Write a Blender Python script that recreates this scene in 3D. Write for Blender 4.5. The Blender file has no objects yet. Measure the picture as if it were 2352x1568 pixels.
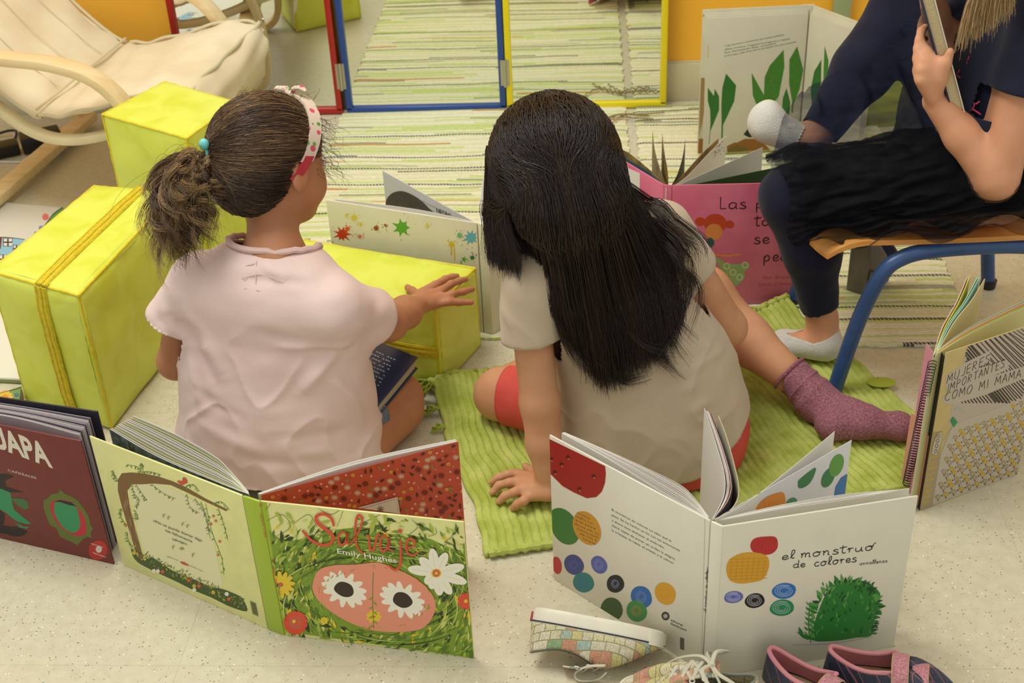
import bpy, bmesh, math, random
import numpy as np
from mathutils import Vector, Matrix
random.seed(7); RNG = np.random.default_rng(7)
SC = bpy.context.scene; COL = SC.collection
# ---------------------------------------------------------------- camera
FPX = 3000.0; CAMH = 1.35; W, HH = 2352, 1568
_N = np.array([224., 4716., FPX]); _D = _N / np.linalg.norm(_N)
_F = np.array([0, 0, 1.]) - _D * _D[2]; _F /= np.linalg.norm(_F); _R = np.cross(_D, _F)
_a = math.radians(-3.977)
_X = math.cos(_a) * _R + math.sin(_a) * _F; _Y = -math.sin(_a) * _R + math.cos(_a) * _F
def _w(c): return np.array([c @ _X, c @ _Y, -(c @ _D)])
cr, cd, cf = _w(np.array([1., 0, 0])), _w(np.array([0, 1., 0])), _w(np.array([0, 0, 1.]))
cam = bpy.data.cameras.new('camera'); camo = bpy.data.objects.new('camera', cam); COL.objects.link(camo)
m = Matrix(((cr[0], -cd[0], -cf[0], 0), (cr[1], -cd[1], -cf[1], 0), (cr[2], -cd[2], -cf[2], CAMH), (0, 0, 0, 1)))
camo.matrix_world = m
cam.sensor_width = 36; cam.lens = FPX / W * 36; cam.clip_start = 0.05; cam.clip_end = 50
cam.dof.use_dof = True; cam.dof.focus_distance = 1.95; cam.dof.aperture_fstop = 9.0
SC.camera = camo
# ---------------------------------------------------------------- light
SC.view_settings.view_transform = 'Standard'; SC.view_settings.look = 'None'
SC.view_settings.gamma = 1; SC.view_settings.use_curve_mapping = False; SC.view_settings.exposure = 0.17
wd = bpy.data.worlds.new('world'); SC.world = wd; wd.use_nodes = True
bg = wd.node_tree.nodes['Background']; bg.inputs[0].default_value = (1.0, 0.975, 0.88, 1); bg.inputs[1].default_value = 0.66
def area(name, loc, target, size, sy, power, col):
    l = bpy.data.lights.new(name, 'AREA'); l.shape = 'RECTANGLE'; l.size = size; l.size_y = sy; l.energy = power; l.color = col
    o = bpy.data.objects.new(name, l); COL.objects.link(o); o.location = loc
    o.rotation_euler = (Vector(target) - Vector(loc)).to_track_quat('-Z', 'Y').to_euler(); return o
area('ceiling_panel_light', (-0.9, 1.8, 2.7), (-0.5, 1.9, 0), 1.4, 0.8, 41, (1.0, 0.985, 0.90))
area('ceiling_panel_light_rear', (0.9, 0.6, 2.7), (0.4, 1.0, 0), 1.3, 0.7, 3, (1.0, 0.98, 0.9))
area('window_daylight', (-0.4, 5.2, 2.5), (0, 1.6, 0.2), 2.4, 1.0, 42, (0.62, 0.74, 1.0))
# ---------------------------------------------------------------- pixel helpers
def ray(x, y): return _w(np.array([x - 1176., y - 784., FPX]))
def P(x, y, z=0.0):
    r = ray(x, y); t = (z - CAMH) / r[2]; return np.array([r[0] * t, r[1] * t, z])
def PY(x, y, wy):
    r = ray(x, y); t = wy / r[1]; return np.array([r[0] * t, wy, CAMH + r[2] * t])
# ---------------------------------------------------------------- materials
def lin(c):
    if isinstance(c, str): c = [int(c[i:i + 2], 16) / 255 for i in (0, 2, 4)]
    return tuple((v / 12.92 if v <= .04045 else ((v + .055) / 1.055) ** 2.4) for v in c) + (1,)
MATS = {}
def mat(name, col, rough=.6, var=0, vscale=20, bump=0, bscale=200, col2=None, metal=0, spec=.5, sheen=0, sss=0, stretch=None, alpha=1):
    if name in MATS: return MATS[name]
    M = bpy.data.materials.new(name); M.use_nodes = True; n = M.node_tree.nodes; L = M.node_tree.links; b = n['Principled BSDF']
    c = lin(col); b.inputs['Base Color'].default_value = c; b.inputs['Roughness'].default_value = rough
    b.inputs['Metallic'].default_value = metal; b.inputs['Specular IOR Level'].default_value = spec
    if sheen: b.inputs['Sheen Weight'].default_value = sheen; b.inputs['Sheen Roughness'].default_value = .5
    if sss: b.inputs['Subsurface Weight'].default_value = sss; b.inputs['Subsurface Radius'].default_value = (.012, .004, .002); b.inputs['Subsurface Scale'].default_value = 1
    if alpha < 1: b.inputs['Alpha'].default_value = alpha
    tc = n.new('ShaderNodeTexCoord'); src = tc.outputs['Object']
    if stretch:
        mp = n.new('ShaderNodeMapping'); mp.inputs['Scale'].default_value = stretch; L.new(src, mp.inputs[0]); src = mp.outputs[0]
    if var or col2:
        nz = n.new('ShaderNodeTexNoise'); nz.inputs['Scale'].default_value = vscale; nz.inputs['Detail'].default_value = 4; L.new(src, nz.inputs['Vector'])
        rp = n.new('ShaderNodeValToRGB'); rp.color_ramp.elements[0].position = .35; rp.color_ramp.elements[1].position = .65
        c2 = lin(col2) if col2 else tuple(min(1, v * (1 + var)) for v in c[:3]) + (1,)
        rp.color_ramp.elements[0].color = c if col2 else tuple(v * (1 - var) for v in c[:3]) + (1,); rp.color_ramp.elements[1].color = c2
        L.new(nz.outputs[0], rp.inputs[0]); L.new(rp.outputs[0], b.inputs['Base Color'])
    if bump:
        nb = n.new('ShaderNodeTexNoise'); nb.inputs['Scale'].default_value = bscale; nb.inputs['Detail'].default_value = 3; L.new(src, nb.inputs['Vector'])
        bp = n.new('ShaderNodeBump'); bp.inputs['Strength'].default_value = bump; bp.inputs['Distance'].default_value = .004
        L.new(nb.outputs[0], bp.inputs['Height']); L.new(bp.outputs[0], b.inputs['Normal'])
    MATS[name] = M; return M
def N_(M, t, **k):
    nd = M.node_tree.nodes.new(t)
    for a, v in k.items():
        if hasattr(nd, a): setattr(nd, a, v)
    return nd
# ---------------------------------------------------------------- object helpers
def tag(o, label=None, cat=None, group=None, kind=None):
    if label: o['label'] = label
    if cat: o['category'] = cat
    if group: o['group'] = group
    if kind: o['kind'] = kind
    return o
ORIG = {}
def thing(name, label, cat, loc=(0, 0, 0), group=None):
    o = bpy.data.objects.new(name, None); COL.objects.link(o); o.location = loc; o.empty_display_size = .05
    ORIG[o.name] = Vector(loc); return tag(o, label, cat, group)
def origin(parent):
    v = Vector((0, 0, 0))
    while parent is not None: v += Vector(parent.location); parent = parent.parent
    return v
def link(name, me, mats, parent=None, smooth=False, loc=None):
    """mesh data given in world coordinates; a parent empty only translates"""
    o = bpy.data.objects.new(name, me); COL.objects.link(o)
    for mm in (mats if isinstance(mats, (list, tuple)) else [mats]): me.materials.append(mm)
    off = origin(parent)
    if loc is not None: o.location = Vector(loc) - off; me.transform(Matrix.Translation(-Vector(loc)))
    elif off.length: me.transform(Matrix.Translation(-off))
    if parent is not None: o.parent = parent
    if smooth: me.polygons.foreach_set('use_smooth', [True] * len(me.polygons))
    me.update(); return o
def mesh(verts, faces, fm=None):
    me = bpy.data.meshes.new('m'); me.from_pydata([tuple(map(float, v)) for v in verts], [], [tuple(map(int, f)) for f in faces])
    if fm is not None: me.polygons.foreach_set('material_index', fm)
    me.update(); return me
class MB:
    def __init__(s): s.v = []; s.f = []; s.m = []
    def add(s, v, f, mi=0):
        o = len(s.v); s.v += [tuple(x) for x in v]; s.f += [tuple(i + o for i in q) for q in f]; s.m += [mi] * len(f)
    def prism(s, plan, z0, z1, mi=0, top=None):
        """plan: list of (x,y); top: optional plan for the top ring"""
        n = len(plan); t = top or plan
        s.add([(p[0], p[1], z0) for p in plan] + [(p[0], p[1], z1) for p in t],
              [tuple(range(n))[::-1], tuple(range(n, 2 * n))] + [(i, (i + 1) % n, n + (i + 1) % n, n + i) for i in range(n)], mi)
    def box(s, c, d, mi=0, rz=0):
        x, y, z = d[0] / 2, d[1] / 2, d[2] / 2; ca, sa = math.cos(rz), math.sin(rz)
        pl = [(c[0] + a * ca - b * sa, c[1] + a * sa + b * ca) for a, b in ((-x, -y), (x, -y), (x, y), (-x, y))]
        s.prism(pl, c[2] - z, c[2] + z, mi)
    def tube(s, pts, r, n=10, mi=0, cap=True, flat=None, closed=False):
        pts = [np.array(p, float) for p in pts]; k = len(pts); rs = r if hasattr(r, '__len__') else [r] * k
        up = np.array([0, 0, 1.]); rings = []; pu = None
        for i in range(k):
            if closed: t = pts[(i + 1) % k] - pts[i - 1]
            else: t = pts[min(i + 1, k - 1)] - pts[max(i - 1, 0)]
            t = t / (np.linalg.norm(t) + 1e-12)
            if pu is None:
                a = np.cross(t, up)
                if np.linalg.norm(a) < 1e-3: a = np.cross(t, np.array([0, 1., 0]))
            else: a = pu - t * (pu @ t)
            a /= np.linalg.norm(a); pu = a; b = np.cross(t, a)
            ra, rb = (rs[i], rs[i]) if flat is None else (rs[i], rs[i] * flat)
            rings.append([pts[i] + a * math.cos(2 * math.pi * j / n) * ra + b * math.sin(2 * math.pi * j / n) * rb for j in range(n)])
        v = [p for q in rings for p in q]; f = []
        for i in range(k if closed else k - 1):
            for j in range(n):
                i2 = (i + 1) % k; f.append((i * n + j, i * n + (j + 1) % n, i2 * n + (j + 1) % n, i2 * n + j))
        if cap and not closed: f += [tuple(range(n))[::-1], tuple(range((k - 1) * n, k * n))]
        s.add(v, f, mi)
    def bar(s, pts, w, t, wdir, mi=0):
        """flat bent bar: width w along wdir, thickness t perpendicular to path"""
        pts = [np.array(p, float) for p in pts]; wd_ = np.array(wdir, float); wd_ /= np.linalg.norm(wd_); k = len(pts); v = []
        for i in range(k):
            tt = pts[min(i + 1, k - 1)] - pts[max(i - 1, 0)]; tt /= np.linalg.norm(tt); nn = np.cross(tt, wd_); nn /= np.linalg.norm(nn)
            for a, b in ((-1, -1), (1, -1), (1, 1), (-1, 1)): v.append(pts[i] + wd_ * a * w / 2 + nn * b * t / 2)
        f = [(i * 4 + j, i * 4 + (j + 1) % 4, i * 4 + 4 + (j + 1) % 4, i * 4 + 4 + j) for i in range(k - 1) for j in range(4)]
        s.add(v, f + [(3, 2, 1, 0), (k * 4 - 4, k * 4 - 3, k * 4 - 2, k * 4 - 1)], mi)
    def ball(s, c, r, n=12, mi=0):
        r = r if hasattr(r, '__len__') else (r, r, r); v = [(c[0], c[1], c[2] + r[2])]; h = n // 2
        for i in range(1, h):
            th = math.pi * i / h
            for j in range(n): ph = 2 * math.pi * j / n; v.append((c[0] + r[0] * math.sin(th) * math.cos(ph), c[1] + r[1] * math.sin(th) * math.sin(ph), c[2] + r[2] * math.cos(th)))
        v.append((c[0], c[1], c[2] - r[2])); f = [(0, 1 + j, 1 + (j + 1) % n) for j in range(n)]
        for i in range(h - 2):
            for j in range(n): a = 1 + i * n; f.append((a + j, a + n + j, a + n + (j + 1) % n, a + (j + 1) % n))
        l = len(v) - 1; a = 1 + (h - 2) * n; f += [(l, a + (j + 1) % n, a + j) for j in range(n)]
        s.add(v, f, mi)
    def build(s, name, mats, parent=None, smooth=False, bevel=0, seg=2, loc=None, angle=35):
        me = mesh(s.v, s.f, s.m); o = link(name, me, mats, parent, False, loc)
        bm = bmesh.new(); bm.from_mesh(me); bmesh.ops.recalc_face_normals(bm, faces=bm.faces)
        if bevel: bmesh.ops.bevel(bm, geom=[e for e in bm.edges if e.is_manifold and e.calc_face_angle(0) > .6], offset=bevel, segments=seg, affect='EDGES', profile=.5, clamp_overlap=True)
        bm.to_mesh(me); bm.free()
        if smooth or bevel:
            me.polygons.foreach_set('use_smooth', [True] * len(me.polygons))
            try: me.set_sharp_from_angle(angle=math.radians(angle))
            except Exception: pass
        me.update(); return o
def crom(pts, n=8, closed=False):
    """Catmull-Rom through points"""
    p = [np.array(q, float) for q in pts]; k = len(p); out = []
    rng = range(k) if closed else range(k - 1)
    for i in rng:
        if closed: a, b, c, d = p[i - 1], p[i], p[(i + 1) % k], p[(i + 2) % k]
        else: a, b, c, d = p[max(i - 1, 0)], p[i], p[i + 1], p[min(i + 2, k - 1)]
        for j in range(n):
            t = j / n; out.append(.5 * (2 * b + (c - a) * t + (2 * a - 5 * b + 4 * c - d) * t * t + (3 * b - a - 3 * c + d) * t ** 3))
    if not closed: out.append(p[-1])
    return out
def vnoise(p, seed=0):
    """smooth value noise, p (n,3) -> (n,) in -1..1"""
    p = np.asarray(p, float); i = np.floor(p).astype(np.int64); f = p - i; f = f * f * (3 - 2 * f)
    def h(a):
        q = (a[:, 0] * 374761393 + a[:, 1] * 668265263 + a[:, 2] * 2147483647 + seed * 974711) & 0xffffffff
        q = ((q ^ (q >> 13)) * 1274126177) & 0xffffffff; q = (q ^ (q >> 16)) & 0xffff
        return q / 32767.5 - 1
    r = 0
    for dx in (0, 1):
        for dy in (0, 1):
            for dz in (0, 1):
                wgt = (f[:, 0] if dx else 1 - f[:, 0]) * (f[:, 1] if dy else 1 - f[:, 1]) * (f[:, 2] if dz else 1 - f[:, 2])
                r = r + wgt * h(i + np.array([dx, dy, dz]))
    return r
# ---------------------------------------------------------------- room
def floor_material():
    M = bpy.data.materials.new('speckled_vinyl'); M.use_nodes = True; n = M.node_tree.nodes; L = M.node_tree.links; b = n['Principled BSDF']
    b.inputs['Roughness'].default_value = .33
    tc = n.new('ShaderNodeTexCoord')
    nz = n.new('ShaderNodeTexNoise'); nz.inputs['Scale'].default_value = 60; nz.inputs['Detail'].default_value = 5; L.new(tc.outputs['Object'], nz.inputs['Vector'])
    rp = n.new('ShaderNodeValToRGB'); rp.color_ramp.elements[0].position = .35; rp.color_ramp.elements[0].color = lin('C6BEA4'); rp.color_ramp.elements[1].position = .65; rp.color_ramp.elements[1].color = lin('CEC7AE')
    L.new(nz.outputs[0], rp.inputs[0]); cur = rp.outputs[0]
    for sc, th, col in ((150, .16, '6F6A58'), (95, .13, 'A08A5A'), (110, .13, 'F2EEDF'), (260, .17, '837C66')):
        v = n.new('ShaderNodeTexVoronoi'); v.inputs['Scale'].default_value = sc; v.inputs['Randomness'].default_value = 1
        mp = n.new('ShaderNodeMapping'); mp.inputs['Location'].default_value = (sc * .37, th * 50, 0); mp.inputs['Rotation'].default_value = (0, 0, sc * .01)
        L.new(tc.outputs['Object'], mp.inputs[0]); L.new(mp.outputs[0], v.inputs['Vector'])
        lt = n.new('ShaderNodeMath'); lt.operation = 'LESS_THAN'; lt.inputs[1].default_value = th; L.new(v.outputs['Distance'], lt.inputs[0])
        g = n.new('ShaderNodeSeparateColor'); L.new(v.outputs['Color'], g.inputs[0]); lt2 = n.new('ShaderNodeMath'); lt2.operation = 'LESS_THAN'; lt2.inputs[1].default_value = .32; L.new(g.outputs[0], lt2.inputs[0])
        mu = n.new('ShaderNodeMath'); mu.operation = 'MULTIPLY'; L.new(lt.outputs[0], mu.inputs[0]); L.new(lt2.outputs[0], mu.inputs[1])
        mx = n.new('ShaderNodeMix'); mx.data_type = 'RGBA'; L.new(mu.outputs[0], mx.inputs['Factor']); L.new(cur, mx.inputs[6]); mx.inputs[7].default_value = lin(col); cur = mx.outputs[2]
    # welded seam lines every 0.61 m
    sp = n.new('ShaderNodeSeparateXYZ'); L.new(tc.outputs['Object'], sp.inputs[0])
    for ax, off, per in ((1, .06, .61), (0, .03, .61)):
        a = n.new('ShaderNodeMath'); a.operation = 'ADD'; a.inputs[1].default_value = 50 * per - off; L.new(sp.outputs[ax], a.inputs[0])
        md = n.new('ShaderNodeMath'); md.operation = 'MODULO'; md.inputs[1].default_value = per; L.new(a.outputs[0], md.inputs[0])
        lt = n.new('ShaderNodeMath'); lt.operation = 'LESS_THAN'; lt.inputs[1].default_value = .0012; L.new(md.outputs[0], lt.inputs[0])
        mu = n.new('ShaderNodeMath'); mu.operation = 'MULTIPLY'; mu.inputs[1].default_value = .22; L.new(lt.outputs[0], mu.inputs[0])
        mx = n.new('ShaderNodeMix'); mx.data_type = 'RGBA'; L.new(mu.outputs[0], mx.inputs['Factor']); L.new(cur, mx.inputs[6]); mx.inputs[7].default_value = lin('6F6A5F'); cur = mx.outputs[2]
    L.new(cur, b.inputs['Base Color'])
    bp = n.new('ShaderNodeBump'); bp.inputs['Strength'].default_value = .06; bp.inputs['Distance'].default_value = .002; L.new(nz.outputs[0], bp.inputs['Height']); L.new(bp.outputs[0], b.inputs['Normal'])
    return M
WALLY = 3.32
b = MB(); b.box((0, 1.4, -.03), (5.2, 4.6, .06)); tag(b.build('floor', floor_material()), kind='structure')
b = MB(); b.box((0, WALLY + .05, 1.3), (5.2, .1, 2.6)); tag(b.build('wall_back', mat('orange_paint', 'F3B536', .5, bump=.12, bscale=260)), kind='structure')
b = MB(); b.box((0, WALLY - .006, .052), (5.2, .012, .104)); b.box((0, WALLY - .003, .106), (5.2, .006, .006)); tag(b.build('baseboard_back', mat('cream_baseboard', 'C9C0A0', .4), bevel=.002), kind='structure')
b = MB(); b.box((.655, WALLY - .012, 1.3), (.045, .024, 2.4)); tag(b.build('trim_1', mat('sage_pipe', '9FAE82', .45), bevel=.004), kind='structure')
# ---------------------------------------------------------------- mirrors
glass = mat('mirror_glass', 'E9ECE4', .015, metal=1)
chip = mat('mirror_chipped_edge', '2A2118', .7)
steel = mat('hinge_steel', 'B9B6AC', .3, metal=1)
def mirror(x0, x1, y, col, cname, label):
    t = thing('wall_mirror', label, 'mirror', ((x0 + x1) / 2, y, 0), 'tall framed mirrors hinged side by side')
    M = mat(cname, col, .38); w = .0165; h = 1.15; d = .022
    f = MB(); f.box(((x0 + x1) / 2, y, w / 2 + .002), (x1 - x0, d, w)); f.box(((x0 + x1) / 2, y, h), (x1 - x0, d, w))
    for xx in (x0 + w / 2, x1 - w / 2): f.box((xx, y, h / 2), (w, d, h - w - .004))
    f.build('frame', M, t, bevel=.0025)
    f = MB(); f.box(((x0 + x1) / 2, y + .002, h / 2), (x1 - x0 - .02, .004, h - .02)); f.build('mirror_pane', glass, t)
    f = MB(); f.box(((x0 + x1) / 2, y + .009, h / 2), (x1 - x0 - .01, .004, h - .01)); f.build('backing', mat('hardboard', '5A4022', .8), t)
    return t
MY = 3.272
mirror(-1.079, -.652, MY, 'A81F1B', 'red_frame_paint', 'tall mirror in a red painted frame, behind the cream armchair')
mirror(-.6415, -.2125, MY, '23458F', 'blue_frame_paint', 'tall mirror in a blue painted frame reflecting the striped rug')
mirror(-.2105, .211, MY, 'E8D413', 'yellow_frame_paint', 'tall mirror in a yellow painted frame beside the orange wall')
for px, hx in ((0, -.6468), (1, -.2115)):
    b = MB(); b.tube([(hx, MY - .014, .07), (hx, MY - .014, .145)], .0045, 10); b.tube([(hx, MY - .014, .1065), (hx, MY - .014, .1085)], .0052, 10)
    b.box((hx - .006, MY - .0115, .1075), (.012, .001, .07)); b.box((hx + .006, MY - .0115, .1075), (.012, .001, .07))
    tag(b.build('hinge', steel, None, smooth=True, loc=(hx, MY - .014, .07)), 'steel butt hinge joining the ' + ('red and blue' if px == 0 else 'blue and yellow') + ' mirror frames', 'hinge', 'mirror hinges')
# ---------------------------------------------------------------- rugs
def rag_material(name, seed, lively):
    M = bpy.data.materials.new(name); M.use_nodes = True; n = M.node_tree.nodes; L = M.node_tree.links; b = n['Principled BSDF']
    b.inputs['Roughness'].default_value = .9; b.inputs['Specular IOR Level'].default_value = .1
    def mth(op, a, c=None):
        q = n.new('ShaderNodeMath'); q.operation = op
        for i, s in enumerate((a, c)):
            if s is None: continue
            if isinstance(s, (int, float)): q.inputs[i].default_value = s
            else: L.new(s, q.inputs[i])
        return q.outputs[0]
    tc = n.new('ShaderNodeTexCoord'); sp = n.new('ShaderNodeSeparateXYZ'); L.new(tc.outputs['Object'], sp.inputs[0])
    mp = n.new('ShaderNodeMapping'); mp.inputs['Scale'].default_value = (5, 14, 1); mp.inputs['Location'].default_value = (seed, seed, 0); L.new(tc.outputs['Object'], mp.inputs[0])
    w = n.new('ShaderNodeTexNoise'); w.inputs['Scale'].default_value = 1; L.new(mp.outputs[0], w.inputs['Vector'])
    wf = n.new('ShaderNodeTexNoise'); wf.inputs['Scale'].default_value = 110; L.new(tc.outputs['Object'], wf.inputs['Vector'])
    y = mth('ADD', sp.outputs[1], mth('MULTIPLY', mth('SUBTRACT', w.outputs[0], .5), .022))
    y = mth('ADD', y, mth('MULTIPLY', mth('SUBTRACT', wf.outputs[0], .5), .004))
    rowf = mth('DIVIDE', y, .0082); row = mth('FLOOR', rowf)
    wn = n.new('ShaderNodeTexWhiteNoise'); wn.noise_dimensions = '1D'; L.new(mth('ADD', row, seed * 13.7), wn.inputs['W'])
    seg = mth('FLOOR', mth('ADD', mth('MULTIPLY', sp.outputs[0], 3.2), mth('MULTIPLY', wn.outputs[0], 17.3)))
    cv = n.new('ShaderNodeCombineXYZ'); L.new(seg, cv.inputs[0]); L.new(row, cv.inputs[1])
    wn2 = n.new('ShaderNodeTexWhiteNoise'); wn2.noise_dimensions = '2D'; L.new(cv.outputs[0], wn2.inputs['Vector'])
    rp = n.new('ShaderNodeValToRGB'); rp.color_ramp.interpolation = 'CONSTANT'; e = rp.color_ramp.elements
    pal = [(0, 'F0EACF'), (.30, 'D6DF9C'), (.43, 'EEE7CB'), (.56, 'A9A994'), (.62, 'ECE4C8'), (.76, 'CEDA8C'), (.88, 'E8E1C0'), (.95, 'D2925F' if not lively else 'CF7A4A'), (.975, 'E2DABA')]
    e[0].color = lin(pal[0][1]); e[1].position = pal[1][0]; e[1].color = lin(pal[1][1])
    for p_, c_ in pal[2:]: q = e.new(p_); q.color = lin(c_)
    L.new(wn2.outputs[0], rp.inputs[0])
    # alternating green weft every third row
    alt = mth('LESS_THAN', mth('MODULO', mth('ADD', row, 3000), 3), .5)
    mxa = n.new('ShaderNodeMix'); mxa.data_type = 'RGBA'; L.new(mth('MULTIPLY', alt, .5), mxa.inputs['Factor']); L.new(rp.outputs[0], mxa.inputs[6]); mxa.inputs[7].default_value = lin('D2DE94')
    # navy weft rows, broken in places
    nav = mth('LESS_THAN', wn.outputs[0], .12 if not lively else .16)
    brk = mth('GREATER_THAN', wn2.outputs[0], .22)
    nf = mth('MULTIPLY', nav, brk)
    # twisted look: small diagonal gaps
    dz = mth('MODULO', mth('ADD', mth('ADD', mth('MULTIPLY', sp.outputs[0], 130), mth('MULTIPLY', rowf, .5)), 900), 1)
    tw = mth('GREATER_THAN', dz, .22)
    fr = mth('FRACT', rowf); th = mth('MULTIPLY', mth('GREATER_THAN', fr, .05), mth('LESS_THAN', fr, .92))
    nf = mth('MULTIPLY', mth('MULTIPLY', nf, tw), th)
    mx = n.new('ShaderNodeMix'); mx.data_type = 'RGBA'; L.new(mth('MULTIPLY', nf, .88), mx.inputs['Factor']); L.new(mxa.outputs[2], mx.inputs[6]); mx.inputs[7].default_value = lin('343A4C')
    # fibre mottling
    f2 = n.new('ShaderNodeTexNoise'); f2.inputs['Scale'].default_value = 1; mp2 = n.new('ShaderNodeMapping'); mp2.inputs['Scale'].default_value = (90, 420, 1); L.new(tc.outputs['Object'], mp2.inputs[0]); L.new(mp2.outputs[0], f2.inputs['Vector'])
    r2 = n.new('ShaderNodeValToRGB'); r2.color_ramp.elements[0].position = .3; r2.color_ramp.elements[0].color = (.74, .74, .68, 1); r2.color_ramp.elements[1].position = .6; r2.color_ramp.elements[1].color = (1, 1, 1, 1); L.new(f2.outputs[0], r2.inputs[0])
    ml = n.new('ShaderNodeMix'); ml.data_type = 'RGBA'; ml.blend_type = 'MULTIPLY'; ml.inputs['Factor'].default_value = .8; L.new(mx.outputs[2], ml.inputs[6]); L.new(r2.outputs[0], ml.inputs[7])
    L.new(ml.outputs[2], b.inputs['Base Color'])
    prof = mth('SINE', mth('MULTIPLY', fr, math.pi)); hgt = mth('ADD', prof, mth('MULTIPLY', f2.outputs[0], .9))
    bp = n.new('ShaderNodeBump'); bp.inputs['Strength'].default_value = .55; bp.inputs['Distance'].default_value = .003; L.new(hgt, bp.inputs['Height']); L.new(bp.outputs[0], b.inputs['Normal'])
    return M
def slab_rug(name, x0, x1, y0, y1, M, label, z=.007, ox=0.0):
    nx, ny = 60, 90; b = MB(); v = []; f = []
    for side in (0, 1):
        for j in range(ny + 1):
            for i in range(nx + 1):
                u, w = i / nx, j / ny; y = y0 + (y1 - y0) * w; x = x0 + (x1 - x0) * u
                ex = .003 * math.sin(y * 95) + .0025 * math.sin(y * 231)
                if i == 0: x += ex
                if i == nx: x += ex * .8
                if j in (0, ny): y += .002 * math.sin(x * 77)
                zz = z + .0012 * math.sin(x * 9 + y * 7) + .0007 * math.sin(y * 31 + x * 4) if side == 0 else .0008
                if side == 0 and (i in (0, nx) or j in (0, ny)): zz -= .002
                v.append((x, y, zz))
    k = (nx + 1) * (ny + 1)
    for j in range(ny):
        for i in range(nx):
            a = j * (nx + 1) + i; f.append((a, a + 1, a + nx + 2, a + nx + 1)); f.append((k + a, k + a + nx + 1, k + a + nx + 2, k + a + 1))
    bd = [i for i in range(nx + 1)] + [j * (nx + 1) + nx for j in range(1, ny + 1)] + [ny * (nx + 1) + i for i in range(nx - 1, -1, -1)] + [j * (nx + 1) for j in range(ny - 1, 0, -1)]
    for q in range(len(bd)): a, c = bd[q], bd[(q + 1) % len(bd)]; f.append((a, k + a, k + c, c))
    b.add(v, f); o = b.build(name, M, None, smooth=True, loc=((x0 + x1) / 2, y0, 0), angle=60)
    return tag(o, label, 'rug')
slab_rug('striped_rug', -.655, .104, 2.125, 3.285, rag_material('rag_weave_cream_green', 3, False), 'pale cream and lime rag rug with thin navy stripes in front of the mirrors')
slab_rug('striped_rug', .128, .735, 2.085, 3.27, rag_material('rag_weave_bright_stripes', 11, True), 'cream rag rug with navy and orange stripes, running under the blue school chair')
# jute ties knotted at the join of the two rugs
jute = mat('jute', '9A855A', .9, var=.2, vscale=300)
b = MB()
for pts in ([(1345, 262), (1385, 276), (1425, 262), (1475, 262), (1525, 258)], [(1362, 288), (1400, 268), (1430, 262), (1450, 270), (1500, 273)], [(1400, 285), (1425, 268), (1432, 262), (1460, 264), (1490, 265)]):
    b.tube([P(x, y, .0105 + .003 * (i % 2)) for i, (x, y) in enumerate(crom([(q[0], q[1]) for q in pts], 6))], .0018, 6)
b.ball(P(1430, 263, .012), (.007, .006, .004), 10)
tag(b.build('jute_tie', jute, None, smooth=True, loc=P(1430, 263, 0)), 'knotted jute string lying where the two striped rugs meet', 'string')
# green ribbed cotton rug
GC = [np.array((-.29, 1.945)), np.array((.392, 2.222)), np.array((.655, 1.70)), np.array((-.155, 1.503))]  # back-left, back-right, front-right, front-left
def gmap(u, v): return (GC[0] * (1 - u) + GC[1] * u) * (1 - v) + (GC[3] * (1 - u) + GC[2] * u) * v
def gfold(u, v):
    s = math.exp(-((v - .06) / .07) ** 2) * max(0, 1 - u / .34) ; s2 = math.exp(-((u - .06 - .35 * v) / .05) ** 2) * max(0, 1 - v / .8)
    cr_ = math.exp(-((1 - u) ** 2 + v * v) / .01) * .022
    return cr_ + .030 * s + .010 * s2 + .0035 * math.sin(u * 14 + v * 5) * math.sin(v * 9 + 1) ** 2
gm = mat('green_cotton_weave', 'A2AE4C', .88, col2='BEC76C', vscale=26, bump=.5, bscale=330, spec=.15, stretch=(1, 1, 1))
nu, nv, ribs = 488, 70, 61; v = []; f = []
uu = np.arange(nu + 1) / nu; vv = np.arange(nv + 1) / nv
gp = []
for j in range(nv + 1):
    for i in range(nu + 1):
        u, w = uu[i], vv[j]
        u2 = u + .006 * math.sin(w * 11 + u * 4) + .002 * math.sin(w * 37)
        x, y = gmap(u2, w); e = min(w, 1 - w); y += .004 * math.sin(u * 40) * (1 if e < .02 else 0)
        rib = abs(math.sin(math.pi * u * ribs)) ** .7
        z = .0060 + .0042 * rib + max(0, gfold(u, w)) + .0009 * math.sin(w * 160 + math.floor(u * ribs) * 2.1)
        gp.append((x, y, z))
k = len(gp); v = gp + [(p[0], p[1], max(.0005, p[2] - .008)) for p in gp]
for j in range(nv):
    for i in range(nu):
        a = j * (nu + 1) + i; f.append((a, a + nu + 1, a + nu + 2, a + 1)); f.append((k + a, k + a + 1, k + a + nu + 2, k + a + nu + 1))
bd = [i for i in range(nu + 1)] + [j * (nu + 1) + nu for j in range(1, nv + 1)] + [nv * (nu + 1) + i for i in range(nu - 1, -1, -1)] + [j * (nu + 1) for j in range(nv - 1, 0, -1)]
for q in range(len(bd)): a, c = bd[q], bd[(q + 1) % len(bd)]; f.append((a, c, k + c, k + a))
GR = thing('green_rug', 'lime green ribbed cotton rug under the two seated readers in the middle', 'rug', (.1, 1.85, 0))
link('woven_mat', mesh(v, f), gm, GR, smooth=True)
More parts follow.
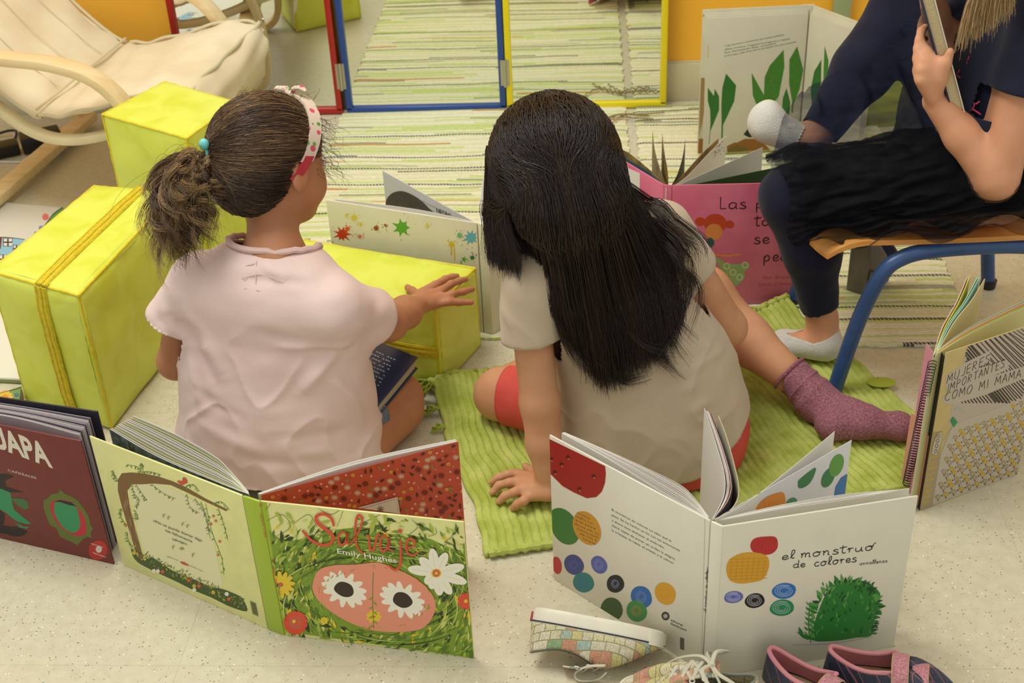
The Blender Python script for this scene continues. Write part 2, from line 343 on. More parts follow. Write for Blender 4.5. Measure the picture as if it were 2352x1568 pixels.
# end hems (front/back rolls) and fringe tufts
b = MB()
for vv0 in (0.0, 1.0):
    pts = []
    for i in range(0, 121):
        u = i / 120; x, y = gmap(u, vv0); pts.append((x, y, .009 + max(0, gfold(u, vv0)) + .001 * math.sin(i * 2.2)))
    b.tube(pts, [.0062 + .0016 * math.sin(i * 2.5) for i in range(121)], 8)
b.build('hem', gm, GR, smooth=True)
b = MB()
def tuft(u, w, dirx, diry, ln, n=9, r=.0016):
    x, y = gmap(u, w); z = .010 + max(0, gfold(u, w))
    for q in range(n):
        a = random.uniform(-.5, .5); l = ln * random.uniform(.6, 1.1); d = np.array((dirx * math.cos(a) - diry * math.sin(a), dirx * math.sin(a) + diry * math.cos(a)))
        pts = []
        for t in range(6):
            s = t / 5; pts.append((x + d[0] * l * s + .004 * math.sin(q + s * 6), y + d[1] * l * s + .004 * math.cos(q * 2 + s * 5), z * (1 - s) ** 1.3 + .004 + .006 * math.sin(s * 3.1) * (q % 3) / 2))
        b.tube(pts, [r * (1.1 - .4 * t / 5) for t in range(6)], 5)
tuft(0, 0, -.8, .6, .045, 14); tuft(0, .07, -1, .1, .04, 10); tuft(0.05, 0, -.4, 1, .03, 9)
tuft(0, .16, -1, .1, .03, 9); tuft(0, .27, -1, 0, .022, 6)
for u in np.linspace(.12, .99, 30): tuft(u, 0, -.4, .9, .011, 3, .0035)
b.build('fringe', mat('green_fringe', '9AAA38', .9, var=.15, vscale=60), GR, smooth=True)
b = MB(); x, y = P(2022, 893)[:2]; b.ball((x, y, .0145), (.026, .016, .003), 18); x, y = P(1200, 1215)[:2]
b.build('felt_patch', mat('felt_patch', 'A3AE35', .9), GR, smooth=True)

# ---------------------------------------------------------------- foam blocks
def foam_mat():
    M = bpy.data.materials.new('yellow_vinyl'); M.use_nodes = True; n = M.node_tree.nodes; L = M.node_tree.links; b = n['Principled BSDF']
    b.inputs['Base Color'].default_value = lin('E9E028'); b.inputs['Roughness'].default_value = .42; b.inputs['Specular IOR Level'].default_value = .35
    tc = n.new('ShaderNodeTexCoord'); nz = n.new('ShaderNodeTexNoise'); nz.inputs['Scale'].default_value = 14; nz.inputs['Detail'].default_value = 5; nz.inputs['Distortion'].default_value = .6; L.new(tc.outputs['Object'], nz.inputs['Vector'])
    rp = n.new('ShaderNodeValToRGB'); rp.color_ramp.elements[0].position = .3; rp.color_ramp.elements[0].color = lin('CBD23C'); rp.color_ramp.elements[1].position = .55; rp.color_ramp.elements[1].color = lin('D6DE5A'); L.new(nz.outputs[0], rp.inputs[0]); L.new(rp.outputs[0], b.inputs['Base Color'])
    n2 = n.new('ShaderNodeTexNoise'); n2.inputs['Scale'].default_value = 900; L.new(tc.outputs['Object'], n2.inputs['Vector'])
    ad = n.new('ShaderNodeMath'); ad.operation = 'MULTIPLY_ADD'; ad.inputs[1].default_value = .06; L.new(n2.outputs[0], ad.inputs[0]); L.new(nz.outputs[0], ad.inputs[2])
    bp = n.new('ShaderNodeBump'); bp.inputs['Strength'].default_value = .35; bp.inputs['Distance'].default_value = .006; L.new(ad.outputs[0], bp.inputs['Height']); L.new(bp.outputs[0], b.inputs['Normal'])
    return M
FM = foam_mat(); PIP = mat('yellow_piping', 'D9C51A', .5, var=.12, vscale=90); ZIP = mat('yellow_zip_tape', 'D2BE1E', .55, var=.12, vscale=140, bump=.4, bscale=700)
THR = mat('seam_thread', '9A8E20', .8)
def foam(base, top, z0, h, label, zip_edges, bulge=.006, zipt=None):
    """quad prism: base/top corner lists in order near-corner, right, far, left"""
    c = np.mean([*base], axis=0); t = thing('foam_block', label, 'foam block', (c[0], c[1], z0), 'yellow foam blocks')
    bm = bmesh.new(); vs = [bm.verts.new((*p, z0)) for p in base] + [bm.verts.new((*p, z0 + h)) for p in top]
    bm.faces.new(vs[3::-1]); bm.faces.new(vs[4:])
    for i in range(4): bm.faces.new((vs[i], vs[(i + 1) % 4], vs[4 + (i + 1) % 4], vs[4 + i]))
    bmesh.ops.recalc_face_normals(bm, faces=bm.faces)
    bmesh.ops.bevel(bm, geom=list(bm.edges), offset=.009, segments=3, affect='EDGES', profile=.5)
    big = [f for f in bm.faces if f.calc_area() > .004]
    bmesh.ops.subdivide_edges(bm, edges=list({e for f in big for e in f.edges}), cuts=22, use_grid_fill=True)
    me = bpy.data.meshes.new('m'); bm.normal_update(); bm.to_mesh(me)
    co = np.empty(len(me.vertices) * 3); me.vertices.foreach_get('co', co); co = co.reshape(-1, 3); no = np.array([v_.normal[:] for v_ in me.vertices]); bm.free()
    # bulge in the middle of faces, wrinkles near the upright seams
    B = np.array(base); 
    dmin = np.full(len(co), 9.)
    for i in range(4):
        a = np.array([*base[i], z0]); bb = np.array([*top[i], z0 + h]); ab = bb - a; tt = np.clip(((co - a) @ ab) / (ab @ ab), 0, 1); dmin = np.minimum(dmin, np.linalg.norm(co - (a + tt[:, None] * ab), axis=1))
    zz = (co[:, 2] - z0) / h; side = (np.abs(no[:, 2]) < .5)
    amt = bulge * np.clip(dmin / .08, 0, 1) * np.clip(np.minimum(zz, 1 - zz) * 6, 0, 1) * side
    amt += bulge * .5 * (no[:, 2] > .6) * np.clip(dmin / .08, 0, 1)
    wr = np.sin(co[:, 2] * 230 + 3 * vnoise(co * 25)) * np.exp(-dmin / .03) * .0017 * side * np.clip(dmin / .012, 0, 1)
    wr += vnoise(co * np.array([14, 14, 20]), 3) * .003 * np.clip(dmin / .05, 0, 1) * side + vnoise(co * 9, 4) * .0015
    co += no * (amt + wr)[:, None]; co[:, 2] = np.maximum(co[:, 2], z0 + .0005)
    me.vertices.foreach_set('co', co.ravel()); me.update()
    link('cover', me, FM, t, smooth=True)
    b = MB()
    def edge(a, bb): 
        pts = [np.array(a) + (np.array(bb) - np.array(a)) * q / 14 for q in range(15)]
        cen = np.array([c[0], c[1], z0 + h / 2]); b.tube([p + (p - cen) / np.linalg.norm(p - cen) * (-.0035 + .0006 * math.sin(i * 2.7)) for i, p in enumerate(pts)], .0021, 7)
    for i in range(4):
        edge((*top[i], z0 + h), (*top[(i + 1) % 4], z0 + h)); edge((*base[i], z0), (*top[i], z0 + h))
    b.build('piping', PIP, t, smooth=True)
    # zip bands: flat tape running round the block at a fraction of two faces
    b = MB()
    for (kind, i, fr) in zip_edges:
        a0, a1 = np.array(base[i]), np.array(base[(i + 1) % 4]); t0, t1 = np.array(top[i]), np.array(top[(i + 1) % 4]); nn = a1 - a0; nn = np.array((nn[1], -nn[0])); nn = nn / np.linalg.norm(nn)
        if kind == 'v':
            pb = a0 + (a1 - a0) * fr; pt = t0 + (t1 - t0) * fr; d = (a1 - a0) / np.linalg.norm(a1 - a0)
            for off, wd_, th in ((0, .026, .0012), (0, .004, .0030), (-.010, .0012, .0022), (.010, .0012, .0022)):
                prev = []
                for q in range(15):
                    s = q / 14; cc = pb + (pt - pb) * s + d * off + nn * (bulge * min(1, 6 * min(s, 1 - s)) + .0030 + .0006 * math.sin(q * 2.3)); prev.append((cc[0], cc[1], z0 + .004 + (h - .006) * s))
                b.bar(prev, wd_, th * 2, (d[0], d[1], 0))
        if kind == 't':
            o1, o2 = np.array(top[(i + 2) % 4]), np.array(top[(i + 3) % 4]); p0 = t0 + (t1 - t0) * fr; p1 = o2 + (o1 - o2) * fr; d = (t1 - t0) / np.linalg.norm(t1 - t0)
            for off, wd_, th in ((0, .028, .0012), (0, .004, .0030), (-.011, .0012, .0022), (.011, .0012, .0022)):
                b.bar([(*(p0 + (p1 - p0) * q / 14 + d * off), z0 + h + .0012 + bulge * .5 * min(1, 5 * min(q, 14 - q) / 14) + .0005 * math.sin(q * 1.9)) for q in range(15)], wd_, th * 2, (d[0], d[1], 0))
        if kind == 'h':
            d = (a1 - a0) / np.linalg.norm(a1 - a0)
            for zo, wd_, th in ((0, .024, .0012), (0, .004, .0028), (-.009, .0012, .0022), (.009, .0012, .0022)):
                b.bar([(*(a0 + (a1 - a0) * q / 14 + nn * (bulge * min(1, 6 * min(q, 14 - q) / 14) + .0028)), z0 + h * fr + zo + .0012 * math.sin(q * 1.4)) for q in range(15)], wd_, th * 2, (0, 0, 1))
    if zip_edges: b.build('zip_band', ZIP, t, smooth=True)
    return t
Lz = .28
LB = [(-.845, 1.835), (-.785, 2.225), (-.955, 2.262), (-1.035, 1.925)]
foam(LB, LB, 0, Lz, 'large upright yellow foam block with a zip band, left of the pink shirt', [('v', 3, .60), ('t', 3, .60)])
BB = [(-.772, 2.312), (-.714, 2.495), (-.900, 2.620), (-.984, 2.445)]
foam(BB, BB, 0, .352, 'yellow foam cube at the back, between the armchair and the ponytail', [], .003)
RB = [(-.268, 1.957), (-.205, 2.105), (-.60, 2.245), (-.663, 2.097)]
foam(RB, RB, 0, .172, 'low yellow foam block under the outstretched hand', [('h', 3, .47)], .004)

# ---------------------------------------------------------------- armchair
wood = mat('birch_veneer', 'D9BE8C', .4, col2='E3CC9E', vscale=6, stretch=(1, 9, 9), bump=.05)
canvas = mat('cream_canvas', 'DBCBAA', .9, col2='E6D9BC', vscale=7, bump=.3, bscale=520, spec=.15)
canvas2 = mat('cream_piping', 'CFC3A2', .9)
ax = np.array((.990, -.141, 0)); ay = np.array((.141, .990, 0)); az = np.array((0, 0, 1.)); A0 = np.array((-1.214, 2.668, 0))
def ac(x, y, z): return A0 + ax * x + ay * y + az * z
AR = thing('armchair', 'low bentwood armchair with a cream canvas cushion and light wood arms', 'armchair', ac(0, .23, 0))
# side profile of the seat sling (x forward, z up): back top -> crease -> front
prof = [(-.30, .66), (-.24, .52), (-.17, .41), (-.085, .315), (-.02, .262), (.03, .252), (.09, .262), (.18, .286), (.28, .314), (.345, .308), (.368, .280), (.366, .245)]
pc = crom(prof, 6)
def sling(y0, y1, thick, name, M, dz=0, k0=0, k1=None):
    pts = pc[k0:k1]; n = len(pts); m_ = 16; v = []; f = []
    for s in (0, 1):
        for i, p in enumerate(pts):
            t = pts[min(i + 1, n - 1)] - pts[max(i - 1, 0)]; t = t / np.linalg.norm(t); nn = np.array((-t[1], t[0]))
            if nn[1] < 0 and t[0] > 0: nn = -nn
            for j in range(m_ + 1):
                w = j / m_; e = min(1, 5 * min(w, 1 - w)) ** .5 * min(1, .25 + 4 * min(i, n - 1 - i) / n) ** .5
                wr = .003 * math.sin(i * .9 + w * 7) + .004 * math.sin(w * 15 + i * .35) * math.sin(i * .21)
                d = (thick * e / 2 + wr if s == 0 else -thick * e / 2); q = p + nn * d
                v.append(ac(q[0], y0 + (y1 - y0) * w + .004 * math.sin(i * .7), q[1] + dz - (.012 * math.sin(math.pi * w) if s == 0 else 0)))
    k = n * (m_ + 1)
    for i in range(n - 1):
        for j in range(m_):
            a = i * (m_ + 1) + j; f.append((a, a + 1, a + m_ + 2, a + m_ + 1)); f.append((k + a, k + a + m_ + 1, k + a + m_ + 2, k + a + 1))
    bd = [j for j in range(m_ + 1)] + [i * (m_ + 1) + m_ for i in range(1, n)] + [(n - 1) * (m_ + 1) + j for j in range(m_ - 1, -1, -1)] + [i * (m_ + 1) for i in range(n - 2, 0, -1)]
    for q in range(len(bd)): a, c = bd[q], bd[(q + 1) % len(bd)]; f.append((a, k + a, k + c, c))
    b = MB(); b.add(v, f); return b.build(name, M, AR, smooth=True, angle=70)
kc = 27
sling(.0, .46, .034, 'back_cushion', canvas, k1=kc + 1)
seat_c = sling(-.005, .465, .036, 'seat_cushion', canvas, dz=.004, k0=kc - 1)
b = MB()
for yy in (-.004, .464): b.tube([ac(p[0], yy, p[1] + .006) for p in pc[:kc]], .0042, 7)
b.tube([ac(pc[kc - 1][0], .46 * j / 12, pc[kc - 1][1] + .018) for j in range(13)], .003, 6)
for yy in (-.006, .466): b.tube([ac(p[0], yy, p[1] + .008 + .003 * math.sin(i * .8)) for i, p in enumerate(pc[kc:-8])], .0042, 7)
b.tube([ac(.355 + .003 * math.sin(j * .9), -.006 + .472 * j / 24, .318 - .002 * math.sin(j * .7)) for j in range(25)], .0048, 7)
b.build('piping', canvas2, AR, smooth=True)
# quilting seams on back cushion
b = MB()
for fr in (.28, .52, .76): b.tube([ac(p[0] + .0125, .46 * fr, p[1] + .010) for p in pc[2:kc - 2]], .0011, 5)
b.build('stitching', canvas2, AR, smooth=True)
# front valance of cushion hanging down
b = MB(); n = 24; v = []; f = []
for j in range(n + 1):
    yy = -.002 + .464 * j / n
    for q, (xx, zz) in enumerate(((.357, .31), (.368 + .003 * math.sin(j), .275), (.362 + .004 * math.sin(j * 1.3), .235), (.352 + .004 * math.sin(j * .8), .185))): v.append(ac(xx, yy, zz))
for j in range(n):
    for q in range(3): a = j * 4 + q; f.append((a, a + 4, a + 5, a + 1))
b.add(v, f); o = b.build('cushion_valance', canvas, AR, smooth=True); md = o.modifiers.new('thick', 'SOLIDIFY'); md.thickness = .004
# seat rails (bent laminate under the cushion)
rail = [(-.36, .70), (-.27, .52), (-.19, .39), (-.10, .285), (-.02, .222), (.06, .205), (.16, .222), (.28, .262), (.335, .276)]
for yy in (-.005, .465): 
    b = MB(); b.bar([ac(p[0], yy, p[1]) for p in crom(rail, 6)], .030, .018, ay); b.build('seat_rail', mat('cream_rail', 'D8C8A0', .5, var=.05), AR, bevel=.003)
# arms and legs: one bent loop each side
loop = [(-.30, .405), (-.15, .412), (.0, .405), (.10, .395), (.185, .365), (.24, .30), (.265, .21), (.27, .11), (.258, .045), (.21, .012), (.13, .011)]
for yy in (-.045, .505):
    b = MB(); b.bar([ac(p[0], yy, p[1]) for p in crom(loop, 7)], .048, .020, ay); b.build('arm_frame', wood, AR, bevel=.003)
    for q in ((.252, .28), (.262, .215)):
        bb = MB(); s = 1 if yy > 0 else -1; bb.tube([ac(q[0] + .010, yy + 0 * s, q[1]), ac(q[0] + .015, yy, q[1])], .007, 12)
        bb.build('bolt', steel, AR, smooth=True)
for xx, zz in ((-.19, .030), (.235, .215)):
    b = MB(); b.bar([ac(xx, -.07 + .60 * i / 6, zz) for i in range(7)], .048, .022, ax); b.build('cross_rail', wood, AR, bevel=.003)
b = MB()
b.tube([ac(-.19, -.048, .041), ac(-.19, -.048, .0425)], .006, 12); b.build('screw', mat('dark_screw', '5A4C3A', .5, metal=.6), AR, smooth=True)
b = MB(); b.bar([ac(-.27, .0 + i * .46 / 6, .40) for i in range(7)], .05, .015, az); b.build('back_slat', wood, AR, bevel=.003)
# rear stanchion
for yy in (-.045, .505):
    b = MB(); b.bar([ac(-.30, yy, .40), ac(-.26, yy, .2), ac(-.20, yy, .02)], .030, .02, ay); b.build('rear_leg', wood, AR, bevel=.003)
# power strip and cables under the armchair
blk = mat('black_plastic', '17171A', .4)
b = MB(); c = P(95, 322, .02); b.box((c[0], c[1], .022), (.10, .06, .044), rz=.5); b.box((c[0] - .09, c[1] - .05, .018), (.09, .05, .03), rz=.5)
tag(b.build('power_adapter', blk, None, bevel=.004, loc=(c[0], c[1], 0)), 'black power adapter on the floor under the armchair', 'adapter')
def cable(name, pts, r, M, label):
    b = MB(); b.tube([P(x, y, r + z) for x, y, z in crom(pts, 8)], r, 8); tag(b.build(name, M, None, smooth=True, loc=P(pts[0][0], pts[0][1], 0)), label, 'cable')
cable('cable', [(-60, 350, 0), (-10, 338, 0), (25, 332, 0), (38, 305, .01), (20, 300, .012), (-30, 315, 0), (-70, 320, 0)], .0035, blk, 'black looped cable beside the power adapter')
wht = mat('white_cable', 'D8D4C8', .5)
cable('cable', [(-60, 330, 0), (0, 333, 0), (30, 318, 0), (38, 290, .02), (60, 278, .03), (72, 292, .02)], .003, wht, 'thin white cable running behind the black cable')
cable('cable', [(-80, 368, 0), (-20, 371, 0), (30, 372, 0), (60, 372, 0)], .003, wht, 'white cable lying on the floor beside the wooden rail')
b = MB(); b.tube([P(48, 374, .006), P(62, 368, .006), P(80, 361, .006), P(88, 358, .006)], [.004, .0075, .007, .004], 8)
tag(b.build('cable_plug', wht, None, smooth=True, loc=P(60, 368, 0)), 'small white plug at the end of the white floor cable', 'plug')

# ---------------------------------------------------------------- school chair
cb = mat('blue_painted_steel', '2F4F80', .35, var=.06, vscale=40)
ow = mat('orange_plywood', 'C98A45', .35, col2='D69A52', vscale=8, stretch=(1, 8, 8))
cx = np.array((math.cos(.10), math.sin(.10), 0)); cy = np.array((-math.sin(.10), math.cos(.10), 0)); C0 = np.array((.415, 1.92, 0))
def cc_(x, y, z): return C0 + cx * x + cy * y + az * z
SCH = thing('school_chair', 'childs school chair with an orange plywood seat and blue tube legs', 'chair', cc_(.18, .17, 0))
for yy, s in ((0.0, 1), (.33, -1)):
    b = MB(); b.tube(crom([cc_(.02, yy + .02 * s * -1 + (.028 * s), 0.012), cc_(.05, yy + .012 * s, .15), cc_(.075, yy, .245), cc_(.105, yy, .276), cc_(.16, yy, .288), cc_(.28, yy, .288), cc_(.345, yy, .276), cc_(.375, yy, .245), cc_(.40, yy - .01 * s, .12), cc_(.42, yy - .015 * s, .012)], 8), .0135, 14)
    b.build('side_frame', cb, SCH, smooth=True)
for xx in (.10, .34): b = MB(); b.tube([cc_(xx, 0.0, .27), cc_(xx, .33, .27)], .010, 12); b.build('cross_tube', cb, SCH, smooth=True)
for yy in (.02, .31):
    b = MB(); b.tube(crom([cc_(.34, yy, .285), cc_(.40, yy, .30), cc_(.43, yy, .36), cc_(.45, yy, .55)], 8), .0115, 12)
    b.build('back_post', cb, SCH, smooth=True)
for q in ((.016, .008), (.016, .322), (.42, -.015), (.42, .345)): b = MB(); b.tube([cc_(q[0], q[1], 0.0), cc_(q[0] + .002, q[1], .018)], .0155, 12); b.build('foot_cap', blk, SCH, smooth=True)
# plywood seat: contoured, front edge rolled over
nx, ny = 26, 20; v = []; f = []
for s in (0, 1):
    for i in range(nx + 1):
        for j in range(ny + 1):
            u = i / nx; w = j / ny; hw = .178 * (1 - .12 * (1 - u) ** 2 - .25 * max(0, abs(u - .5) * 2 - .8)); x = -.035 + .43 * u
            x += .022 * (abs(w - .5) * 2) ** 3 * (1 - 2 * u) 
            z = .312 - .030 * max(0, 1 - u / .16) ** 2 - .008 * math.sin(math.pi * w) * math.sin(math.pi * u) - (.009 if s else 0)
            v.append(cc_(x, .165 + (w - .5) * 2 * hw, z))
k = (nx + 1) * (ny + 1)
for i in range(nx):
    for j in range(ny):
        a = i * (ny + 1) + j; f.append((a, a + ny + 1, a + ny + 2, a + 1)); f.append((k + a, k + a + 1, k + a + ny + 2, k + a + ny + 1))
bd = [j for j in range(ny + 1)] + [i * (ny + 1) + ny for i in range(1, nx + 1)] + [nx * (ny + 1) + j for j in range(ny - 1, -1, -1)] + [i * (ny + 1) for i in range(nx - 1, 0, -1)]
for q in range(len(bd)): a, c = bd[q], bd[(q + 1) % len(bd)]; f.append((a, c, k + c, k + a))
b = MB(); b.add(v, f); b.build('seat', ow, SCH, smooth=True, angle=50)
b = MB(); b.bar(crom([cc_(.455, -.02, .50), cc_(.475, .06, .50), cc_(.482, .165, .50), cc_(.475, .27, .50), cc_(.455, .35, .50)], 6), .11, .010, az); b.build('backrest', ow, SCH, bevel=.004)
# ---------------------------------------------------------------- printed artwork: real thin inked shapes lying on a surface
class Plane:
    def __init__(s, A, B, z0=0.0, off=0.0, O=None, U=None, V=None, ub=None, vb=None):
        if O is None:
            A = np.array([A[0], A[1], 0.]); B = np.array([B[0], B[1], 0.]); s.u = (B - A) / np.linalg.norm(B - A); s.v = np.array([0, 0, 1.]); s.O = A
            ub = ub or (0, np.linalg.norm(B - A))
        else: s.O = np.array(O, float); s.u = np.array(U, float) / np.linalg.norm(U); s.v = np.array(V, float) / np.linalg.norm(V)
        s.n = np.cross(s.u, s.v)
        if s.n @ (np.array([0, 0, CAMH]) - s.O) < 0: s.n = -s.n
        s.O = s.O + s.n * off; s.ub = ub; s.vb = vb or (0, .3)
    def uv(s, x, y):
        r = ray(x, y); c = np.array([0, 0, CAMH]); t = ((s.O - c) @ s.n) / (r @ s.n); q = c + r * t - s.O; return q @ s.u, q @ s.v
    def at(s, u, v, d=0): return s.O + s.u * u + s.v * v + s.n * d
class Art:
    def __init__(s, plane, mats, m=.0008): s.p = plane; s.b = MB(); s.mats = mats; s.k = 0; s.m = m; s.clamp = True
    def _d(s): s.k += 1; return .00022 + s.k * .0000014
    def uvpoly(s, pts, mi):
        d = s._d(); q = []
        for u, v in pts:
            if s.clamp: u = min(max(u, s.p.ub[0] + s.m), s.p.ub[1] - s.m); v = min(max(v, s.p.vb[0] + s.m), s.p.vb[1] - s.m)
            q.append(s.p.at(u, v, d))
        s.b.add(q, [tuple(range(len(q)))], mi)
    def poly(s, pts, mi, smooth=0):
        if smooth: pts = crom([(p[0], p[1]) for p in pts], smooth, True)
        s.uvpoly([s.p.uv(x, y) for x, y in pts], mi)
    def ell(s, x, y, rx, ry, mi, rot=0, n=26, wob=0):
        c, q = math.cos(rot), math.sin(rot)
        s.poly([(x + rx * math.cos(a) * (1 + wob * math.sin(3 * a + x)) * c - ry * math.sin(a) * q, y + rx * math.cos(a) * q + ry * math.sin(a) * (1 + wob * math.sin(2 * a + y)) * c) for a in [2 * math.pi * i / n for i in range(n)]], mi)
    def stroke(s, pts, w, mi, smooth=5, taper=0, w2=None):
        if smooth: pts = crom([(p[0], p[1]) for p in pts], smooth)
        k = len(pts); L = []; R = []
        for i in range(k):
            a = np.array(pts[max(i - 1, 0)]); c = np.array(pts[min(i + 1, k - 1)]); t = c - a; t = t / (np.linalg.norm(t) + 1e-9); nn = np.array((-t[1], t[0]))
            ww = w / 2 if w2 is None else (w + (w2 - w) * i / (k - 1)) / 2
            if taper: ww *= (1 - taper) + taper * math.sin(math.pi * min(.98, max(.02, i / (k - 1))))
            L.append(np.array(pts[i]) + nn * ww); R.append(np.array(pts[i]) - nn * ww)
        d = s._d(); q = []
        for p in L + R:
            u, v = s.p.uv(*p)
            if s.clamp: u = min(max(u, s.p.ub[0] + s.m), s.p.ub[1] - s.m); v = min(max(v, s.p.vb[0] + s.m), s.p.vb[1] - s.m)
            q.append(s.p.at(u, v, d))
        s.b.add(q, [(i, i + 1, k + i + 1, k + i) for i in range(k - 1)], mi)
    def leaf(s, x, y, ang, ln, w, mi, bend=.2):
        c, q = math.cos(ang), math.sin(ang); pts = [(0, 0), (.3, w * .8 + bend * .1), (.6, w * .7 + bend * .3), (1, bend), (.6, -w * .7 + bend * .3), (.3, -w * .8 + bend * .1)]
        s.poly([(x + (a * c - b * q) * ln, y + (a * q + b * c) * ln) for a, b in pts], mi, 0)
    def flower(s, x, y, r, n, mi, mc, sq=1.0, rot=0, pw=.32, rc=.22):
        for i in range(n):
            a = rot + 2 * math.pi * i / n; s.ell(x + math.cos(a) * r * .6, y + math.sin(a) * r * .6 * sq, r * .45, r * pw * sq, mi, math.atan2(math.sin(a) * sq, math.cos(a)), 10)
        s.ell(x, y, r * rc, r * rc * sq, mc, 0, 12)
    def text(s, txt, p0, p1, h, mi, up=None, bold=0, align='L', shear=0):
        cu = bpy.data.curves.new('t', 'FONT'); cu.body = txt; cu.size = 1; cu.offset = bold; cu.shear = shear; cu.resolution_u = 3
        o = bpy.data.objects.new('t', cu); COL.objects.link(o); dg = bpy.context.evaluated_depsgraph_get(); me = bpy.data.meshes.new_from_object(o.evaluated_get(dg))
        vs = np.array([v.co[:] for v in me.vertices]); fs = [tuple(p.vertices) for p in me.polygons]; bpy.data.objects.remove(o); bpy.data.curves.remove(cu); bpy.data.meshes.remove(me)
        if not len(vs): return
        w = vs[:, 0].max(); x0 = vs[:, 0].min(); p0 = np.array(p0, float); p1 = np.array(p1, float)
        if up is None: u_ = np.array([p0[0] - 1400, p0[1] - 5500]); up = u_ / np.linalg.norm(u_)
        up = np.array(up, float); d = s._d()
        q = [s.p.at(*s.p.uv(*(p0 + (p1 - p0) * (v[0] - x0) / (w - x0) + up * h * v[1] / .69)), d) for v in vs]; s.b.add(q, fs, mi)
    def script(s, txt, p0, p1, h, w, mi, up=None, font=None, smooth=5, taper=0):
        """hand drawn stroke lettering"""
        p0 = np.array(p0, float); p1 = np.array(p1, float)
        if up is None: u_ = np.array([p0[0] - 1400, p0[1] - 5500]); up = u_ / np.linalg.norm(u_)
        up = np.array(up, float); tot = sum(GW.get(c, .6) + .12 for c in txt); x = 0
        for c in txt:
            for st in GLY.get(c, []):
                pts = [p0 + (p1 - p0) * (x + a) / tot + up * h * b for a, b in st]; s.stroke(pts, w, mi, smooth if c.islower() or c in 'SCOGRUJBDP' else 0, taper)
            x += GW.get(c, .6) + .12
    def build(s, name, parent, label=None):
        o = link(name, mesh(s.b.v, s.b.f, s.b.m), s.mats, parent)
        if label: o['label'] = label
        return o
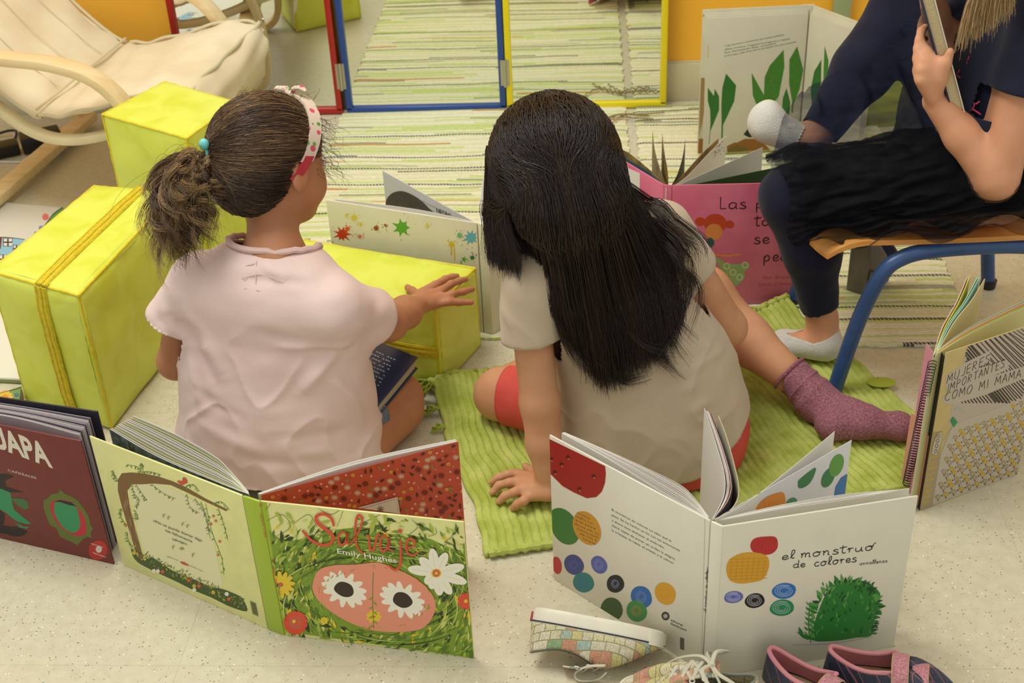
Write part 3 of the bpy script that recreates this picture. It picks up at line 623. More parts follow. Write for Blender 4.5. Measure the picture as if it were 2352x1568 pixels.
GLY = {
 'a': [[(.5, .42), (.3, .5), (.08, .38), (.06, .12), (.25, 0), (.46, .14), (.52, .46)], [(.52, .46), (.5, .1), (.62, .0)]],
 'b': [[(.08, 1), (.08, .05)], [(.08, .3), (.3, .5), (.5, .3), (.35, .02), (.08, .08)]],
 'c': [[(.46, .4), (.28, .5), (.06, .3), (.14, .04), (.35, 0), (.5, .1)]],
 'd': [[(.46, .4), (.28, .5), (.06, .3), (.14, .04), (.35, .02), (.5, .2), (.54, 1.0)], [(.54, 1.0), (.52, .1), (.64, 0)]],
 'e': [[(.04, .22), (.3, .24), (.46, .36), (.3, .5), (.1, .38), (.1, .1), (.3, 0), (.54, .12)]],
 'g': [[(.5, .42), (.3, .5), (.08, .3), (.25, .04), (.46, .2), (.5, .45)], [(.5, .45), (.5, -.25), (.25, -.38), (.05, -.25)]],
 'h': [[(.08, 1), (.08, 0)], [(.08, .3), (.3, .5), (.46, .3), (.46, 0)]],
 'i': [[(.12, .48), (.12, .1), (.22, 0)], [(.11, .68), (.14, .74)]],
 'j': [[(.25, .5), (.28, -.1), (.12, -.42), (-.12, -.36)], [(.24, .72), (.28, .78)]],
 'l': [[(.02, .1), (.28, .6), (.3, .98), (.14, .95), (.1, .5), (.16, .06), (.34, .06)]],
 'm': [[(.02, .42), (.1, .46), (.1, 0)], [(.1, .25), (.24, .5), (.36, .4), (.36, 0)], [(.36, .28), (.52, .5), (.64, .38), (.64, .05), (.74, 0)]],
 'n': [[(.02, .42), (.1, .46), (.1, 0)], [(.1, .25), (.28, .5), (.42, .38), (.42, .05), (.54, 0)]],
 'o': [[(.3, .5), (.06, .32), (.12, .04), (.34, .0), (.52, .2), (.44, .46), (.28, .5), (.4, .42), (.62, .46)]],
 'p': [[(.06, .46), (.08, -.4)], [(.08, .3), (.3, .5), (.48, .3), (.34, .02), (.08, .08)]],
 'q': [[(.5, .42), (.3, .5), (.08, .3), (.25, .02), (.5, .2), (.5, -.4)]],
 'r': [[(.02, .3), (.1, .5), (.16, .42), (.14, 0)], [(.14, .28), (.26, .46), (.42, .44)]],
 's': [[(.42, .42), (.25, .52), (.08, .4), (.24, .26), (.42, .16), (.34, 0), (.1, 0), (.02, .1)]],
 't': [[(.18, .9), (.16, .1), (.3, 0), (.4, .06)], [(-.06, .62), (.46, .7)]],
 'u': [[(.06, .46), (.08, .08), (.28, 0), (.44, .2), (.48, .48)], [(.48, .48), (.48, .06), (.6, 0)]],
 'v': [[(.02, .46), (.12, .4), (.22, 0), (.3, .02), (.46, .48)]],
 'A': [[(.0, 0), (.24, 1)], [(.24, 1), (.48, 0)], [(.08, .36), (.42, .38)]], 'C': [[(.5, .85), (.3, 1), (.05, .6), (.1, .15), (.35, 0), (.52, .15)]],
 'E': [[(.06, 1), (.08, 0)], [(.06, .98), (.45, 1.02)], [(.06, .52), (.4, .55)], [(.08, 0), (.46, .02)]],
 'G': [[(.5, .85), (.3, 1), (.05, .6), (.1, .15), (.35, 0), (.52, .2), (.5, .45)], [(.3, .45), (.52, .45)]],
 'I': [[(.1, 1), (.12, 0)]], 'J': [[(.4, 1), (.42, .3), (.3, 0), (.04, .1)]], 'L': [[(.08, 1), (.1, 0)], [(.1, 0), (.5, .04)]],
 'M': [[(.04, 0), (.1, 1)], [(.1, 1), (.3, .3)], [(.3, .3), (.52, 1)], [(.52, 1), (.6, 0)]], 'N': [[(.06, 0), (.08, 1)], [(.08, 1), (.44, .02)], [(.44, .02), (.5, 1)]],
 'O': [[(.3, 1), (.05, .6), (.1, .1), (.3, 0), (.52, .4), (.46, .9), (.3, 1)]], 'P': [[(.08, 0), (.1, 1)], [(.1, 1), (.42, .9), (.4, .55), (.1, .5)]],
 'R': [[(.08, 0), (.1, 1)], [(.1, 1), (.42, .9), (.38, .58), (.1, .5)], [(.15, .5), (.3, .25), (.48, 0)]],
 'S': [[(.48, .85), (.3, 1.02), (.08, .8), (.22, .56), (.46, .38), (.42, .06), (.18, -.02), (.0, .14)]],
 'T': [[(.26, 1), (.28, 0)], [(0, .98), (.54, 1.02)]], 'U': [[(.06, 1), (.06, .25), (.26, 0), (.46, .2), (.5, 1)]],
}
GW = {'m': .74, 'l': .32, 'i': .2, 'j': .3, 't': .4, 'r': .42, 's': .44, 'e': .5, 'c': .48, 'M': .66, 'I': .2, 'v': .46, 'J': .46, ' ': .4, 'A': .5, 'E': .5, 'L': .5}
def pm(c): return mat('ink_' + c, c, .42, spec=.35)
def pmats(*cs): return [pm(c) for c in cs]
# ---------------------------------------------------------------- book pieces
PAPER = mat('paper_white', 'DEDBD2', .7); PAPERC = mat('paper_cream', 'DDD3B5', .7)
def sheetpts(b, plan, z0, z1, th=.0005, mi=0):
    k = len(plan); L = []; R = []
    for i in range(k):
        t = np.array(plan[min(i + 1, k - 1)][:2]) - np.array(plan[max(i - 1, 0)][:2]); t = t / (np.linalg.norm(t) + 1e-9); nn = np.array((-t[1], t[0])) * th / 2
        L.append(np.array(plan[i][:2]) + nn); R.append(np.array(plan[i][:2]) - nn)
    ring = L + R[::-1]; n = len(ring)
    b.add([(*p, z0) for p in ring] + [(*p, z1) for p in ring], [(i, (i + 1) % n, n + (i + 1) % n, n + i) for i in range(n)] + [(i, i + 1, 2 * k - 2 - i, 2 * k - 1 - i) for i in range(k - 1)][::1] + [(n + i, n + 2 * k - 1 - i, n + 2 * k - 2 - i, n + i + 1) for i in range(k - 1)], mi)
def fan(parent, inner, outer, n, z0, ztop, mats_, name='page_block', th=.0006, px=True, jit=.002):
    """n curved leaves between two top-edge curves given in pixels at height ztop"""
    a = [P(x, y, ztop)[:2] for x, y in inner] if px else [np.array(q) for q in inner]; c = [P(x, y, ztop)[:2] for x, y in outer] if px else [np.array(q) for q in outer]
    a = crom(a, 6); c = crom(c, 6); m_ = min(len(a), len(c)); ia = np.linspace(0, len(a) - 1, 18).round().astype(int); ic = np.linspace(0, len(c) - 1, 18).round().astype(int)
    b = MB()
    for k in range(n):
        s = k / max(1, n - 1); pl = [a[i] * (1 - s) + c[j] * s for i, j in zip(ia, ic)]
        sheetpts(b, pl, z0, ztop - abs(jit * math.sin(k * 2.3)) , th, k % len(mats_))
    return b.build(name, mats_, parent)
def page(parent, pts, z0, ztop, M, name='page', th=.0005, px=True):
    pl = crom([P(x, y, ztop)[:2] for x, y in pts] if px else pts, 6); b = MB(); sheetpts(b, pl, z0, ztop, th); return b.build(name, M, parent)
def panel(parent, A, B, z0, z1, th, M, name, bev=.0009):
    """stiff board whose OUTER face (towards the camera) runs A->B"""
    A = np.array(A[:2], float); B = np.array(B[:2], float); t = (B - A) / np.linalg.norm(B - A); nn = np.array((-t[1], t[0]))
    if nn @ (-A) > 0: nn = -nn
    b = MB(); b.prism([tuple(A), tuple(B), tuple(B + nn * th), tuple(A + nn * th)], z0, z1); o = b.build(name, M, parent, bevel=bev); return o
def cover_plane(A, B, z0, z1): return Plane(A[:2], B[:2], 0, 0, vb=(z0, z1))
# ================================================================ SALVAJE picture book
def book_salvaje():
    L = (-.7215, 1.488); S0 = (-.468, 1.352); S1 = (-.440, 1.340); R = (-.164, 1.2965); H = .2475
    t = thing('picture_book', 'open green hardback titled Salvaje standing on the floor, red endpaper showing', 'book', (-.45, 1.345, 0), 'picture books standing open on the floor')
    cm = mat('cover_pale_green', 'D9DA94', .38, var=.05, vscale=30); gs = mat('cover_lime_cloth', '9DB531', .4)
    panel(t, L, S0, .0, H, .003, cm, 'back_cover'); panel(t, S1, R, .0, H, .003, cm, 'front_cover'); panel(t, (S0[0] + .001, S0[1] - .0012), (S1[0] - .001, S1[1] - .001), 0, H, .004, gs, 'spine', .0015)
    # ---- back cover art
    A = Art(cover_plane(L, S0, 0, H), pmats('9DB531', '7A5A2E', '5E7A33', '3F5426', 'C4513A', 'DCD9AE', '2E2E22', 'C7B23A', '8FA05A', 'EDEBDD', 'E8C9B0'))
    def c3(x, y): return (x / 2.751, 930 + y / 2.751)
    A.poly([c3(*p) for p in ((1531, 565), (1575, 585), (1735, 1440), (1690, 1420))], 0)
    A.poly([c3(*p) for p in ((830, 500), (1000, 500), (1150, 560), (1280, 640), (1330, 760), (1380, 1000), (1400, 1150), (1250, 1110), (1080, 1020), (940, 960), (890, 860), (860, 700))], 5, 4)
    # tree trunk and branch
    A.poly([c3(*p) for p in ((745, 470), (770, 430), (830, 425), (900, 430), (1000, 450), (1090, 480), (1180, 520), (1300, 590), (1440, 660), (1430, 670), (1300, 610), (1180, 550), (1080, 505), (980, 495), (900, 500), (840, 500), (805, 540), (820, 640), (850, 760), (880, 870), (915, 1000), (880, 985), (850, 900), (800, 740), (765, 620), (745, 540))], 1)
    rr = random.Random(3)
    for i in range(26):
        a = rr.random(); x = 765 + 100 * a + rr.uniform(-12, 30); y = 480 + 470 * a; A.stroke([c3(x, y), c3(x + 10, y + 40)], .8, 6 if i % 2 else 10, 0, .5)
    def branch(pts, n, ln, mi=2):
        cc = crom([c3(*p) for p in pts], 8); A.stroke(cc, 1.0, mi, 0)
        for q in range(n):
            p = cc[int((q + 1) * (len(cc) - 1) / (n + 1))]; a = rr.uniform(-.4, .5) + (1.0 if q % 2 else 2.4); A.leaf(p[0], p[1], a, ln * rr.uniform(.7, 1.2), .22, 2 if rr.random() < .6 else 8)
    for pts in (((890, 420), (870, 390), (800, 375)), ((885, 420), (900, 380), (893, 365)), ((900, 420), (950, 420), (1020, 440)), ((860, 500), (900, 560), (930, 600)), ((840, 490), (840, 540), (860, 590)), ((960, 500), (1040, 560), (1110, 590)), ((1180, 560), (1200, 640), (1260, 680)), ((1230, 590), (1290, 680), (1330, 840)), ((1300, 620), (1340, 800), (1400, 960), (1415, 1070)), ((1380, 650), (1410, 740), (1440, 850)), ((1170, 520), (1220, 500), (1260, 545)), ((1350, 620), (1400, 610), (1450, 660)), ((745, 480), (720, 440), (715, 410)), ((770, 650), (760, 700), (800, 760)), ((860, 640), (880, 600), (850, 560)), ((800, 800), (810, 850), (840, 900)), ((1270, 610), (1310, 720), (1320, 800)), ((850, 660), (870, 700), (860, 720))):
        branch(pts, 11, 7.5)
    for x, y in ((1335, 750), (1365, 730), (1390, 860), (1380, 945), (1350, 700), (795, 760)): A.flower(*c3(x, y), 3.5, 5, 4, 10)
    A.ell(*c3(1150, 490), 7, 4.5, 4, .4); A.ell(*c3(1170, 475), 5, 8, 4, -.5); A.ell(*c3(1130, 482), 3, 3, 4)
    # undergrowth band
    A.poly([c3(*p) for p in ((830, 900), (870, 960), (910, 985), (960, 960), (1020, 1000), (1080, 1040), (1160, 1080), (1230, 1100), (1290, 1130), (1340, 1150), (1400, 1160), (1480, 1190), (1530, 1220), (1565, 1290), (1540, 1300), (1440, 1265), (1340, 1215), (1230, 1170), (1120, 1115), (1000, 1060), (920, 1020), (870, 990), (840, 950))], 3, 2)
    for i in range(230):
        s = rr.random(); x = 845 + 700 * s; y = 940 + 340 * s + rr.uniform(-45, 20); A.leaf(*c3(x, y), rr.uniform(-2.6, -.5), rr.uniform(4, 9), .18, rr.choice((2, 3, 8, 7, 2)))
    for x, y, m_ in ((975, 1045, 9), (1000, 1047, 9), (1030, 1050, 4), (1195, 1105, 4), (1230, 1165, 9), (1450, 1222, 4), (1435, 1190, 9), (1260, 1140, 4), (850, 930, 7), (1350, 1180, 7), (1230, 1140, 7)): A.flower(*c3(x, y), 5, 6, m_, 7)
    A.text('«No se puede domar algo', c3(972, 735), c3(1280, 862), 6.4, 6); A.text('tan felizmente', c3(1047, 795), c3(1218, 868), 6.4, 6); A.text('salvaje».', c3(1092, 850), c3(1190, 885), 6.4, 6)
    for x, y, a in ((1030, 692, .4), (1060, 705, .4), (1150, 745, .4), (1180, 758, .4), (1090, 890, .4), (1215, 940, .4)): 
        for k in (-1, 1): A.leaf(*c3(x, y), a + k * .7, 7, .25, 8)
    for a in range(5): A.leaf(*c3(1150, 912), -2.6 + a * .5, 7, .25, 8)
    A.text('LIBROS DEL', c3(1055, 955), c3(1130, 983), 2.2, 6); A.text('ZORRO ROJO', c3(1205, 1015), c3(1285, 1052), 2.2, 6); A.poly([c3(*p) for p in ((1138, 985), (1165, 990), (1190, 1005), (1200, 1015), (1175, 1010), (1150, 1000))], 4)
    for i in range(14): x = 1583 + i * 2.6; A.stroke([c3(x, 1235 + i * 1.1), c3(x + 18, 1318 + i * 1.1)], .35 + .45 * (i % 3 == 0), 6, 0)
    for x0, y0 in ((1560, 620), (1640, 1000), (1700, 1340)):
        for k in range(5): A.leaf(*c3(x0 + k * 3, y0 + 20 * k - 20), -1.2 - .3 * (k % 2) * 3, 8, .2, 4)
    A.build('back_cover_art', t)
    # ---- spine art
    A = Art(Plane(S0, S1, off=.0019, vb=(0, H)), pmats('C4513A', 'C9CB70')); A.clamp = False
    def sp(s, w): return (587 + (652 - 587) * s + w, 1142 + (1448 - 1142) * s)
    A.text('EMILY HUGHES', sp(.30, 6), sp(.12, 6), 4.5, 0, up=(-1, .2)); A.text('SALVAJE', sp(.66, 8), sp(.52, 8), 5, 0, up=(-1, .2))
    for s in (.04, .46, .70, .9):
        for k in range(4): A.leaf(*sp(s + k * .012, 8), math.pi * .5 * k + .3, 5, .25, 0)
    A.build('spine_lettering', t)
    # ---- front cover art: foliage, flowers, a plain peach medallion
    A = Art(cover_plane(S1, R, 0, H), pmats('7C9A33', '5D7B2C', 'A7B94A', '33431F', 'CDD27A', 'E2937A', 'ECEADB', '3A2B22', 'D9503A', 'E0C53A', 'C9614A', '9DB531', 'D9DA94'))
    def c4(x, y): return (560 + x / 2.8, 980 + y / 2.8)
    A.poly([c4(*p) for p in ((92, 436), (140, 445), (285, 1318), (195, 1325), (230, 1300))], 11)
    # foliage mass
    A.poly([c4(*p) for p in ((160, 660), (230, 720), (330, 730), (450, 700), (600, 660), (760, 640), (900, 690), (1050, 690), (1200, 720), (1330, 780), (1440, 800), (1490, 1500), (285, 1318), (215, 1000))], 0, 0)
    cols = (0, 1, 2, 2, 3, 4, 1, 1, 3, 9, 2)
    def inside_face(x, y): return ((x - 840) / 395) ** 2 + ((y - 1095) / 222) ** 2 < 1
    n = 0
    while n < 820:
        x = rr.uniform(170, 1470); y = rr.uniform(590, 1500)
        if y > 1318 + (x - 285) * .15: continue
        if y < 720 - 60 * math.sin((x - 160) / 420) and rr.random() < .8: continue
        if inside_face(x, y): continue
        th = math.atan2(y - 1095, x - 840) + rr.choice((1.4, -1.4)) + rr.uniform(-.5, .5); A.leaf(*c4(x, y), th, rr.uniform(10, 30), rr.uniform(.08, .26), rr.choice(cols), rr.uniform(-.35, .35)); n += 1
    for i in range(70):   # long flowing stems
        a = rr.uniform(0, 6.28); r = rr.uniform(1.02, 1.5); pts = []
        for k in range(6): aa = a + k * .13 * (1 if i % 2 else -1); rk = r + .05 * k; pts.append((840 + 395 * rk * math.cos(aa), 1080 + 225 * rk * math.sin(aa)))
        if all(180 < p[0] < 1450 and 600 < p[1] < 1310 + (p[0] - 285) * .14 for p in pts): A.stroke([c4(*p) for p in pts], rr.choice((1., 1.6, 2.4)), rr.choice((1, 2, 3, 4)), 4, .7)
    for pts in (((150, 600), (250, 560), (300, 640), (210, 700)), ((450, 500), (560, 560), (640, 520), (600, 640)), ((320, 620), (420, 560), (470, 640)), ((700, 640), (820, 590), (900, 560), (940, 640)), ((1080, 590), (1120, 640), (1060, 700), (1160, 720)), ((1290, 740), (1340, 700), (1380, 640)), ((1190, 700), (1240, 680), (1230, 640)), ((130, 450), (170, 490), (140, 530))): A.stroke([c4(*p) for p in pts], 1.1, 3, 6, .4)
    for x, y, a, l in ((270, 545, .7, 26), (200, 545, .6, 22), (250, 590, 1.8, 18), (330, 600, 2.6, 20), (800, 560, .5, 34), (835, 590, 1.6, 40), (900, 540, 1.2, 30), (960, 600, 2.6, 26), (560, 600, 2.8, 24), (1280, 720, -1.4, 16), (1300, 740, 1.6, 16), (1340, 690, -.6, 12), (1370, 670, -1.3, 12), (1390, 700, .3, 10)): A.leaf(*c4(x, y), a, l, .18, 2 if l > 15 else 3)
    # peach medallion (plain) with two dark-eyed cream blossoms
    A.poly([c4(*p) for p in ((445, 1010), (480, 920), (580, 885), (720, 880), (860, 868), (960, 900), (1090, 960), (1190, 1040), (1235, 1130), (1215, 1220), (1150, 1290), (1040, 1312), (900, 1312), (760, 1285), (620, 1220), (510, 1140), (455, 1070))], 5, 4)
    for x, y in ((648, 1040), (1022, 1108)):
        nn = 13
        for i in range(nn): a = 2 * math.pi * i / nn + .2; A.ell(*c4(x + 96 * math.cos(a), y + 28 * math.cos(a) + 66 * math.sin(a)), 19, 7.5, 6, math.atan2(28 * math.cos(a) + 66 * math.sin(a), 96 * math.cos(a)), 12)
        A.ell(*c4(x, y), 36, 26, 6, .28, 30); A.ell(*c4(x, y), 23, 17, 7, .3, 30, .06)
    A.flower(*c4(838, 1215), 17, 9, 9, 10, .8)
    for i in range(60): 
        s = rr.uniform(0, 6.28); r = rr.uniform(.86, .97); A.leaf(*c4(840 + 385 * r * math.cos(s), 1095 + 215 * r * math.sin(s)), s + 1.5, rr.uniform(5, 12), .12, rr.choice((0, 2, 10, 2)))
    for q in range(7): A.leaf(*c4(835, 1090 + q * 30), (.6 if q % 2 else 2.5), 13, .2, 0)
    A.stroke([c4(835, 930), c4(830, 1100), c4(838, 1290)], 1.6, 1, 4)
    # flowers
    cx_, cy_ = 1240, 935
    for a, l in ((-1.75, 165), (-1.1, 150), (-.25, 190), (.3, 210), (.95, 170), (1.4, 150), (1.9, 110), (2.4, 100), (3.3, 190), (-2.4, 150)):
        A.ell(*c4(cx_ + math.cos(a) * l * .55, cy_ + math.sin(a) * l * .55), l * .43 / 2.8, 32 / 2.8, 6, a, 16); A.stroke([c4(cx_ + math.cos(a) * l * .2, cy_ + math.sin(a) * l * .2), c4(cx_ + math.cos(a) * l * .8, cy_ + math.sin(a) * l * .8)], .7, 4, 0)
    A.ell(*c4(cx_, cy_), 12, 10, 9); A.flower(*c4(cx_, cy_), 9, 8, 10, 9, rc=.4)
    for i in range(8): a = -2.2 + i * .52; A.ell(*c4(240 + 55 * math.cos(a), 1010 + 50 * math.sin(a)), 14, 5.5, 9, a, 12)
    A.ell(*c4(240, 1008), 6, 5, 10)
    A.flower(*c4(335, 1255), 27, 13, 8, 10, rot=.2); A.flower(*c4(335, 1255), 16, 9, 10, 8, rot=.4); A.ell(*c4(325, 1245), 4, 4, 9); A.flower(*c4(1430, 1115), 19, 9, 8, 9); A.flower(*c4(520, 1240), 9, 8, 9, 2)
    A.build('front_cover_art', t)
    # ---- title lettering
    A = Art(cover_plane(S1, R, 0, H), pmats('D4533A', 'EFEDE0')); A.k = 1600
    for pts, w in ((((583, 632), (565, 580), (515, 553), (470, 570), (480, 612), (535, 655), (578, 700), (560, 742), (500, 752), (430, 715), (380, 658)), 8), (((668, 690), (640, 668), (612, 700), (622, 748), (655, 738), (672, 680), (668, 738), (695, 742)), 5.5), (((695, 742), (745, 660), (765, 590), (742, 560), (724, 600), (722, 690), (735, 770), (775, 808)), 5.5), (((788, 690), (806, 700), (815, 778), (840, 775), (862, 690), (880, 690)), 5.5), (((935, 720), (905, 690), (880, 730), (890, 790), (922, 775), (940, 715), (935, 775), (962, 785)), 5.5), (((1008, 715), (1012, 800), (1008, 880), (975, 912), (930, 880)), 6), (((1050, 770), (1090, 760), (1100, 725), (1070, 712), (1048, 745), (1055, 800), (1090, 818), (1120, 800)), 5.5)):
        A.stroke([c4(*p) for p in pts], w, 0, 7, .35)
    A.ell(*c4(1008, 662), 5.5, 4.5, 0)
    A.text('Emily Hughes', c4(607, 805), c4(988, 868), 11.5, 1, bold=.005)
    A.build('title_lettering', t, 'red handwritten title lettering with white author name')
    # ---- pages
    inner = [(572, 1134), (509, 1110), (363, 1048), (252, 984)]; outer = [(570, 1128), (527, 1079), (491, 1046), (400, 995), (305, 954)]
    fan(t, inner, outer, 12, .003, .242, [PAPER, PAPER, mat('paper_lime_edge', 'C9CE96', .7), PAPER], jit=.002)
    o = page(t, [(571, 1135), (508, 1111), (362, 1049), (251, 985)], .003, .2415, mat('endpaper_dark_foliage', '2C3238', .6, col2='5F7178', vscale=120), 'endpaper')
    e0 = P(597, 1136, .242); e1 = P(1052, 1013, .242)
    fan(t, [(598, 1134), (820, 1065), (1050, 1013)], [(592, 1132), (815, 1058), (1046, 1008)], 6, .003, .242, [PAPER], 'page_block', jit=.0006)
    panel(t, (e0[0] + .002, e0[1] - .0008), (e1[0] + .0005, e1[1] - .0012), .003, .242, .0006, mat('endpaper_red', 'C04A30', .5), 'endpaper', 0)
    A = Art(Plane((e0[0] + .002, e0[1] - .001), (e1[0] + .0005, e1[1] - .0014), vb=(.003, .242)), pmats('3A2A22', 'E9E2C4', '7A2E1E', 'D99A3A', '8A8A4A', 'E3B5A5', 'D9C3B5'))
    rr = random.Random(5); pts = []
    for tries in range(4000):
        x = rr.uniform(600, 1062); y = rr.uniform(1015, 1195)
        if y > 1140 + (x - 600) * .125 - 2 or y < 1136 - (x - 597) * .27 + 6: continue
        if all((x - a) ** 2 + (y - b_) ** 2 > 150 for a, b_ in pts): pts.append((x, y))
    for i, (x, y) in enumerate(pts):
        k = rr.choice((0, 0, 0, 1, 2, 3, 4, 5, 5, 6))
        if k == 0 or k == 4:
            a = rr.uniform(0, 6.28); 
            for q in range(3): 
                for sg in (-1, 1): A.leaf(x + math.cos(a) * q * 3, y + math.sin(a) * q * 3, a + sg * .8, 4.5, .25, k)
            A.stroke([(x - math.cos(a) * 4, y - math.sin(a) * 4), (x + math.cos(a) * 9, y + math.sin(a) * 9)], .7, k, 0)
        elif k == 1: A.flower(x, y, 8, 11, 1, 3, .8, pw=.07, rc=.14); 
        elif k == 2: A.flower(x, y, 7.5, 12, 2, 0, .8, pw=.16, rc=.15)
        elif k == 3: A.ell(x, y, 4.6, 4, 3); A.ell(x, y, 1, 1, 0)
        elif k == 5: A.flower(x, y, 3, 5, 5, 3, .9)
        else: A.ell(x, y, 1, 1, 1)
    A.poly([(820, 1164), (912, 1139), (918, 1178), (905, 1176)], 6); A.stroke([(830, 1166), (909, 1144), (914, 1172)], .7, 0, 0)
    A.flower(873, 1168, 9, 9, 0, 2, pw=.1)
    A.build('endpaper_art', t)
book_salvaje()
# ================================================================ EL MONSTRUO DE COLORES
def book_white():
    L = (-.056, 1.457); S0 = (.150, 1.274); S1 = (.166, 1.263); R = (.4185, 1.3215); H = .268
    t = thing('picture_book', 'open white hardback with coloured ovals standing behind the shoes', 'book', (.16, 1.27, 0), 'picture books standing open on the floor')
    cm = mat('cover_white_laminate', 'DAD6C6', .32, var=.02, vscale=20)
    panel(t, L, S0, 0, H, .003, cm, 'back_cover', .0012); panel(t, S1, R, 0, H, .003, cm, 'front_cover', .0012); panel(t, (S0[0] + .0008, S0[1] - .001), (S1[0] - .0008, S1[1] - .0008), 0, H, .004, cm, 'spine', .0018)
    A = Art(cover_plane(L, S0, 0, H), pmats('9E2622', '5E1512', '3F7A38', 'C9922B', '3A3A30', 'B8333A', '3F4A86', '2C7C7C', '5560A8', '1D1D1F', '2E66A8', 'D19A2E', '35572A', '3F8A48', '8A8FC0', 'C96A4A', 'B3AE9E'))
    def c5(x, y): return (1230 + x / 2.751, 930 + y / 2.751)
    A.poly([c5(*p) for p in ((72, 205), (440, 385), (445, 430), (440, 490), (420, 545), (385, 580), (325, 588), (240, 550), (170, 510), (120, 460), (76, 425))], 0)
    for x, y in ((100, 342), (205, 330), (165, 375), (122, 425), (368, 450), (278, 530)): A.ell(*c5(x, y), 5, 5.5, 1, .3); A.ell(*c5(x + 3, y + 10), 3, 1.6, 15, .3)
    A.ell(*c5(180, 765), 30, 47, 2, -.55, wob=.03); A.ell(*c5(325, 777), 29, 42, 3, -.52)
    for i in range(7):
        y = 690 + i * 27; w = 80 - abs(i - 3) * 12; A.text(('clásicos', 'ura ingles', 'tores', 'rio que escoge', 'punto literario', 'y mu de', 'eso')[i], c5(325 + w + (i - 3) * 6 - 6, y + w * .5), c5(325 - w + (i - 3) * 6, y - w * .35), 5.5, 4, up=(.1, 1))
    for x, y, rx, ry, m_, ro in ((135, 1012, 11, 20, 5, -.2), (243, 1008, 21, 25, 6, -.7), (303, 1120, 25, 22, 7, .5), (402, 1008, 17, 22, 8, -.6), (505, 1128, 20, 21, 9, -.3), (670, 1212, 23, 27, 10, -.6), (820, 1190, 23, 27, 11, -.55), (482, 1290, 25, 27, 12, -.5), (640, 1300, 23, 26, 13, -.5)):
        A.ell(*c5(x, y), rx, ry, m_, ro, wob=.03)
    rr = random.Random(9)
    for x, y, r, m_ in ((402, 1008, 13, 14), (505, 1128, 11, 14), (670, 1212, 15, 14), (640, 1300, 14, 15), (243, 1008, 12, 8), (820, 1190, 14, 3), (303, 1120, 14, 10)):
        pts = []
        for k in range(16): a = k * 1.15; q = r * (.35 + .6 * k / 16); px_, py_ = c5(x, y); pts.append((px_ + q * math.cos(a), py_ + q * math.sin(a) * 1.1))
        A.stroke(pts, .8, m_, 4)
    for i, (tx, x1, y1, x2, y2) in enumerate((('El monstruo de colores no sabe qué le', 482, 665, 858, 865), ('pasa. Se ha hecho un lío con las emociones', 482, 698, 912, 925), ('y ahora toca deshacer el embrollo.', 482, 731, 815, 908), ('¿Será capaz de poner en orden la alegría,', 482, 763, 884, 980), ('la tristeza, la rabia, el miedo y la calma?', 482, 794, 872, 1005))): A.text(tx, c5(x1, y1), c5(x2, y2), 4.7, 4)
    A.ell(*c5(822, 1332), 9, 10, 9, -.4)
    for i in range(10): a = i * .628; A.leaf(*c5(822, 1332), a, 8, .14, 16, 0)
    A.text('editorial', c5(855, 1362), c5(930, 1397), 4.6, 4, bold=.01); A.text('flamboyant', c5(855, 1385), c5(955, 1428), 4.6, 4, bold=.01)
    for i in range(9): A.stroke([c5(915 + i * 3, 1465 + i), c5(915 + i * 3, 1540 + i)], .6, 9, 0)
    A.stroke([c5(1072, 715), c5(1062, 1100), c5(1050, 1570)], .9, 16, 0)
    A.build('back_cover_art', t)
    A = Art(cover_plane(S0, S1, 0, H), pmats('2A2A28')); A.clamp = False
    A.script('el monstruo de colores', (1622, 1405), (1627, 1308), 6, .8, 0, up=(-1, 0)); A.script('annallenas', (1624, 1365 - 35), (1627, 1302), 5, .6, 0, up=(-1, 0)); A.build('spine_lettering', t)
    A = Art(cover_plane(S1, R, 0, H), pmats('B42A2E', 'D19A2E', 'B9861F', '5B66B0', '1D1D1F', '2E6FB8', '2C8A5A', 'C9CBE0', '2F7A35', '1F4F28', '5A9A4A', '7A1518', 'A8A394'))
    def c6(x, y): return (1600 + x / 2.458, 930 + y / 2.458)
    A.poly([c6(*p) for p in ((303, 800), (312, 765), (340, 747), (390, 741), (440, 742), (457, 765), (456, 805), (430, 835), (385, 845), (325, 832))], 0, 3)
    for i in range(16): A.ell(*c6(325 + (i * 47) % 118, 758 + (i * 31) % 74), .9, .9, 11, n=6)
    A.poly([c6(*p) for p in ((167, 930), (178, 880), (215, 850), (270, 832), (340, 832), (395, 850), (410, 890), (400, 940), (370, 985), (300, 1002), (235, 1006), (185, 985))], 1, 3)
    for i in range(7): A.stroke([c6(190 + i * 30, 990 - abs(i - 3) * 6), c6(200 + i * 31, 850 + abs(i - 3) * 7)], 1.4, 2, 0); A.stroke([c6(185, 870 + i * 19), c6(398, 862 + i * 19)], 1.1, 2, 0)
    for x, y, rx, ry, m_ in ((208, 1083, 22, 14, 3), (328, 1103, 23, 17, 4), (494, 1048, 28, 18, 5), (482, 1143, 28, 19, 6)):
        A.ell(*c6(x, y), rx, ry, m_, -.15, wob=.03); pts = []
        for k in range(18): a = k * 1.05; q = .3 + .55 * k / 18; px_, py_ = c6(x, y); pts.append((px_ + rx * q * math.cos(a), py_ + ry * q * math.sin(a)))
        A.stroke(pts, .9, 7, 4)
    A.script('el', c6(478, 875), c6(560, 862), 19, 2.0, 4); A.script('monstruo', c6(585, 862), c6(1005, 815), 20, 2.1, 4); A.script('de', c6(543, 918), c6(618, 912), 17, 1.9, 4); A.script('colores', c6(662, 910), c6(908, 882), 19, 2.0, 4); A.stroke([c6(985, 805), c6(1000, 785), c6(1013, 775)], 1.6, 4, 3)
    A.script('annallenas', c6(920, 903), c6(1078, 886), 9, 1.0, 4)
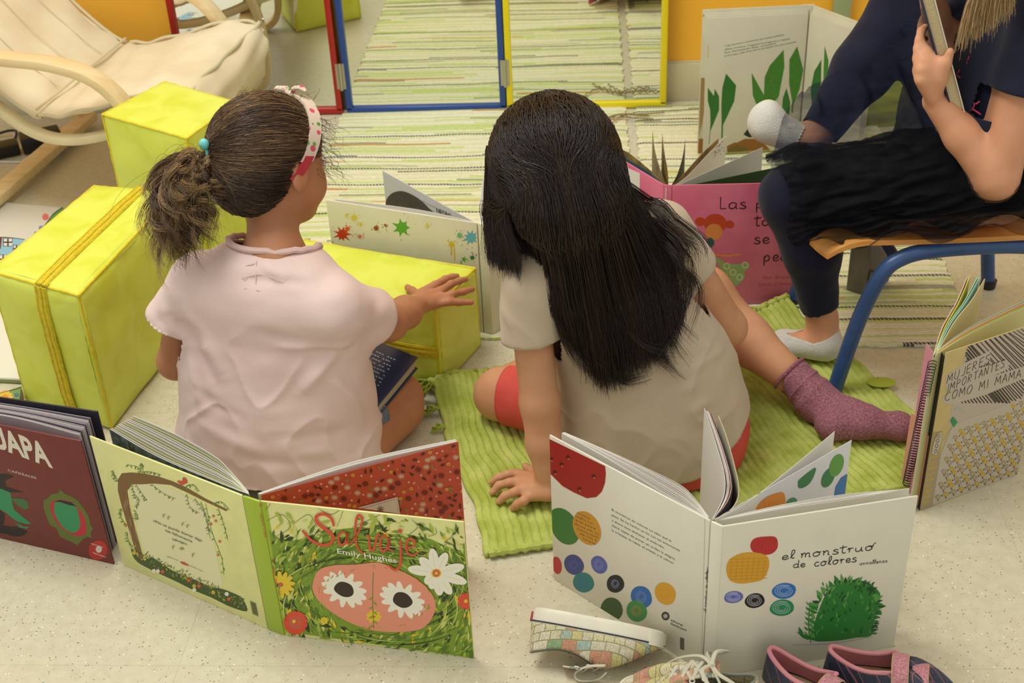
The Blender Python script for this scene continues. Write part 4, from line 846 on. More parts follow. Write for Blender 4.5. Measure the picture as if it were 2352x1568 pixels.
    # plain green leafy bush in place of a figure
    A.poly([c6(*p) for p in ((650, 1325), (662, 1240), (700, 1130), (740, 1050), (800, 1000), (880, 985), (960, 1000), (1035, 1060), (1020, 1150), (1000, 1230), (985, 1300), (900, 1312), (780, 1330))], 8, 3)
    for i in range(110):
        x = rr.uniform(672, 1010); y = rr.uniform(1010, 1300)
        if x < 700 + (1130 - y) * .3 - 30 or x > 1040 - (y - 1060) * .18: continue
        A.leaf(*c6(x, y), rr.uniform(-2.2, -.9), rr.uniform(8, 17), .2, rr.choice((9, 10, 10, 8, 9)))
    A.stroke([c6(*p) for p in ((645, 1340), (632, 1240), (640, 1110))], 2.5, 8, 6, .3)
    for k in range(7):
        for sg in (-1, 1): A.leaf(*c6(640 - 2 * k, 1130 + k * 28), -1.57 + sg * 1.0, 13, .22, 8 if k % 2 else 10)
    for k in range(44):
        a = math.pi * (1 + k / 43); A.leaf(*c6(850 + 165 * math.cos(a), 1170 + 165 * math.sin(a)), a + rr.uniform(-.5, .5), rr.uniform(13, 26), rr.uniform(.16, .28), rr.choice((8, 9, 10, 8)))
    for k in range(16): A.leaf(*c6(665 + 3 * (k % 3), 1150 + k * 11), 3.1 + rr.uniform(-.5, .9), 14, .22, rr.choice((8, 10))); A.leaf(*c6(1018 - 2 * k, 1110 + k * 12), rr.uniform(-.8, .3), 14, .22, rr.choice((8, 9)))
    A.leaf(*c6(600, 1300), -2.2, 22, .25, 8); A.leaf(*c6(655, 1320), -2.9, 40, .14, 8); A.stroke([c6(540, 1352), c6(760, 1345), c6(1000, 1305)], 1.4, 12, 3, .4)
    for k in range(9): A.leaf(*c6(780 + k * 26, 1010 - 8 * math.sin(k * .4)), -1.6 + .1 * k, 10, .15, 4)
    A.build('front_cover_art', t)
    # pages
    Z = .262; wp = PAPER; pk = mat('paper_pinkish', 'D8C9C4', .7)
    fan(t, [(1625, 1190), (1520, 1130), (1400, 1055), (1290, 994)], [(1628, 1186), (1580, 1125), (1520, 1090), (1400, 1035), (1296, 991)], 11, .003, Z, [wp, wp, pk, wp], jit=.0012)
    fan(t, [(1636, 1192), (1662, 1140), (1664, 1090), (1645, 1020), (1618, 937)], [(1639, 1192), (1672, 1150), (1682, 1105), (1660, 1020), (1632, 948)], 8, .003, Z, [wp, mat('ink_page_dark', '2B2430', .6), pk, wp, wp, mat('page_redprint', 'A8433F', .6)], 'page_block', jit=.002)
    page(t, [(1640, 1192), (1680, 1168), (1697, 1130), (1690, 1080), (1668, 1000), (1650, 954)], .003, Z, PAPERC)
    page(t, [(1642, 1192), (1720, 1150), (1820, 1072), (1917, 990)], .003, Z, wp)
    a = P(1645, 1190, Z); c = P(1956, 1010, Z); page(t, [tuple(a[:2]), tuple((a[:2] + c[:2]) / 2), tuple(c[:2])], .003, Z, mat('paper_bluewhite', 'DADCE0', .6), px=False)
    A = Art(Plane(a[:2], c[:2], off=.0006, vb=(.003, Z)), pmats('2C7A4A', '5A9A3E', '2F6FB0', 'D98A2A', '3F8A55', '6A7AC0', 'C9701F'))
    A.poly([c6(*p) for p in ((573, 440), (580, 420), (668, 352), (668, 385), (640, 440), (600, 467), (575, 465))], 0, 2); A.ell(*c6(742, 410), 13, 24, 0, .45); A.ell(*c6(790, 340), 15, 27, 1, .35); A.poly([c6(*p) for p in ((775, 525), (785, 460), (815, 410), (850, 388), (869, 388), (866, 510), (830, 520))], 2)
    A.poly([c6(*p) for p in ((330, 615), (350, 560), (400, 515), (480, 490), (500, 520), (498, 575), (470, 620))], 3, 2); A.ell(*c6(535, 560), 12, 17, 4, .6); A.ell(*c6(580, 568), 6, 5, 5)
    for i in range(5): A.stroke([c6(380 + i * 22, 540), c6(395 + i * 20, 610)], 1.2, 6, 0)
    A.build('page_art', t)
    fan(t, [(1650, 1192), (1800, 1158), (1940, 1135), (2067, 1124)], [(1650, 1194), (1800, 1166), (1940, 1146), (2089, 1120)], 6, .003, Z - .004, [wp], jit=.001)
book_white()
# ================================================================ red book
def book_red():
    R = (-.7365, 1.489); L = (-1.02, 1.574); H = .238
    t = thing('picture_book', 'dark red hardback titled in cream capitals at the left edge, nearly closed', 'book', (-.88, 1.55, 0), 'picture books standing open on the floor')
    panel(t, L, R, 0, H, .003, mat('cover_brick_red', '6E2A26', .5, var=.06, vscale=60, bump=.1, bscale=800), 'front_cover')
    back = [P(-110, 950, .24)[:2], P(233, 965, .24)[:2]]
    bl = np.array((-1.02, 1.63)); br = np.array((-.735, 1.562)); panel(t, bl, br, 0, H, .003, mat('cover_navy_black', '1D1B2A', .5), 'back_cover')
    panel(t, (-1.025, 1.575), (-1.024, 1.632), 0, H, .003, mat('cover_brick_red', '6E2A26'), 'spine')
    lp = mat('paper_lilac', 'BDB2BC', .6)
    fan(t, [(-1.018, 1.582), (-.88, 1.562), (-.748, 1.512)], [(-1.018, 1.622), (-.88, 1.592), (-.745, 1.556)], 15, .003, .232, [lp, PAPER, lp, mat('paper_grey_dark', '4A4550', .6), lp], px=False, jit=.001)
    A = Art(cover_plane(L, R, 0, H), pmats('D8D2C4', '3E6B3F', '2F8A5A', '231E20', 'B3273A', 'D6D2CC', '5E6B2A', 'B0302A', 'C9C2B8'))
    def c3(x, y): return (x / 2.751, 930 + y / 2.751)
    A.text('GUAPA', c3(-150, 214), c3(335, 394), 54, 0, bold=.035)
    A.text('CAÑIZALES', c3(52, 417), c3(232, 467), 5.2, 0)
    A.poly([c3(*p) for p in ((275, 600), (300, 590), (330, 560), (365, 555), (385, 533), (410, 560), (450, 575), (490, 600), (530, 650), (560, 700), (575, 760), (590, 780), (575, 800), (578, 840), (550, 830), (520, 850), (490, 885), (455, 865), (420, 850), (380, 830), (360, 780), (320, 760), (300, 720), (285, 680), (275, 640))], 6)
    A.poly([c3(*p) for p in ((318, 620), (360, 598), (420, 600), (480, 640), (530, 700), (548, 770), (540, 815), (490, 826), (430, 805), (370, 755), (330, 690))], 4, 3)
    A.poly([c3(*p) for p in ((350, 612), (420, 610), (478, 645), (500, 700), (505, 770), (470, 805), (420, 790), (375, 740), (345, 680))], 2, 3)
    A.poly([c3(*p) for p in ((340, 610), (380, 598), (450, 612), (485, 640), (440, 632), (380, 612))], 3)
    # plain leaf shapes in place of a figure
    A.poly([c3(*p) for p in ((-60, 540), (30, 530), (70, 560), (90, 660), (200, 748), (110, 735), (40, 680), (-20, 640))], 2, 2)
    A.poly([c3(*p) for p in ((-60, 430), (50, 436), (88, 450), (30, 480), (40, 515), (152, 552), (60, 550), (-60, 500))], 3)
    A.poly([c3(*p) for p in ((70, 590), (120, 590), (165, 600), (182, 640), (160, 658), (120, 640), (90, 610))], 1, 3); A.poly([c3(*p) for p in ((-60, 640), (30, 690), (20, 760), (100, 770), (175, 800), (120, 830), (40, 815), (-60, 780))], 3, 2)
    for k in range(3): A.stroke([c3(95 + 14 * k, 738 + 4 * k), c3(130 + 14 * k, 770 + 3 * k), c3(170 + 8 * k, 768)], 2.2, 2, 4, .5)
    A.ell(*c3(620, 915), 21, 23, 7, .5); A.text('PEDRO BRAVA', c3(578, 878), c3(652, 903), 3, 8, bold=.02); A.text('PRIMERA IMPRESION', c3(588, 935), c3(672, 965), 3, 8, bold=.02); A.ell(*c3(625, 910), 7, 8, 8)
    A.build('front_cover_art', t)
book_red()
# ================================================================ notebook
def notebook():
    A0_ = np.array((.517, 1.612)); B0_ = np.array((.691, 1.703)); H = .296
    t = thing('spiral_notebook', 'handmade spiral notebook with striped and patterned paper cover, standing open at right', 'notebook', (.56, 1.66, 0))
    panel(t, A0_, B0_, 0, H, .0016, mat('kraft_card', 'C2AC72', .7, var=.04, vscale=60), 'front_cover', .0004)
    A = Art(cover_plane(A0_, B0_, 0, H), pmats('B7A99A', '3A2F28', 'B8AE9E', 'B79B3A', 'A09076', '3A3630', '2F8A55', '9FBFC0', 'B9A46A', '6E6452'))
    def c8(x, y): return (2050 + x / 2.613, 600 + y / 2.613)
    A.poly([c8(*p) for p in ((455, 470), (860, 300), (860, 800), (780, 830), (380, 975), (335, 990), (350, 900), (400, 700))], 0)
    for i in range(-3, 34):
        x0 = 330 + i * 22; a = np.array((x0, 300 + (i < 0) * 0)); pts = []
        # diagonal stripes clipped to the printed panel
        for s in np.linspace(0, 1, 30):
            x = x0 - 60 + 420 * s; y = 330 + i * 2 + 520 * s + (0); 
            left = 455 - (y - 470) * .245; topy = 470 - (x - 455) * .42; boty = 975 - (x - 380) * .36
            if x > left and x < 781 - (y - 890) * .16 and y > topy + 4 and y < boty - 4: pts.append(c8(x, y))
        if len(pts) > 2: A.stroke([pts[0], pts[-1]], 3.0, 1, 0)
    for i in range(1, 16):
        x0 = 455 - 22 * 0; pts = []
        for s in np.linspace(0, 1, 30):
            x = 330 - i * 22 + 420 * s; y = 330 + 25 * i * .0 + 520 * s
            left = 455 - (y - 470) * .245; topy = 470 - (x - 455) * .42; boty = 975 - (x - 380) * .36
            if x > left and x < 781 - (y - 890) * .16 and y > topy + 4 and y < boty - 4: pts.append(c8(x, y))
        if len(pts) > 2: A.stroke([pts[0], pts[-1]], 3.0, 1, 0)
    # paper strips with the handwriting
    for q in (((318, 690), (430, 610), (585, 535), (585, 600), (450, 680), (320, 745)), ((318, 740), (520, 640), (690, 590), (700, 640), (520, 730), (325, 790)), ((300, 810), (560, 700), (790, 630), (790, 700), (560, 800), (350, 860), (302, 845))): A.poly([c8(*p) for p in q], 2)
    A.script('MUJERES', c8(322, 735), c8(590, 600), 20, 1.5, 1, smooth=3); A.script('IMPORTANTES', c8(325, 785), c8(678, 628), 19, 1.5, 1, smooth=3); A.script('COMO MI MAMA', c8(310, 840), c8(775, 692), 20, 1.5, 1, smooth=3)
    # zigzag paper
    A.poly([c8(*p) for p in ((200, 1040), (300, 1020), (245, 1480), (110, 1515))], 4)
    for i in range(13):
        y0 = 1050 + i * 34; pts = []
        for k in range(8):
            x = 205 - (y0 - 1040) * .19 + k * 14; pts.append(c8(x, y0 + (10 if k % 2 else -4) - k * 3))
        A.stroke(pts, 4.0, 3, 0)
    # geometric flower paper
    A.poly([c8(*p) for p in ((360, 980), (860, 790), (770, 1270), (240, 1460), (290, 1150))], 2)
    for r_ in range(13):
        for q in range(13):
            x = 300 + q * 47 - r_ * 9 + (23 if r_ % 2 else 0); y = 1010 + r_ * 38 - (q * 16)
            lf = 362 - (y - 980) * .26
            if x < lf + 14 or x > 850 - (y - 790) * .2 or y < 985 - (x - 360) * .37 + 14 or y > 1460 - (x - 240) * .36 - 10: continue
            A.ell(*c8(x, y), 6.2, 5.4, 3 if (r_ + q) % 2 else 4, 0, 8); A.ell(*c8(x, y), 2.4, 2.2, 8, 0, 6)
            for dx, dy in ((23, -8), (0, 19)): A.ell(*c8(x + dx, y + dy), 1.7, 1.7, 5, 0, 5)
    A.poly([c8(*p) for p in ((345, 955), (362, 930), (388, 962), (365, 995))], 6); A.stroke([c8(370, 890), c8(395, 875), c8(430, 905)], 1.2, 7, 2); A.stroke([c8(300, 1080), c8(330, 1030), c8(355, 1000)], .9, 7, 2)
    A.poly([c8(*p) for p in ((265, 1030), (295, 1020), (290, 1080), (262, 1160), (232, 1150), (240, 1100))], 2)
    for k in range(4): A.ell(*c8(272 - k * 5, 1045 + k * 30), 4, 5, 9, .3, 8); A.ell(*c8(272 - k * 5, 1045 + k * 30), 2.4, 3, 2, .3, 8)
    A.build('cover_collage', t)
    cols = [mat('card_' + c, c, .65) for c in ('CFC98E', '8FBF98', 'D9C94A', 'DE8E62', 'E0D08A', '8FA8C8')]
    fan(t, [(2152, 812), (2230, 765), (2352, 706), (2400, 690)], [(2150, 806), (2225, 752), (2352, 690), (2400, 672)], 7, .003, .291, cols, jit=.001)
    sp0 = P(2148, 815, .291)[:2]; 
    for k, ((x1, y1), (x2, y2), c) in enumerate((((2164, 752), (2222, 634), 'D8C0B0'), ((2170, 752), (2228, 632), 'D9CB5A'), ((2176, 748), (2246, 634), 'A9CFA0'), ((2182, 745), (2250, 636), '9CC9C4'), ((2190, 742), (2262, 640), 'CFC08A'))):
        page(t, [(2143 + k, 820), (x1, y1), ((x1 + x2) / 2 + 4, (y1 + y2) / 2), (x2, y2)], .003, .291, mat('card_' + c, c, .65), th=.0012)
    # black back board and pink dividers on the far side of the coil
    q0 = P(2092, 1150); q1 = P(2080, 1128); 
    panel(t, q0[:2] + np.array((.004, .004)), A0_ - np.array((.001, -.001)), 0, H - .008, .0015, mat('board_black', '1B1A1E', .5), 'back_board', .0003)
    b = MB(); sheetpts(b, [q1[:2] + np.array((-.004, .02)), q1[:2] + np.array((.004, .012)), A0_ + np.array((-.003, .008))], .002, .14, .001); b.build('divider', mat('card_peach', 'DDA58A', .6), t)
    b = MB(); sheetpts(b, [q1[:2] + np.array((.002, .018)), A0_ + np.array((-.002, .012))], .002, .27, .001); b.build('divider', mat('card_pink', 'D48FA0', .6), t)
    b = MB(); c0 = P(2142, 832, .288); c1 = P(2082, 1112, .012); pts = []
    n = 46
    for i in range(n * 10 + 1):
        a = i / 10 * 2 * math.pi; s = i / (n * 10); p = c0 * (1 - s) + c1 * s; pts.append(p + np.array((.0062 * math.cos(a), .0062 * math.sin(a), 0)))
    b.tube(pts, .0007, 5); b.build('wire_coil', mat('wire_coil', '35343C', .35, metal=.8), t, smooth=True)
notebook()
# ================================================================ splash-cover book
def book_splash():
    S = (-.196, 2.137); L = (-.502, 2.246); H = .246
    t = thing('picture_book', 'white hardback with paint splash cover standing behind the low yellow block', 'book', (-.3, 2.22, 0), 'picture books standing open on the floor')
    cm = mat('cover_offwhite', 'D6D3B8', .45, var=.03, vscale=15)
    panel(t, L, (-.204, 2.1400), .009, H, .003, cm, 'back_cover'); panel(t, (-.202, 2.1392), (-.184, 2.132), .009, H, .006, cm, 'spine', .002); panel(t, (-.183, 2.134), (-.005, 2.35), .009, H, .003, cm, 'front_cover')
    A = Art(cover_plane(L, (-.204, 2.1400), .009, H), pmats('C23A22', 'D9C93A', '5FA83A', '9A4A22', 'D9B82A', '5FA8C0', '2F7A45', 'D97A6A', 'DD5A2A', '6FAF8A'))
    def c2(x, y): return (750 + x / 2.613, y / 2.613)
    rr = random.Random(2)
    def splat(x, y, r, mi, n=9):
        pts = []
        for k in range(n * 3):
            a = 2 * math.pi * k / (n * 3); q = r * (1 + (rr.uniform(.4, 1.3) if k % 3 == 0 else 0)); pts.append(c2(x + q * math.cos(a), y + q * math.sin(a)))
        A.poly(pts, mi)
        for k in range(7): a = rr.uniform(0, 6.28); q = r * rr.uniform(1.8, 3); A.ell(*c2(x + q * math.cos(a), y + q * math.sin(a)), rr.uniform(.6, 1.6), rr.uniform(.6, 1.6), mi, n=8)
    splat(95, 1405, 28, 0); splat(165, 1305, 14, 1); splat(125, 1372, 12, 8); splat(200, 1418, 10, 7); splat(298, 1368, 13, 3); splat(352, 1350, 6, 3); splat(452, 1365, 32, 2, 7); splat(608, 1355, 8, 1); splat(750, 1465, 13, 4); splat(800, 1412, 13, 9); splat(868, 1425, 28, 5); splat(875, 1545, 11, 6); splat(825, 1555, 10, 2, 5); splat(205, 1345, 8, 1); splat(120, 1290, 6, 1)
    A.stroke([c2(750, 1470), c2(748, 1530)], 3, 4, 0); A.stroke([c2(765, 1470), c2(770, 1565)], 2.4, 4, 0)
    A.build('cover_art', t)
    fan(t, [(1112, 517), (960, 490), (768, 462)], [(1112, 514), (960, 480), (770, 456)], 6, .011, .242, [PAPER], jit=.001)
    a = P(1097, 514, .242); c = P(879, 392, .242); page(t, [tuple(a[:2]), tuple((a[:2] + c[:2]) / 2), tuple(c[:2])], .011, .242, mat('paper_greywhite', 'C9CACD', .6), px=False, th=.001)
    A = Art(Plane(a[:2], c[:2], off=.0009, vb=(.011, .242), ub=(0, .36)), pmats('3E3A3E', '2A282A', '55504F'))
    A.poly([(887, 500), (886, 465), (895, 448), (910, 440), (930, 440), (960, 455), (985, 478), (995, 496), (960, 560), (900, 560)], 0, 3)
    for i in range(60): x = rr.uniform(892, 985); y = 452 + abs(x - 920) * .45 + rr.uniform(0, 45); A.stroke([(x, y), (x + 8, y - 3 + rr.uniform(-5, 5)), (x + 15, y + 8)], .8, rr.choice((1, 2)), 3)
    A.text('NO me gusta el', (970, 463), (1001, 478), 3, 2); A.text('NEGRO', (1003, 487), (1037, 502), 10.5, 1, bold=.01); A.text('de la', (1040, 503), (1062, 512), 3, 2)
    A.build('page_art', t)
    fan(t, [(1108, 512), (1110, 470), (1112, 440), (1116, 412)], [(1105, 514), (1104, 470), (1106, 440), (1110, 410)], 6, .011, .242, [PAPER, mat('paper_greywhite', 'C9CACD')], jit=.001)
book_splash()
# ================================================================ pink book
def book_pink():
    S0 = (.143, 2.236); S1 = (.160, 2.233); R = (.405, 2.236); L = (.010, 2.442); H = .262
    t = thing('picture_book', 'open pink hardback with curly dark lettering standing beyond the green rug', 'book', (.2, 2.28, 0), 'picture books standing open on the floor')
    cm = mat('cover_rose_pink', 'C9607E', .42, col2='D5738F', vscale=12)
    panel(t, L, S0, .009, H + .009, .003, cm, 'back_cover'); panel(t, S1, R, .009, H + .009, .003, cm, 'front_cover'); panel(t, (S0[0] + .0007, S0[1]), (S1[0] - .0007, S1[1]), .009, H + .009, .004, cm, 'spine', .0018)
    A = Art(cover_plane(S1, R, .009, H + .009), pmats('3A2026', 'C2482A', 'D98A4A', '8FA06A', '2C5A5A', 'B0485E', 'B7C48F'))
    def cp(x, y): return (1400 + x / 3.564, 280 + y / 3.564)
    A.script('Las princesas', cp(895, 712), cp(1860, 690), 28, 3.0, 0, taper=.3); A.script('tambien', cp(1185, 850), cp(1700, 840), 27, 3.0, 0, taper=.3); A.script('se tiran', cp(1180, 995), cp(1720, 985), 27, 3.0, 0, taper=.3); A.script('pedos', cp(1258, 1140), cp(1600, 1130), 27, 3.0, 0, taper=.3)
    A.text('Ilan Brenman', cp(1258, 1285), cp(1560, 1280), 8, 5); A.text('Ionit Zilberman', cp(1222, 1342), cp(1580, 1335), 8, 5)
    # plain generic motif: a red and orange blossom over a green leafy shape
    A.ell(*cp(865, 830), 26, 22, 1); A.ell(*cp(742, 815), 12, 10, 1); A.ell(*cp(982, 838), 11, 9, 1); A.ell(*cp(855, 900), 20, 19, 2); A.ell(*cp(825, 985), 9, 11, 4)
    A.stroke([cp(840, 1080), cp(950, 1095), cp(1080, 1080)], 4, 2, 4, .3)
    A.poly([cp(*p) for p in ((860, 1100), (950, 1150), (1040, 1160), (1130, 1150), (1140, 1190), (1100, 1230), (1110, 1260), (1070, 1320), (1020, 1340), (960, 1280))], 3, 3)
    for x, y in ((1110, 1170), (1065, 1270), (1010, 1230), (960, 1180)): A.ell(*cp(x, y), 8, 8, 6); A.ell(*cp(x, y), 5, 5, 3)
    A.build('cover_art', t)
    z = .265; kr = mat('page_kraft', 'B08F4A', .6, col2='6E5A33', vscale=30); dk = mat('page_dark_sepia', '3E362A', .6)
    page(t, [(1533, 430), (1522, 405), (1505, 350), (1499, 301)], .012, z, mat('page_umber', '857046', .6, col2='5A4C30', vscale=30)); page(t, [(1535, 430), (1534, 395), (1526, 350), (1521, 306)], .012, z, kr); page(t, [(1540, 430), (1556, 400), (1568, 360), (1574, 322)], .012, z, dk)
    page(t, [(1541, 430), (1570, 400), (1610, 355), (1650, 318)], .012, z, kr); page(t, [(1543, 430), (1580, 403), (1625, 355), (1668, 312)], .012, z, PAPER)
    a = P(1546, 430, z); c = P(1752, 338, z); page(t, [tuple(a[:2]), tuple((a[:2] + c[:2]) / 2), tuple(c[:2])], .012, z, PAPER, px=False)
    a = P(1560, 430, z); c = P(1815, 378, z); panel(t, a[:2], c[:2], .012, z, .001, mat('endpaper_green', '2A5A35', .5), 'endpaper', 0)
    page(t, [(1532, 430), (1490, 395), (1440, 365), (1400, 345)], .012, z, mat('page_teal', '2C5A6A', .6)); page(t, [(1532, 428), (1490, 388), (1445, 352), (1400, 330)], .012, z, kr); page(t, [(1531, 432), (1490, 408), (1440, 385), (1400, 370)], .012, z, PAPER)
    b = Art(Plane(P(1543, 430, z)[:2], P(1668, 312, z)[:2], off=.0012, vb=(.012, z), ub=(0, .3)), pmats('8A8A88', '6A6A68'))
    for i in range(40): x = rr_.uniform(1630, 1664); y = 345 - (x - 1630) * .75 + rr_.uniform(2, 28); b.ell(x, y, 1.4, 1.1, i % 2, n=6)
    b.stroke([(1608, 395), (1600, 380), (1612, 370), (1618, 385), (1640, 392), (1628, 398)], .8, 0, 4); b.build('page_art', t)
rr_ = random.Random(12); book_pink()
# ================================================================ big leaf book against the wall
def book_leaf():
    L = (.270, 2.938); S = (.512, 2.955); R = (.622, 2.79); H = .358
    t = thing('picture_book', 'large board book open at green paper leaves, before the orange wall', 'book', (.45, 3.0, 0), 'picture books standing open on the floor')
    cm = mat('board_offwhite', 'CFC9B0', .5, var=.04, vscale=20); pg = mat('page_offwhite', 'C9C4AE', .5, var=.03, vscale=10)
    def back(p, q, d): 
        t_ = (np.array(q) - np.array(p)); t_ = t_ / np.linalg.norm(t_); nn = np.array((-t_[1], t_[0])); nn = nn if nn @ np.array(p) > 0 else -nn; return np.array(p) + nn * d, np.array(q) + nn * d
    a, c = back(L, S, .012); panel(t, a, c, .009, H + .009, .003, cm, 'cover'); a2, c2 = back(S, R, .012); panel(t, a2, c2, .009, H + .009, .003, cm, 'cover')
    panel(t, (S[0] - .012, S[1] + .012), (S[0] + .014, S[1] + .012), .009, H + .009, .006, cm, 'spine')
    for k in range(3):
        a, c = back(L, S, .009 - k * .0032); panel(t, a + (c - a) * (.015 + .012 * k), c, .012, H - .004 * k, .0028, pg if k == 2 else cm, 'board_page')
        a, c = back(S, R, .009 - k * .0032); panel(t, a, c - (c - a) * (.01 + .01 * k), .012, H - .004 * k, .0028, pg if k == 2 else cm, 'board_page')
    a, c = back(L, S, .0026); PL = Plane(a, c, vb=(.012, H - .01))
    A = Art(PL, pmats('2F6B28', '3F7A2A', '4A4A44', '6B5A2A', '8A5A22', '5A7A2A', '9A7A4A', '262420', 'C4BE6A'))
    def cb_(x, y): return (1550 + x / 2.933, y / 2.933)
    for i, (x1, y1, x2, y2) in enumerate(((335, 315, 735, 238), (335, 338, 775, 265), (333, 360, 680, 297), (333, 383, 820, 285))): A.text(('Y aquí nos tienes a Comelotodo que contenta satisfecha', '¿Estás contenta, Traguito? le preguntó y repetía', 'Soy demasiado feliz, contestó', 'la hormiga y dijo Pues ahora las patitas una para marchar')[i], cb_(x1, y1), cb_(x2, y2), 3.6, 2)
    for q, m_ in ((((345, 495), (413, 575), (400, 680), (350, 790), (325, 840), (322, 930), (312, 930), (315, 830), (313, 700), (320, 590)), 0), (((222, 590), (262, 645), (270, 598), (298, 650), (298, 740), (262, 830), (240, 880), (232, 970), (228, 970), (240, 830), (238, 740), (222, 680)), 0), (((733, 335), (738, 450), (700, 650), (640, 720), (560, 730), (525, 640), (517, 490), (600, 640), (605, 520), (640, 440)), 1), (((824, 312), (866, 470), (840, 600), (800, 700), (795, 760), (785, 760), (790, 690), (770, 560), (772, 400)), 1), (((752, 592), (778, 690), (770, 770), (740, 790), (722, 730), (728, 660)), 0)): A.poly([cb_(*p) for p in q], m_)
    rr = random.Random(4)
    for i in range(50): x = rr.uniform(620, 700); A.ell(*cb_(x, rr.uniform(470, 680)), 2, 1.2, rr.choice((0, 5)), n=6)
    for i in range(30): A.ell(*cb_(rr.uniform(785, 850), rr.uniform(400, 600)), 2, 1.2, rr.choice((0, 5)), n=6)
    A.poly([cb_(*p) for p in ((350, 985), (400, 960), (420, 960), (470, 935), (540, 935), (590, 950), (640, 1040), (580, 1010), (480, 1045), (352, 1070))], 4); A.poly([cb_(*p) for p in ((350, 1010), (420, 975), (500, 1000), (470, 1040), (352, 1068))], 3); A.poly([cb_(*p) for p in ((462, 905), (490, 870), (500, 830), (520, 900), (540, 920), (500, 925))], 7)
    A.poly([cb_(*p) for p in ((160, 525), (200, 525), (195, 760), (150, 930), (150, 700))], 6); A.poly([cb_(*p) for p in ((140, 935), (190, 935), (185, 1030), (135, 1040))], 4)
    A.stroke([cb_(225, 300), cb_(222, 390)], 1.5, 8, 0)
    A.build('page_art', t)
    a, c = back(S, R, .0026); A = Art(Plane(a, c, vb=(.012, H - .01)), pmats('3F7A2A', '2F6B28'))
    A.poly([cb_(*p) for p in ((1010, 310), (1036, 410), (1030, 560), (1000, 600), (1002, 480), (1005, 400))], 0); A.poly([cb_(*p) for p in ((988, 400), (985, 560), (960, 700), (930, 800), (915, 600), (940, 480))], 1); A.build('page_art', t)
    # printed black-and-white border on the cover margins
    a, c = back(L, S, .0118); A = Art(Plane(a, c, vb=(.009, H + .009)), pmats('3A3A38'))
    for i in range(150): s = i / 150; x = 1603 + 250 * s; y = 36.5 - 12 * s; A.stroke([(x, y + rr.uniform(-3, 3)), (x + 2, y + 2), (x + 3, y - 2)], .6, 0, 0)
    for i in range(150): A.stroke([(1598.5 + rr.uniform(-1, 3), 50 + i * 2), (1600 + rr.uniform(-1, 3), 51 + i * 2)], .6, 0, 0)
    A.build('cover_art', t)
    # neighbours at the wall
book_leaf()
t = thing('picture_book', 'thin lime green book standing before the wall behind the tulle skirt', 'book', (.76, 3.14, 0)); panel(t, (.69, 3.10), (.83, 3.12), .0, .24, .01, mat('cover_lime', '9FA83A', .5), 'cover'); panel(t, (.695, 3.112), (.825, 3.132), .002, .236, .006, PAPER, 'page_block', 0)
